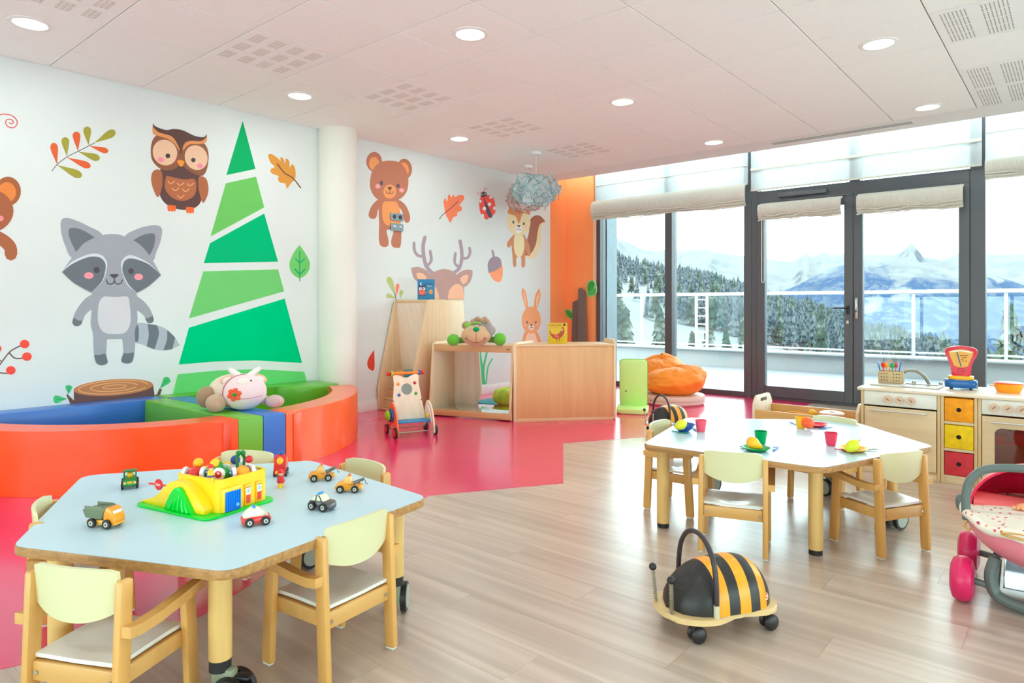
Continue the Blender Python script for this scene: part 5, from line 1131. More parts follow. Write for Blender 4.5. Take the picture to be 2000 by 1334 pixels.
m.prism([(v.x, v.y) for v in sp_], 0, .034, m=T(0, -.080, 0) @ R(PI/2, 'X'), bev=.003)
m.build('slide', GY_, t, ang=60)
m = MB(); hill = cat([Vector(p) for p in ((-.036, .008), (-.036, .008), (-.024, .03), (-.004, .06), (.016, .078), (.036, .080), (.056, .06), (.078, .033), (.098, .008), (.098, .008))], False, 4)
m.prism([(v.x, v.y) for v in hill], 0, .012, m=T(0, -.1142, 0) @ R(PI/2, 'X'), bev=.003)
for k in range(5): m.tube([(-.012+k*.022, -.126, .01), (.002+k*.016, -.126, .028+.009*(2-abs(k-2))), (.012+k*.012, -.124, .042+.010*(2-abs(k-2)))], [.005, .004, .002], 8)
m.build('hill', GG, t)
# right face (x = x1): door and pumps
m = MB(); m.bb(x1-.001, x1+.010, -.075, -.005, .008, .082, bev=.004); m.build('door_surround', GY_, t)
m = MB(); m.bb(x1+.0095, x1+.013, -.068, -.012, .010, .070, bev=.001); 
for k in range(7): m.bb(x1+.013, x1+.0145, -.066+k*.0078, -.0605+k*.0078, .012, .068)
m.build('garage_door', M('#1476E0', .3, 'plastic'), t)
m = MB(); m.sph((x1+.016, -.028, .026), .006, n=10); m.build('door_knob', M('#7CC4F2', .2, 'plastic'), t)
for yy in (.022, .065):
    m = MB(); m.bb(x1-.001, x1+.005, yy-.012, yy+.012, .008, .076, bev=.002); m.build('pump_panel', M('#FFB81C', .35, 'plastic'), t)
    m = MB(); m.bb(x1+.005, x1+.0056, yy-.008, yy+.008, .016, .042, mi=0); m.bb(x1+.005, x1+.0056, yy-.008, yy+.008, .042, .064, mi=1); m.bb(x1+.0056, x1+.006, yy-.005, yy+.005, .048, .060, mi=2); m.bb(x1+.0052, x1+.0057, yy-.0085, yy+.0085, .064, .0655, mi=3)
    m.build('fuel_pump', [M('#E8402A', .4), WHITE, M('#A9C7D8', .4), BLACK], t)
m = MB(); m.tube([(-.044, -.050, .052), (-.220, -.050, .046)], .0035, 8); mt = T(-.172, -.050, .048) @ R(PI/2, 'X'); m.lathe([(0, -.002), (.018, -.002), (.018, .002), (0, .002)], 24, m=mt, mi=0); m.box((0, 0, 0), (.022, .006, .006), m=mt, mi=1); m.build('barrier_arm', [M('#E21B22', .35, 'plastic'), WHITE], t)
def GP(x, y, z=0): c_, s_ = math.cos(ga), math.sin(ga); return (gx+c_*x-s_*y, gy+s_*x+c_*y, .4055+z)
def bug(name, label, lx, ly, hx, ang, iris, extra=None, head=None):
    """round eyed toy vehicle: body, two big eye wheels, driver"""
    v = thing(name, label, 'toy car', GP(lx, ly, .0555), ang); m = MB()
    m.sph((0, 0, .037), .034, (1.1, .72, .9), 20); m.box((-.018, 0, .026), (.05, .044, .034), bev=.012); m.build('body', M(hx, .28, 'plastic', coat=.3), v)
    for s_ in (-1, 1):
        m = MB(); x = .012; m.lathe([(0, 0), (.019, 0), (.0205, .005), (.018, .010), (0, .011)], 24, m=T(x, s_*.024, .048) @ R(-s_*PI/2, 'X'), mi=0); m.lathe([(0, .011), (.0115, .011), (.009, .0145), (0, .0155)], 20, m=T(x, s_*.024, .048) @ R(-s_*PI/2, 'X'), mi=1)
        m.sph((x+.003, s_*.0395, .052), .003, n=8, mi=0); m.build('eye_wheel', [WHITE, M(iris, .2, 'plastic', coat=.4)], v)
    if head: m = MB(); m.sph((-.012, 0, .075), .0155, n=16); m.build('driver_head', M(head, .35, 'plastic'), v)
    m = MB(); m.cyl((-.02, -.02, .014), (-.02, .02, .014), .0135, n=16); m.cyl((.02, -.02, .014), (.02, .02, .014), .0135, n=16); m.build('wheel', BLACK, v)
    return v
cam_dir = lambda x, y: math.atan2(-y, -x)
bug('toy_car', 'red round toy car with blue eye wheels and yellow driver in the garage, leftmost', -.012, -.030, '#D21A20', ga-1.1, '#2060B0', head='#F2B414')
v = bug('toy_car', 'green toy car with red eye wheel beside the yellow garage figure', .050, .005, '#1F9A2E', ga+.5, '#C8202A', head='#F2C21A')
m = MB(); m.sph((0, 0, .06), .026, (.6, .3, 1.2), 14, m=T(-.035, 0, 0) @ R(.5, 'Y')); m.build('tail_fin', M('#1F8A2E', .3, 'plastic'), v)
v = bug('toy_car', 'orange toy car with blue eyes and green claws at the right end of garage', .112, .045, '#FFA414', ga-.5, '#2A66C0')
m = MB()
for s_ in (-1, 1): m.tube([(-.03, s_*.009, .055), (-.032, s_*.012, .085), (-.03, s_*.006, .10)], [.005, .0045, .007], 8); m.sph((-.03, s_*.007, .102), .0085, n=10)
m.build('green_claws', M('#157A2C', .3, 'plastic'), v); m = MB(); m.sph((-.012, .022, .082), .0125, n=14); m.build('red_lamp', M('#C8152A', .3, 'plastic'), v)
v = bug('toy_car', 'white and blue toy car half hidden at the back of the garage', .06, .075, '#E8E8EC', ga+1.2, '#203A8A', head='#2A3A9A')
def figure(name, label, loc, hat, coat, legs, belt=None, sc=1.0, rz=0):
    f = thing(name, label, 'toy figure', loc, rz); m = MB()
    for s_ in (-1, 1): m.lathe([(0, 0), (.0065, 0), (.007, .004), (.006, .020), (0, .022)], 12, m=T(s_*.0065, 0, 0) @ Sc(sc, sc, sc))
    m.build('legs', M(legs, .35, 'plastic'), f)
    m = MB(); m.lathe([(0, .018), (.0125, .018), (.0145, .024), (.012, .038), (.006, .045), (0, .045)], 18, m=Sc(sc, sc, sc)); [m.sph((s_*.0135*sc, -.002, .033*sc), .0045*sc, (1, 1, 1.8), 10) for s_ in (-1, 1)]; m.build('coat', M(coat, .35, 'plastic'), f)
    if belt: m = MB(); m.lathe([(.0145, .019), (.0155, .021), (.0155, .025), (.0145, .027)], 18, m=Sc(sc, sc, sc)); m.build('belt', M(belt, .4), f)
    m = MB(); m.sph((0, 0, .052*sc), .0095*sc, n=16); m.build('head', M('#F4C38E', .5), f)
    m = MB(); [m.sph((s_*.0032*sc, -.0088*sc, .0535*sc), .0011*sc, n=6) for s_ in (-1, 1)]; m.build('eyes', BLACK, f)
    m = MB(); m.lathe([(.014, .0555), (.0145, .0565), (.0105, .058), (.0105, .062), (.007, .067), (0, .069)], 18, m=Sc(sc, sc, sc)); m.build('hat', M(hat, .3, 'plastic'), f); return f
figure('toy_figure', 'yellow toy figure with red helmet on the front rim of the garage', GP(.125, -.083, .1015), '#D81E2A', '#F7C81C', '#F7C81C', '#55408A', .78, ga-.2)
figure('toy_figure', 'small toy figure in red hat and coat with yellow legs on the blue table', (-2.135, 1.268, .4055), '#E0202A', '#D8202E', '#F7C81C', None, .95, -.9)

# ---- toy vehicles on the table
def car(name, label, px, py, hd, L_, parts, wr=.0115, wy=.0185, wheels=(-.024, .024), hub='#D8D4C8', cat_='toy car', axle_z=None):
    c = pz(px, py, .405); v = thing(name, label, cat_, (c.x, c.y, .4055), hd)
    for nm, hx, poly, hw in parts:
        m = MB(); pp = [(p.x, p.y) for p in cat([Vector(q) for q in poly], True, 3)] if len(poly) > 5 else poly
        m.prism(pp, -hw, hw, m=R(PI/2, 'X'), bev=.0025, seg=2); m.build(nm, M(hx, .3, 'plastic', coat=.3), v, ang=50)
    for x in wheels:
        for s_ in (-1, 1):
            m = MB(); m.cyl((x, s_*wy, wr+.0003), (x, s_*(wy+.007), wr+.0003), wr, n=22, mi=0); m.cyl((x, s_*(wy+.007), wr), (x, s_*(wy+.0078), wr), wr*.5, n=16, mi=1); m.cyl((x, s_*(wy+.0078), wr), (x, s_*(wy+.0085), wr), wr*.2, n=10, mi=0); m.build('wheel', [BLACK, M(hub, .3, 'metal', metal=.3)], v)
    return v
hdR = lambda deg: YAW+math.radians(deg)          # 0 = towards image right
OR_ = '#F5A21A'
v = car('toy_dump_truck', 'orange toy tipper truck with grey-green bucket at the left end of the front table', 206, 1028, hdR(-14), .1,
    [('chassis', '#F2A92A', [(-.045, .010), (.044, .010), (.048, .018), (.03, .022), (-.03, .022), (-.048, .020)], .017), ('cab', '#F29A1E', [(.012, .018), (.048, .016), (.047, .034), (.038, .052), (.030, .058), (.018, .058), (.014, .045)], .019)], wheels=(-.026, .026), wr=.0135)
m = MB(); m.prism([(-.058, .050), (-.048, .028), (.006, .026), (.018, .056), (.014, .060), (-.03, .052)], -.023, .023, m=R(PI/2, 'X'), bev=.002); 
m.bb(-.05, .01, -.0235, -.021, .046, .062, bev=.001); m.bb(-.05, .01, .021, .0235, .046, .062, bev=.001); m.build('bucket', M('#707A5E', .45, 'plastic'), v)
m = MB(); m.box((.0415, 0, .043), (.004, .030, .016), bev=.001, m=R(0)); m.build('windscreen', M('#F3F1EA', .2), v)
v = car('toy_jeep', 'dark green toy jeep with yellow driver and grille behind the tipper truck', 254, 952, hdR(-62), .07,
    [('body', '#14863A', [(-.030, .012), (.032, .010), (.036, .026), (.022, .032), (-.004, .034), (-.030, .036)], .020), ('roof', '#0F7A32', [(-.030, .058), (-.008, .062), (.008, .058), (.006, .055), (-.030, .054)], .021), ('grille', '#F2B81C', [(.0335, .014), (.038, .014), (.038, .028), (.0335, .028)], .009)], wheels=(-.018, .020), wr=.015, wy=.019, hub='#C8202A')
for x in (-.028, .004):
    for y in (-.018, .018): m = MB(); m.cyl((x, y, .030), (x, y, .058), .002, n=8); m.build('roof_post', M('#0F7A32', .3, 'plastic'), v)
m = MB(); m.sph((-.006, 0, .043), .011, n=14); m.build('driver', M('#F2B81C', .35, 'plastic'), v)
m = MB(); [m.sph((.035, y, .023), .005, n=10) for y in (-.015, .015)]; m.build('headlamp', M('#F2D25A', .3, 'plastic'), v)
v = car('toy_van', 'tall rounded red toy van with blue lamp and yellow driver behind the red figure', 549, 928, hdR(-80), .07,
    [('body', '#D8151E', [(-.03, .010), (.028, .008), (.034, .022), (.030, .046), (.018, .070), (-.002, .078), (-.022, .066), (-.030, .040)], .021)], wheels=(-.016, .018), wr=.012, wy=.017, hub='#F2F2F2')
m = MB(); m.sph((.022, 0, .055), .0135, (.7, 1, 1.2), 16); m.build('driver', M('#F7B81C', .35, 'plastic'), v); m = MB(); m.sph((.0, 0, .082), .0085, (1, 1, 1), 12); m.build('blue_lamp', BLU, v); m = MB(); [m.sph((.0, s_*.021, .055), .012, (1, .25, 1.2), 12) for s_ in (-1, 1)]; m.build('side_window', M('#F08A1E', .35, 'plastic'), v); m = MB(); m.sph((.033, -.010, .018), .006, n=10); m.build('headlamp', YEL, v)
for px, py, hd, lab in ((628, 938, hdR(194), 'orange toy tow truck with lattice crane, the one nearer the red van'), (682, 960, hdR(180), 'orange toy tow truck with grey crane hook, nearer one by the table edge')):
    v = car('toy_tow_truck', lab, px, py, hd, .08, [('body', OR_, [(-.040, .010), (.038, .009), (.044, .018), (.038, .030), (.020, .034), (.012, .030), (-.020, .022), (-.042, .024)], .018), ('cab', '#F2B45A', [(.022, .028), (.014, .046), (.004, .055), (-.006, .050), (-.010, .028)], .016)], wheels=(-.024, .026), wr=.0125)
    m = MB(); m.box((-.001, 0, .058), (.008, .010, .006), bev=.002); m.build('beacon', M('#E85A3A', .3), v)
    m = MB(); mt = T(-.024, 0, .036) @ R(math.radians(20), 'Y')
    for y in (-.006, .006):
        m.tube([mt @ Vector((.012, y, 0)), mt @ Vector((-.028, y, 0))], .0016, 6); m.tube([mt @ Vector((.012, y, -.008)), mt @ Vector((-.026, y, -.004))], .0016, 6)
    for k in range(5): m.tube([mt @ Vector((.010-k*.008, -.006, -.007)), mt @ Vector((.004-k*.008, .006, 0))], .0012, 5); m.tube([mt @ Vector((.010-k*.008, .006, -.007)), mt @ Vector((.004-k*.008, -.006, 0))], .0012, 5)
    tip = mt @ Vector((-.028, 0, 0)); m.tube([tip, tip+Vector((-.005, 0, -.01)), tip+Vector((-.006, 0, -.018)), tip+Vector((-.011, 0, -.021)), tip+Vector((-.014, 0, -.016))], .0014, 6); m.build('crane', M('#6E7466', .4, 'metal', metal=.4), v)
v = car('toy_police_car', 'dark grey toy police car with cream roof and blue light bar', 629, 995, hdR(-24), .07,
    [('body', '#4A4546', [(-.034, .010), (.032, .008), (.040, .014), (.034, .026), (.016, .030), (-.014, .029), (-.034, .028), (-.038, .018)], .019), ('roof', '#EDEBC8', [(-.030, .028), (-.022, .040), (-.008, .048), (.006, .046), (.018, .030)], .0165)], wheels=(-.022, .022), wr=.0135)
m = MB(); m.box((-.006, 0, .0505), (.008, .024, .006), bev=.002); m.build('light_bar', M('#2C8FE0', .3), v); m = MB(); m.box((.038, 0, .010), (.006, .034, .004), bev=.0015); m.build('bumper', M('#3A3A5A', .4), v); m = MB(); m.tube([(.012, -.0172, .030), (.004, -.0178, .046), (-.008, -.0178, .047), (-.010, -.0178, .030)], .0016, 6); m.build('window_frame', BLACK, v)
v = car('toy_ambulance', 'red and white toy ambulance with blue lamp near the front edge of the table', 500, 1024, hdR(28), .07,
    [('body', '#E0352E', [(-.034, .008), (.032, .008), (.038, .018), (.030, .026), (-.034, .026), (-.038, .016)], .019), ('roof', '#F1EFD6', [(-.034, .024), (-.026, .042), (-.006, .050), (.010, .046), (.022, .030), (.030, .024)], .0175)], wheels=(-.020, .024), wr=.0125)
m = MB(); m.box((-.006, 0, .0525), (.008, .022, .006), bev=.002); m.build('light_bar', M('#2C8FE0', .3), v)

# ================================================================== TOY TABLEWARE
def lathe_thing(name, label, cat_, px, py, prof, hx, rough=.3, part='body'):
    c = pz(px, py, .405); t = thing(name, label, cat_, (c.x, c.y, .4055)); m = MB(); m.lathe(prof, 32); m.build(part, M(hx, rough, 'plastic', coat=.2), t); return t
CUP = [(0, 0), (.019, 0), (.022, .012), (.027, .045), (.0285, .058), (.0265, .058), (.025, .045), (.020, .010), (.017, .003), (0, .003)]
for px, py, hx, lab in ((1369, 843, '#F2566E', 'pink-red toy cup standing right of the blue bowl'), (1486, 867, '#0E9E4C', 'green toy cup behind the green plate'), (1564, 836, '#FFC20E', 'yellow toy cup beside the red plate'), (1623, 870, '#E8335A', 'crimson toy cup near the yellow plate')):
    t = lathe_thing('toy_cup', lab, 'toy cup', px, py, CUP, hx, part='cup'); m = MB(); m.lathe([(.0275, .056), (.0300, .0575), (.0275, .0592)], 32); m.build('rim', M(hx, .3, 'plastic'), t)
PLATE = [(0, 0), (.03, 0), (.045, .004), (.058, .012), (.060, .0135), (.058, .0145), (.043, .006), (.03, .003), (0, .003)]
BOWL = [(0, 0), (.025, 0), (.04, .012), (.052, .030), (.058, .034), (.0585, .036), (.051, .0335), (.038, .014), (.024, .003), (0, .003)]
for nm, px, py, hx, lab, pr in (('toy_bowl', 1335, 842, '#1B57B0', 'blue toy bowl holding a lemon at the left end of the rear table', BOWL), ('toy_plate', 1477, 880, '#0FA03C', 'green toy plate with a yellow pear at the front of the rear table', PLATE), ('toy_plate', 1594, 833, '#E8173C', 'red toy plate with a tomato at the back of the rear table', PLATE), ('toy_plate', 1667, 881, '#FFC21A', 'yellow toy plate with a lemon at the right of the rear table', PLATE)):
    t = lathe_thing(nm, lab, 'toy bowl' if nm == 'toy_bowl' else 'toy plate', px, py, pr, hx, part='dish'); m = MB(); r_ = pr[5][0] if pr is BOWL else .0592; z_ = .035 if pr is BOWL else .0138; m.lathe([(r_-.001, z_-.0012), (r_+.0012, z_), (r_-.001, z_+.0012)], 32); m.build('rim', M(hx, .25, 'plastic'), t)
def fruit(name, lab, px, py, z, prof, hx, tilt, rz):
    c = pz(px, py, .405+z); t = thing(name, lab, 'toy fruit', (c.x, c.y, .4055+z), rz); m = MB(); m.lathe(prof, 22, m=R(tilt, 'Y')); m.build('flesh', M(hx, .38, 'plastic'), t, ang=70)
    m = MB(); m.lathe([(.003, prof[-1][1]-.002), (.002, prof[-1][1]+.005), (0, prof[-1][1]+.0055)], 8, m=R(tilt, 'Y')); m.build('stem', M('#7A8A2A', .6), t)
LEM = [(0, -.036), (.006, -.033), (.016, -.024), (.024, -.008), (.025, .006), (.018, .022), (.007, .032), (0, .036)]; PEAR = [(0, -.03), (.018, -.026), (.026, -.012), (.025, .004), (.017, .022), (.012, .036), (.007, .044), (0, .046)]; TOM = [(0, -.028), (.018, -.026), (.030, -.010), (.031, .004), (.022, .022), (.008, .027), (0, .025)]
fruit('toy_lemon', 'yellow toy lemon leaning in the blue bowl', 1330, 830, .040, LEM, '#E3D827', 1.25, 1.0)
fruit('toy_pear', 'orange-yellow toy pear lying on the green plate', 1472, 866, .035, PEAR, '#FFBB1A', 2.1, .9)
fruit('toy_tomato', 'orange-red toy tomato behind the yellow cup', 1578, 826, .034, TOM, '#FF5A1E', .4, .9)
fruit('toy_lemon', 'greenish yellow toy lemon on the yellow plate', 1665, 871, .034, LEM, '#DDE01E', .9, .7)
def cutlery(kind, lab, p0, p1, hx):
    a = pz(*p0, .405); b_ = pz(*p1, .405); c = (a+b_)/2; t = thing('toy_'+kind, lab, 'toy '+kind, (c.x, c.y, .4058), math.atan2(b_.y-a.y, b_.x-a.x)); L_ = .095; col = M(hx, .3, 'plastic')
    m = MB(); m.box((-L_*.18, 0, .003), (L_*.62, .009, .004), bev=.0015); m.build('handle', col, t)
    m = MB()
    if kind == 'knife': m.prism([(L_*.1, -.005), (L_*.45, -.006), (L_*.5, 0), (L_*.45, .006), (L_*.1, .005)], .002, .005, bev=.0006)
    elif kind == 'spoon': m.sph((L_*.34, 0, .005), .014, (1.25, .9, .25), 14)
    else:
        m.box((L_*.2, 0, .004), (.018, .02, .003), bev=.001)
        for k in (-1, 0, 1): m.box((L_*.39, k*.0075, .005), (.026, .003, .003), bev=.001)
    m.build({'knife': 'blade', 'spoon': 'bowl', 'fork': 'prongs'}[kind], col, t)
cutlery('knife', 'green toy knife in front of the blue bowl', (1312, 843), (1345, 848), '#1C8A6A'); cutlery('fork', 'grey toy fork between blue bowl and pink cup', (1350, 836), (1362, 841), '#8C97A8')
cutlery('spoon', 'green toy spoon left of the green plate', (1462, 868), (1447, 876), '#2F9A78'); cutlery('fork', 'blue toy fork right of the green plate', (1508, 884), (1520, 872), '#2E6FBE')
cutlery('fork', 'purple toy fork left of the yellow cup', (1560, 832), (1546, 828), '#5A4A78'); cutlery('knife', 'blue toy knife right of the red plate', (1622, 836), (1604, 838), '#2F77C4')
cutlery('knife', 'red toy knife in front of the yellow plate', (1672, 887), (1626, 877), '#C81E3C'); cutlery('fork', 'grey toy fork sticking out right of the yellow plate', (1685, 880), (1700, 880), '#A8A89A')

# ================================================================== PLUSH TOYS
def at_cam(name, label, px, py, z, cat_='plush toy'):
    c = pz(px, py, z); return thing(name, label, cat_, c, heading((c.x, c.y)))
def petal_mesh(): pass
t = at_cam('plush_cow', 'pink and cream plush cow with red cheek flower lying on the foam divider', 476, 800, .362)
FUR = lambda h: M(h, .9, 'plush', sheen=.4)
def E_(m, c, r, rot=None): m.sph(c, 1, r, 24, rot=rot)
m = MB(); E_(m, (-.07, .12, .115), (.15, .12, .11)); m.build('body', FUR('#EADCC0'), t)
m = MB(); E_(m, (0, 0, .118), (.142, .11, .118)); m.build('head', FUR('#F2DCE0'), t)
def sf(x, z, o_=.0): q = 1-(x/.142)**2-((z-.118)/.118)**2; return Vector((x, -.11*math.sqrt(max(q, .02))-o_, z))
m = MB(); m.tube([sf(-.142*math.cos(a_)*.86-.0, .118+.118*math.sin(a_)*.97, .0)+Vector((-.004, 0, 0)) for a_ in [-.9+2.6*i/26 for i in range(27)]], .003, 6); m.build('seam', FUR('#C0605A'), t)
m = MB()
for k in range(6): a_ = 2*PI*k/6+.3; p = sf(-.055+.029*math.cos(a_), .112+.029*math.sin(a_), .001); m.sph(p, .016, (1, .45, 1), 12)
m.sph(sf(-.055, .112), .022, (1, .4, 1), 12); m.build('flower', FUR('#F0603A'), t)
m = MB(); m.sph(sf(-.055, .112, .006), .013, (1, .5, 1), 12); m.build('flower_centre', FUR('#2F9A2A'), t)
m = MB(); m.tube([sf(x, .094-.010*math.cos(x*16), .001) for x in [-.02+.13*i/14 for i in range(15)]], .0022, 6); m.build('mouth', FUR('#E07A9A'), t)
m = MB(); m.sph(sf(-.002, .19), .03, (1.3, .3, .75), 14); m.build('eye_patch', FUR('#F4F0E8'), t)
m = MB(); m.sph(sf(-.004, .196, .009), .007, (1.2, .5, .9), 10); m.sph(sf(.044, .196, .002), .006, (1, .5, .9), 10); m.build('eye', BLACK, t)
for s_ in (-1, 1):
    m = MB(); m.tube(cat([Vector(p) for p in ((s_*.03+.005, .03, .215), (s_*.055+.005, .03, .238), (s_*.085+.005, .03, .258), (s_*.095+.005, .03, .272))], False, 4), [.020]*4+[.018]*4+[.014]*4+[.009], 12); m.build('horn', FUR('#F4F0EC'), t)
    m = MB(); m.sph((0, 0, 0), 1, (.048, .012, .03), 16, m=T(s_*.098+.0, .03, .195) @ R(s_*.35, 'Y')); m.build('ear', FUR('#EFC4A8'), t); m = MB(); m.sph((0, 0, 0), 1, (.032, .006, .019), 14, m=T(s_*.098, .019, .195) @ R(s_*.35, 'Y')); m.build('inner_ear', FUR('#F7F1E8'), t)
m = MB(); m.box((.008, .02, .222), (.062, .05, .018), bev=.006); m.build('hair_tuft', FUR('#F29AB8'), t)
for (x, y, z, r_, hx) in ((-.225, .06, .085, (.062, .055, .07), '#A68A68'), (-.165, -.05, .058, (.062, .05, .058), '#C2A88C'), (.19, .0, .045, (.062, .04, .042), '#CDB0B0')):
    m = MB(); E_(m, (x, y, z), r_); m.build('hoof', FUR(hx), t); m = MB(); m.tube([(x+(0-x)*.28, y+(.1-y)*.2, z+.01), (x+(0-x)*.6, y+(.1-y)*.5, z+.02)], [.03, .035], 12); m.build('leg', FUR('#E2D2B8'), t)
    m = MB(); m.tube([(x+r_[0]*.99*math.cos(q)*.5, y-r_[1]*.87, z+r_[2]*.5*math.sin(q)) for q in [-1.4+2.8*i/10 for i in range(11)]], .002, 5); m.build('stitching', FUR('#E08A9A'), t)
t = at_cam('plush_monkey', 'tan plush monkey with green nose, green feet and mauve cap on the mirror box', 930, 676, .678)
m = MB(); E_(m, (0, 0, .096), (.134, .11, .096)); m.build('head', FUR('#D6B184'), t)
def sf2(x, z, o_=0): q = 1-(x/.134)**2-((z-.096)/.096)**2; return Vector((x, -.11*math.sqrt(max(q, .02))-o_, z))
m = MB(); m.sph(sf2(.0, .155, .008), .027, (1.1, .6, .85), 16); m.build('nose', FUR('#129A5A'), t)
m = MB(); m.tube([sf2(0, z, .001) for z in (.14, .11, .08, .045, .03)], .0022, 6); m.tube([sf2(x, .035+x*x*4.2, .001) for x in [-.085+.17*i/16 for i in range(17)]], .0022, 6); m.build('mouth', FUR('#6A4630'), t)
m = MB(); m.sph(sf2(-.085, .075, .0), .014, (1, .35, 1), 10); m.sph(sf2(.075, .075, .0), .014, (1, .35, 1), 10); m.build('cheek', FUR('#A87A68'), t)
m = MB(); m.sph(sf2(-.02, .182), .006, (1.4, .6, .8), 8); m.sph(sf2(.028, .182), .006, (1.4, .6, .8), 8); m.build('eye', BLACK, t)
m = MB(); E_(m, (.04, .06, .14), (.14, .09, .075)); m.sph((.118, .0, .15), 1, (.035, .05, .07), 14); m.build('cap', FUR('#A89A96'), t)
m = MB(); E_(m, (.0, .14, .07), (.12, .08, .07)); m.build('body', FUR('#CDAE86'), t)
m = MB(); m.sph((-.085, .02, .185), 1, (.045, .03, .04), 14); m.build('ear', FUR('#A9927E'), t); m = MB(); m.sph((-.075, -.005, .19), 1, (.032, .01, .028), 12); m.tube([(-.06, .01, .2), (0, -.01, .213), (.05, .0, .205)], .009, 8); m.build('ear_lining', FUR('#8CC04A'), t)
m = MB()
for k in range(7): m.sph((-.03+.022*k-.0, .03+.01*(k % 2), .222+.012*(k % 3)), .024, n=10)
m.build('hair_tuft', FUR('#B9967A'), t)
for x, z, y in ((-.205, .056, .0), (.215, .06, .03)):
    m = MB(); E_(m, (x, y, z), (.058, .05, .056 if x < 0 else .06)); m.build('foot', FUR('#6DBE2E'), t); m = MB(); m.tube([(x*.75, y+.02, z*.9), (x*.45, y+.07, z)], [.028, .03], 12); m.build('leg', FUR('#5AAE2A'), t)
    m = MB(); m.tube([(x+.056*math.cos(q), y-.02, z+.02*math.sin(q*2)-.005) for q in [PI+PI*i/10 for i in range(11)]], .002, 5) if False else m.tube([(x-.04, y-.035, z-.012), (x, y-.05, z-.004), (x+.04, y-.035, z-.012)], .002, 5); m.build('stitching', FUR('#4E9A22'), t)

# ================================================================== BOOKS
def book(label, loc, w, h, hx, spine, rz, art):
    t = thing('board_book', label, 'book', loc, rz); m = MB(); m.bb(-w/2, w/2, -.002, .0, 0, h, bev=.001); m.bb(-w/2, w/2, .022, .024, 0, h, bev=.001); m.bb(-w/2, -w/2+.003, -.002, .024, 0, h); m.build('cover', M(hx, .35, 'print'), t)
    m = MB(); m.bb(-w/2+.003, w/2-.002, .0005, .0215, .002, h-.002); m.build('pages', M('#EDEAE0', .7), t)
    mt = Matrix(((1, 0, 0, 0), (0, 0, -1, 0), (0, 1, 0, 0), (0, 0, 0, 1)))
    def disc(nm, hx, x, z, rx, rz_, d=1): m = MB(); m.prism([(x+rx*math.cos(a_), z+rz_*math.sin(a_)) for a_ in [2*PI*i/20 for i in range(20)]], .0021, .0021+.0004*d, m=mt); return m.build(nm, M(hx, .5, 'print'), t)
    def poly(nm, hx, pts, d=1, sm=True): m = MB(); q = [(p.x, p.y) for p in cat([Vector(p) for p in pts], True, 4)] if sm else pts; m.prism(q, .0021, .0021+.0004*d, m=mt); return m.build(nm, M(hx, .5, 'print'), t)
    def txt(s, size, x, z, hx): return text_mesh(s, size, 'lettering', M(hx, .5), t, T(x, -.0028, z) @ R(PI/2, 'X'))
    art(disc, poly, txt); return t
def owlart(disc, poly, txt):
    poly('moon', '#DDF2FA', [(-.045, .175), (-.058, .165), (-.058, .148), (-.045, .138), (-.05, .156)], 2)
    poly('owl_body', '#3A3050', [(-.068, .145), (-.04, .135), (-.012, .145), (-.005, .11), (-.008, .07), (-.04, .04), (-.072, .07), (-.075, .11)], 2)
    for s_ in (-1, 1): disc('owl_eye', '#FBE3E3', -.040+s_*.0165, .108, .015, .016, 3); disc('owl_pupil', '#1A1420', -.040+s_*.012, .108, .006, .007, 4); disc('owl_wing', '#F0465A', -.040+s_*.02, .075, .014, .02, 3)
    poly('owl_belly', '#F2703A', [(-.055, .085), (-.025, .085), (-.02, .065), (-.04, .042), (-.06, .065)], 4); poly('branch', '#5A4A70', [(-.08, .042), (-.02, .048), (.03, .055), (.03, .05), (-.02, .04), (-.08, .034)], 5, False)
    disc('snail', '#F5A21E', .048, .078, .017, .022, 2); disc('snail_shell', '#D87812', .048, .074, .008, .010, 3); txt('Cache-cache', .021, .018, .152, '#123A66'); txt('Hibou', .020, .035, .130, '#E8D0A0')
book('blue board book with an owl and the moon on top of the tall birch cabinet', (-5.035, 4.60, 1.1055), .172, .205, '#2E7FB0', '#205A80', heading((-5.0, 4.6)), owlart)
def henart(disc, poly, txt):
    poly('hen', '#A8481C', [(-.07, .125), (-.06, .095), (-.035, .085), (.0, .085), (.03, .115), (.035, .13), (.05, .138), (.062, .125), (.06, .10), (.045, .07), (.015, .045), (-.02, .04), (-.05, .06), (-.072, .09)], 2)
    poly('hen_wing', '#D8604A', [(-.03, .085), (.0, .075), (.015, .06), (.0, .05), (-.02, .055)], 3); disc('hen_eye', '#FFF6E0', .042, .122, .007, .008, 3); disc('hen_pupil', '#201010', .045, .121, .0035, .004, 4)
    poly('comb', '#B02A1A', [(.036, .14), (.034, .152), (.042, .147), (.048, .156), (.053, .146), (.06, .15), (.058, .138)], 3, False)
    m_ = poly('hen_legs', '#A05014', [(-.008, .045), (-.004, .045), (-.008, .015), (-.012, .015)], 2, False); poly('hen_legs', '#A05014', [(.014, .045), (.018, .045), (.014, .015), (.010, .015)], 2, False)
    disc('flower', '#3A3A18', .062, .172, .012, .012, 2)
    for k, (x, z) in enumerate(((-.07, .14), (-.075, .11), (-.068, .06), (-.07, .035), (-.045, .05), (.045, .04), (.065, .06), (.07, .085), (.02, .03))): disc('seed', '#7A8A14', x, z, .004, .005, 2)
    txt('Cache-cache', .022, -.022, .162, '#4A2A0A'); txt('Poule', .021, -.02, .140, '#D88A10')
book('yellow board book with a brown hen on the long low birch cabinet', (-3.655, 4.955, .6975), .176, .188, '#D9B414', '#A88A10', a2-.18, henart)

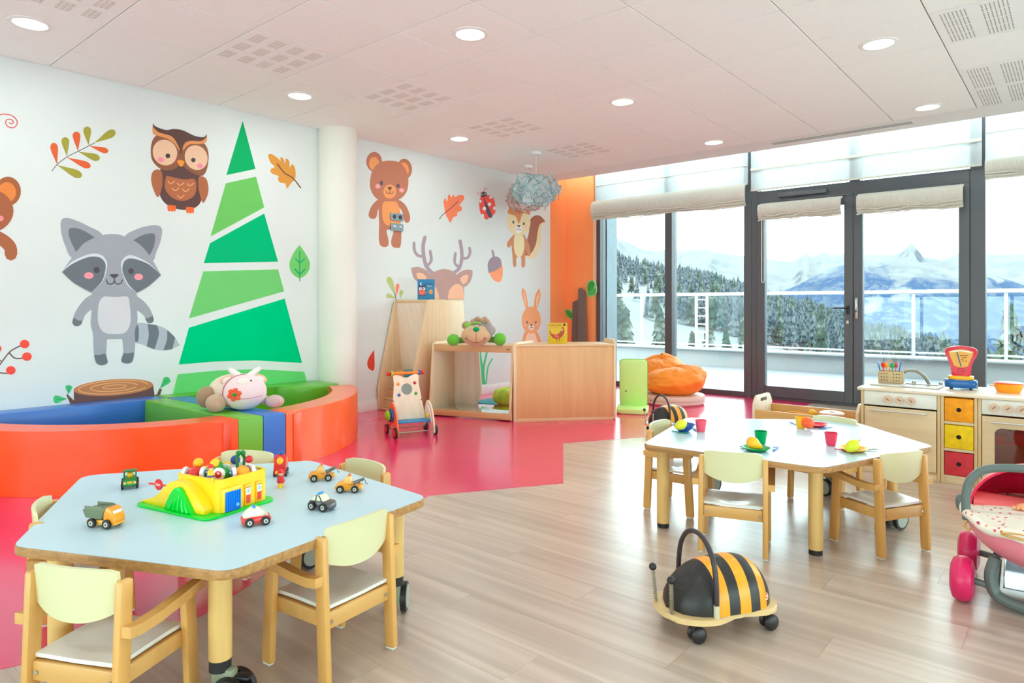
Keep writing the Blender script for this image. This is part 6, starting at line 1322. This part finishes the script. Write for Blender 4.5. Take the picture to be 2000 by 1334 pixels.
# ================================================================== HANGING LAMPS
def lamp(label, c, rad, rz_, hx, edge, n, cord):
    t = thing('pendant_lamp', label, 'pendant lamp', (c.x, c.y, c.z)); CE = CEIL-c.z
    m = MB(); m.lathe([(0, CE-.03), (.05, CE-.03), (.055, CE-.02), (.055, CE), (0, CE)], 24); m.build('ceiling_rose', WHITE, t)
    m = MB(); m.cyl((0, 0, CE-.03), (0, 0, 0), .003, n=6); m.build('cord', WHITE, t)
    mt_ = sheermat('petal_'+hx, '#'+hx, .30, .6); me = M('#'+edge, .4, 'plastic'); m = MB(); s_ = .058
    m.grid(lambda u, v: Vector(((u-.5)*2*s_, (v-.5)*2*s_, .018*((u-.5)**2*4))), 6, 2, mi=0)
    pts = [Vector((x*s_, y*s_, .018*x*x)) for x, y in ((-1, -1), (-.5, -1), (0, -1), (.5, -1), (1, -1), (1, 0), (1, 1), (.5, 1), (0, 1), (-.5, 1), (-1, 1), (-1, 0))]
    m.tube(pts, .0022, 4, mi=1, closed=True); me_ = m.mesh('petal'); me_.materials.append(mt_); me_.materials.append(me); rnd = random.Random(3)
    for i in range(n):
        z = 1-2*(i+.5)/n; a_ = i*2.399; r_ = math.sqrt(1-z*z); d = Vector((r_*math.cos(a_), r_*math.sin(a_), z)); k = .80+.2*rnd.random()
        o = bpy.data.objects.new('petal', me_); C.objects.link(o); o.parent = t; o.location = (d.x*rad*k, d.y*rad*k, d.z*rz_*k)
        q = (d+Vector((rnd.uniform(-.9, .9), rnd.uniform(-.9, .9), rnd.uniform(-.9, .9)))).to_track_quat('Z', 'Y'); o.rotation_euler = (q.to_matrix() @ Matrix.Rotation(rnd.uniform(0, 6), 3, 'Z')).to_euler()
    m = MB(); m.sph((0, 0, 0), .05, n=16); m.build('bulb', M('#F4F2EC', .3), t); return t
p = pz(1047, 297, CEIL); lamp('cluster pendant lamp of pale teal edged petals hanging before the orange wall', Vector((p.x, p.y, 2.275)), .245, .135, 'F2FAFB', '2E9AA6', 66, 0)
p = pz(1025, 325, CEIL); lamp('cluster pendant lamp of pale petals with brown edges behind the teal one', Vector((p.x+.05, p.y, 2.30)), .235, .125, 'FBF4F1', '9A5548', 52, 0)
# ================================================================== TERRACE AND MOUNTAINS
b = MB(); b.bb(-14, 12, 7.8, 11.45, -.10, -.02); struct('terrace', b, M('#B9BBC2', .5, 'wood', axis='x', var=.08, scale=3, hx2='#ABAEB6'))
deck = bpy.data.objects['terrace']
m = MB(); m.bb(-.8, 12, 7.8, 11.15, -.0199, .03); m.bb(0, 1, 0, 1, -.5, -.49) if False else None
m.b.free()
PLD = M('#7C7E86', .45, 'wood', axis='x', var=.06, rnd=.03)
for k in range(23):
    m = MB(); m.bb(-13, 11, 7.80+k*.145, 7.80+k*.145+.139, -.02, -.004); m.build('deck_board', PLD, deck)
b = MB(); b.bb(-14, 12, 11.15, 11.45, -.02, .27); b.bb(-14, 12, 11.08, 11.5, .27, .30, bev=.005); struct('wall_parapet', b, M('#929394', .6, 'plaster'))
b = MB(); b.bb(-5.6, -4.88, 7.73, 7.99, 0, 3.6); struct('wall_wing', b, M('#6C7B84', .5, 'metal'))
t = thing('terrace_railing', 'white metal railing with glass infill along the terrace edge', 'railing', (-3, 11.25, .3))
WM = M('#BDBEBE', .35, 'metal')
m = MB(); m.bb(-11, 15, -.03, .03, .92, .975, bev=.006, seg=1); m.build('top_rail', WM, t)
m = MB(); m.bb(-11, 15, -.012, .012, .05, .075); m.build('bottom_rail', WM, t)
xs = [-7.9, -6.33, -5.235, -5.035, -3.9, -2.6, -1.87, -.78, .4, 1.6]
for x in xs: m = MB(); m.bb(x+3-.02, x+3+.02, -.02, .02, 0, .92, bev=.004, seg=1); m.build('post', WM, t) if x not in (-2.6, -3.9) else None
m = MB()
for k in range(6): m.bb(-5.235+3, -5.035+3, -.012, .012, .12+k*.145, .14+k*.145)
m.build('link_bar', WM, t)
GR = glassmat('railing_glass', (.95, .975, .98), .25)
for a_, c_ in ((-8, -2.255), (-2.015, 1.11), (1.15, 2.2), (2.24, 4.6)): m = MB(); m.bb(a_, c_, -.004, .004, .08, .90); m.build('glass_panel', GR, t)

def interp(tab, x):
    if x <= tab[0][0]: return tab[0][1]
    for (a, b_), (c, d) in zip(tab, tab[1:]):
        if x <= c: return b_+(d-b_)*(x-a)/(c-a)
    return tab[-1][1]
R3 = [(700, 500), (1000, 455), (1120, 470), (1201, 464), (1217, 468), (1245, 483), (1274, 490), (1305, 487), (1340, 486), (1374, 488), (1408, 498), (1465, 500), (1502, 505), (1546, 508), (1562, 499), (1573, 488), (1586, 503), (1600, 496), (1609, 491), (1622, 503), (1651, 502), (1693, 505), (1745, 505), (1759, 498), (1768, 490), (1774, 484), (1780, 475), (1786, 483), (1795, 490), (1802, 503), (1834, 508), (1873, 492), (1924, 494), (1960, 500), (2000, 498), (2150, 480), (2600, 500), (4200, 470)]
R2 = [(700, 560), (1200, 560), (1310, 548), (1340, 525), (1365, 527), (1402, 544), (1438, 567), (1480, 590), (1520, 572), (1534, 566), (1579, 547), (1630, 526), (1700, 514), (1740, 511), (1780, 510), (1800, 513), (1850, 526), (1880, 534), (1924, 520), (1960, 540), (2000, 556), (2060, 575), (2200, 540), (4200, 520)]
R1 = [(400, 440), (1000, 470), (1200, 512), (1234, 530), (1305, 545), (1380, 560), (1436, 575), (1500, 597), (1558, 612), (1600, 624), (1648, 640), (1690, 655), (1750, 664), (1810, 680), (1870, 700), (1940, 725), (2000, 745), (2200, 760), (4200, 780)]
def ppx(phi):   # azimuth from +Y, clockwise -> photo column
    th = phi+YAW; th = max(-1.35, min(1.35, th)); return 1000+F*math.tan(th), math.cos(th)
def zat(tab, phi, r):
    px, c = ppx(phi); px2 = max(-800, min(4200, px)); return CZ+(HY-interp(tab, px2))/F*r*c
def fr(v, o=5, H_=.9): return noise.fractal(v, H_, 2.1, o)
def terr(phi, r):
    x, y = r*math.sin(phi), r*math.cos(phi)
    z1 = zat(R1, phi, 560); z2 = zat(R2, phi, 1250); z3 = zat(R3, phi, 2400)
    nodes = [(14, -7), (60, -15), (560, z1), (660, min(z1-50, -80)), (820, min(-150, z2-200)), (1250, z2), (1500, z2-120), (1700, min(z2-60, z3-200)), (2400, z3), (2700, z3-250)]
    for (a, p), (c, q) in zip(nodes, nodes[1:]):
        if r <= c: t_ = (r-a)/(c-a); break
    else: t_ = 1
    t_ = max(0, min(1, t_)); z = p+(q-p)*t_
    near = min(abs(r-1250), abs(r-2400))/400; fade = min(1, near) if r > 800 else 1
    am = r*.014 if r < 660 else r*.03
    v = Vector((x/(r*.22+20), y/(r*.22+20), 3.1))
    n_ = fr(v)*am*(.35+.65*fade) if r > 60 else 0
    if r > 900: n_ += -abs(fr(Vector((x/95, y/95, 7.7)), 4))*r*.012*min(1, fade+.25)
    return z+n_
PH0, PH1, NP = math.radians(-62), math.radians(40), 420
rs = [14, 25, 40, 60, 85, 110, 140, 170, 200, 235, 270, 300, 340, 380, 420, 460, 500, 530, 560, 600, 660, 700, 760]+[820+i*21.5 for i in range(21)]+[1280+i*56 for i in range(21)]+[2430, 2500, 2600, 2700]
b = MB(); g = [[b.b.verts.new((r*math.sin(p), r*math.cos(p), terr(p, r))) for r in rs] for p in [PH0+(PH1-PH0)*i/NP for i in range(NP+1)]]
for i in range(NP):
    for j in range(len(rs)-1): b.b.faces.new((g[i][j], g[i][j+1], g[i+1][j+1], g[i+1][j]))
MT = bpy.data.materials.new('alpine_ground'); MT.use_nodes = True; n = MT.node_tree.nodes; l = MT.node_tree.links.new; p = n['Principled BSDF']; p.inputs['Roughness'].default_value = .9; p.inputs['Specular IOR Level'].default_value = .1
gm = n.new('ShaderNodeNewGeometry'); sp = n.new('ShaderNodeSeparateXYZ'); l(gm.outputs['Position'], sp.inputs[0])
vl = n.new('ShaderNodeVectorMath'); vl.operation = 'MULTIPLY'; vl.inputs[1].default_value = (1, 1, 0); l(gm.outputs['Position'], vl.inputs[0]); ln_ = n.new('ShaderNodeVectorMath'); ln_.operation = 'LENGTH'; l(vl.outputs[0], ln_.inputs[0])
def ramp(src, a, c, c0=0, c1=1):
    m_ = n.new('ShaderNodeMapRange'); m_.inputs[1].default_value = a; m_.inputs[2].default_value = c; m_.inputs[3].default_value = c0; m_.inputs[4].default_value = c1; l(src, m_.inputs[0]); return m_.outputs[0]
def mth(op, a, c=None):
    m_ = n.new('ShaderNodeMath'); m_.operation = op; l(a, m_.inputs[0])
    if c is not None:
        if isinstance(c, (int, float)): m_.inputs[1].default_value = c
        else: l(c, m_.inputs[1])
    return m_.outputs[0]
def nse(sc, det=6, rg=.65, dist=0):
    x_ = n.new('ShaderNodeTexNoise'); x_.inputs['Scale'].default_value = sc; x_.inputs['Detail'].default_value = det; x_.inputs['Roughness'].default_value = rg; x_.inputs['Distortion'].default_value = dist; l(gm.outputs['Position'], x_.inputs[0]); return x_.outputs[0]
# middle ridge: forest below the tree line (height from the valley), snow glades; high ground: rock streaks in snow
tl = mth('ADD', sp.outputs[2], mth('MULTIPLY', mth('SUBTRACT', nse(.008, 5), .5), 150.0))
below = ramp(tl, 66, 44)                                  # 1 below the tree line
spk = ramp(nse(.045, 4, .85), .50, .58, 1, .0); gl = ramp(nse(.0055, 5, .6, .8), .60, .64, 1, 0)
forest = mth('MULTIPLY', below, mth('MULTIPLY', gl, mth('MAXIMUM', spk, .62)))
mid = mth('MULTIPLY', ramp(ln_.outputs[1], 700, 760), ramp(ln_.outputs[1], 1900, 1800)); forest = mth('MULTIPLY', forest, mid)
rock = mth('MULTIPLY', ramp(nse(.012, 9, .80, .4), .49, .56), ramp(ln_.outputs[1], 800, 1000)); sepn = n.new('ShaderNodeSeparateXYZ'); l(gm.outputs['Normal'], sepn.inputs[0]); rock = mth('MULTIPLY', rock, ramp(sepn.outputs[2], .9, .62, .25, 1))
mxa = n.new('ShaderNodeMix'); mxa.data_type = 'RGBA'; mxa.inputs[6].default_value = (.135, .137, .142, 1); mxa.inputs[7].default_value = (.040, .046, .062, 1); l(rock, mxa.inputs[0])
mxb = n.new('ShaderNodeMix'); mxb.data_type = 'RGBA'; mxb.inputs[7].default_value = (.023, .043, .090, 1); l(forest, mxb.inputs[0]); l(mxa.outputs[2], mxb.inputs[6]); l(mxb.outputs[2], p.inputs['Base Color'])  # blue of the far forest is aerial haze put into the base colour
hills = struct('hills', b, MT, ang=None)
# conifers
SNOWT = bpy.data.materials.new('snowy_needles'); SNOWT.use_nodes = True; n = SNOWT.node_tree.nodes; l = SNOWT.node_tree.links.new; p = n['Principled BSDF']; p.inputs['Roughness'].default_value = .85; p.inputs['Specular IOR Level'].default_value = .1
tc = n.new('ShaderNodeTexCoord'); nz = n.new('ShaderNodeTexNoise'); nz.inputs['Scale'].default_value = 5.5; nz.inputs['Detail'].default_value = 4; l(tc.outputs['Object'], nz.inputs[0]); cr = n.new('ShaderNodeValToRGB'); e = cr.color_ramp.elements
e[0].position = .44; e[0].color = (.022, .032, .028, 1); e[1].position = .60; e[1].color = (.13, .133, .14, 1); x_ = e.new(.53); x_.color = (.042, .056, .036, 1); l(nz.outputs[0], cr.inputs[0]); l(cr.outputs[0], p.inputs['Base Color'])
BARK = M('#6A5240', .9, 'wood')
def conifer_near(seed, h=1.0):
    rn = random.Random(seed); m = MB()
    for i in range(150):
        q = (i+.5)/150; z = .10+.88*q; L_ = .22*(1-q)**.85*(.75+.5*rn.random())+.012; a = i*2.399+rn.random(); d = Vector((math.cos(a), math.sin(a), 0)); s_ = Vector((-d.y, d.x, 0))
        o = Vector((0, 0, z))
        for k in range(4):
            f0 = k/4; f1 = (k+1.35)/4; w = .034*(1-f0*.5)*(1-q*.5)+.006; P0 = o+d*L_*f0+Vector((0, 0, -L_*.35*f0*f0)); P1 = o+d*L_*f1+Vector((0, 0, -L_*.35*f1*f1-.008))
            up = Vector((0, 0, .008)); M_ = (P0+P1)/2; jit = s_*w*rn.uniform(.7, 1.4)
            v = [m.b.verts.new(x) for x in (P0, M_+jit-up*2, P1-up, M_-jit-up*2, M_+up)]
            for a_, b_ in ((0, 1), (1, 2), (2, 3), (3, 0)): m.b.faces.new((v[a_], v[b_], v[4]))
    return m.mesh('foliage', None)
def conifer_far(seed):
    rn = random.Random(seed); m = MB()
    for k in range(5):
        z0 = .08+.17*k; r_ = .17*(1-k*.17); n_ = 9; top = m.b.verts.new((0, 0, min(1, z0+.32)))
        ring_ = [m.b.verts.new((r_*(1 if i % 2 else .62)*math.cos(2*PI*i/(2*n_)+k), r_*(1 if i % 2 else .62)*math.sin(2*PI*i/(2*n_)+k), z0+(0 if i % 2 else .03)+rn.uniform(-.012, .012))) for i in range(2*n_)]
        for i in range(2*n_): m.b.faces.new((ring_[i], ring_[(i+1) % (2*n_)], top))
    return m.mesh('foliage', None)
def trunk_mesh(): m = MB(); m.lathe([(.016, -.06), (.010, .5), (.002, .95)], 7); return m.mesh('trunk')
NEARS = [conifer_near(i) for i in range(3)]; FARS = [conifer_far(i) for i in range(3)]; TRK = trunk_mesh()
for me in NEARS+FARS: me.materials.append(SNOWT)
TRK.materials.append(BARK)
def tree(px, r, h, near, k, label, group, top=None):
    th = math.atan((px-1000)/F); phi = th-YAW; x, y = r*math.sin(phi), r*math.cos(phi); z = terr(phi, r)-.3
    if top is not None: h = CZ+(HY-top)/F*r*math.cos(th)-z
    t = thing('conifer', label, 'tree', (x, y, z), random.random()*6, group); t.scale = (h, h, h) if not near else (h*.95, h*.95, h)
    o = bpy.data.objects.new('foliage', (NEARS if near else FARS)[k % 3]); C.objects.link(o); o.parent = t
    o = bpy.data.objects.new('trunk', TRK); C.objects.link(o); o.parent = t
for px, r, top, lab in ((1222, 42, 590, 'big snowy conifer just beyond the railing at the left window edge'), (1289, 48, 592, 'snowy conifer beyond the railing in the middle of the first window pane'), (1352, 72, 640, 'loose snow-laden conifer right of the window mullion'), (1385, 58, 618, 'yellow-green snowy conifer behind the double railing post'),
                        (1418, 76, 634, 'small snowy conifer near the right end of the left window'), (1446, 95, 662, 'lowest snowy conifer beside the door post, seen through the left window'), (1577, 80, 655, 'dark conifer low in the left door leaf'), (1604, 85, 662, 'smaller dark conifer right of the one low in the left door leaf'),
                        (1972, 30, 578, 'tall green conifer beyond the railing at the right edge of the picture'), (1205, 70, 540, 'tall conifer against the snow at the far left of the window')):
    tree(px, r, 10, True, int(px), lab, 'conifers beyond the terrace')
    tr = [o for o in C.objects if o.name.startswith('conifer')][-1]
    th = math.atan((px-1000)/F); phi = th-YAW; z = tr.location.z; h = max(2, CZ+(HY-top)/F*r*math.cos(th)-z); tr.scale = (h*.8, h*.8, h)
rn = random.Random(11); cnt = 0; PT_ = []
while cnt < 260:
    px = rn.uniform(1150, 2080); r = 170+400*rn.random()**.8; dens = .25+.75*(fr(Vector((px*.012, r*.012, 1)), 3) > -.05)
    if px < 1330 and r < 540 and rn.random() > .25: continue
    ph_ = math.atan((px-1000)/F)-YAW; q_ = (r*math.sin(ph_), r*math.cos(ph_))
    if any((q_[0]-u_[0])**2+(q_[1]-u_[1])**2 < 55 for u_ in PT_): continue
    if rn.random() > dens: continue
    tree(px, r, rn.uniform(9, 16), False, cnt, 'snow-dusted conifer of the forest on the near slope', 'conifers of the forest slope'); cnt += 1; PT_.append(q_)
b = MB(); base = [(Vector(v.co)) for v in FARS[0].vertices]; 
vs, fs = [], []
fp = [tuple(q.vertices) for q in FARS[0].polygons]
for i in range(9000):
    px = rn.uniform(1100, 2150); r = rn.uniform(200, 565) if i % 3 else rn.uniform(420, 565)
    if px < 1330 and rn.random() > .5*(1 if r > 430 else .2): continue
    if fr(Vector((px*.02, r*.02, 5)), 3) < -.22: continue
    phi = math.atan((px-1000)/F)-YAW; h = rn.uniform(6, 13); x, y, z = r*math.sin(phi), r*math.cos(phi), terr(math.atan((px-1000)/F)-YAW, r)-.4; o_ = len(vs); ca = rn.random()*6; c_, s_ = math.cos(ca)*h, math.sin(ca)*h
    vs += [(x+v.x*c_-v.y*s_, y+v.x*s_+v.y*c_, z+v.z*h) for v in base]; fs += [tuple(o_+k for k in q) for q in fp]
b.b.free(); me = bpy.data.meshes.new('forest'); me.from_pydata(vs, [], fs)
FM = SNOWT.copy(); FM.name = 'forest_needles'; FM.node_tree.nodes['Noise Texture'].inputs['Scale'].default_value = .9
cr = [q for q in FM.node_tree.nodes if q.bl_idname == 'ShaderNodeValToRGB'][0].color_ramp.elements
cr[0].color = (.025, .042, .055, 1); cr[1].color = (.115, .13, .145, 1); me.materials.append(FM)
o = bpy.data.objects.new('forest', me); C.objects.link(o); o['kind'] = 'stuff'; o.parent = hills; o['label'] = 'dense snow-dusted conifer forest covering the slope'
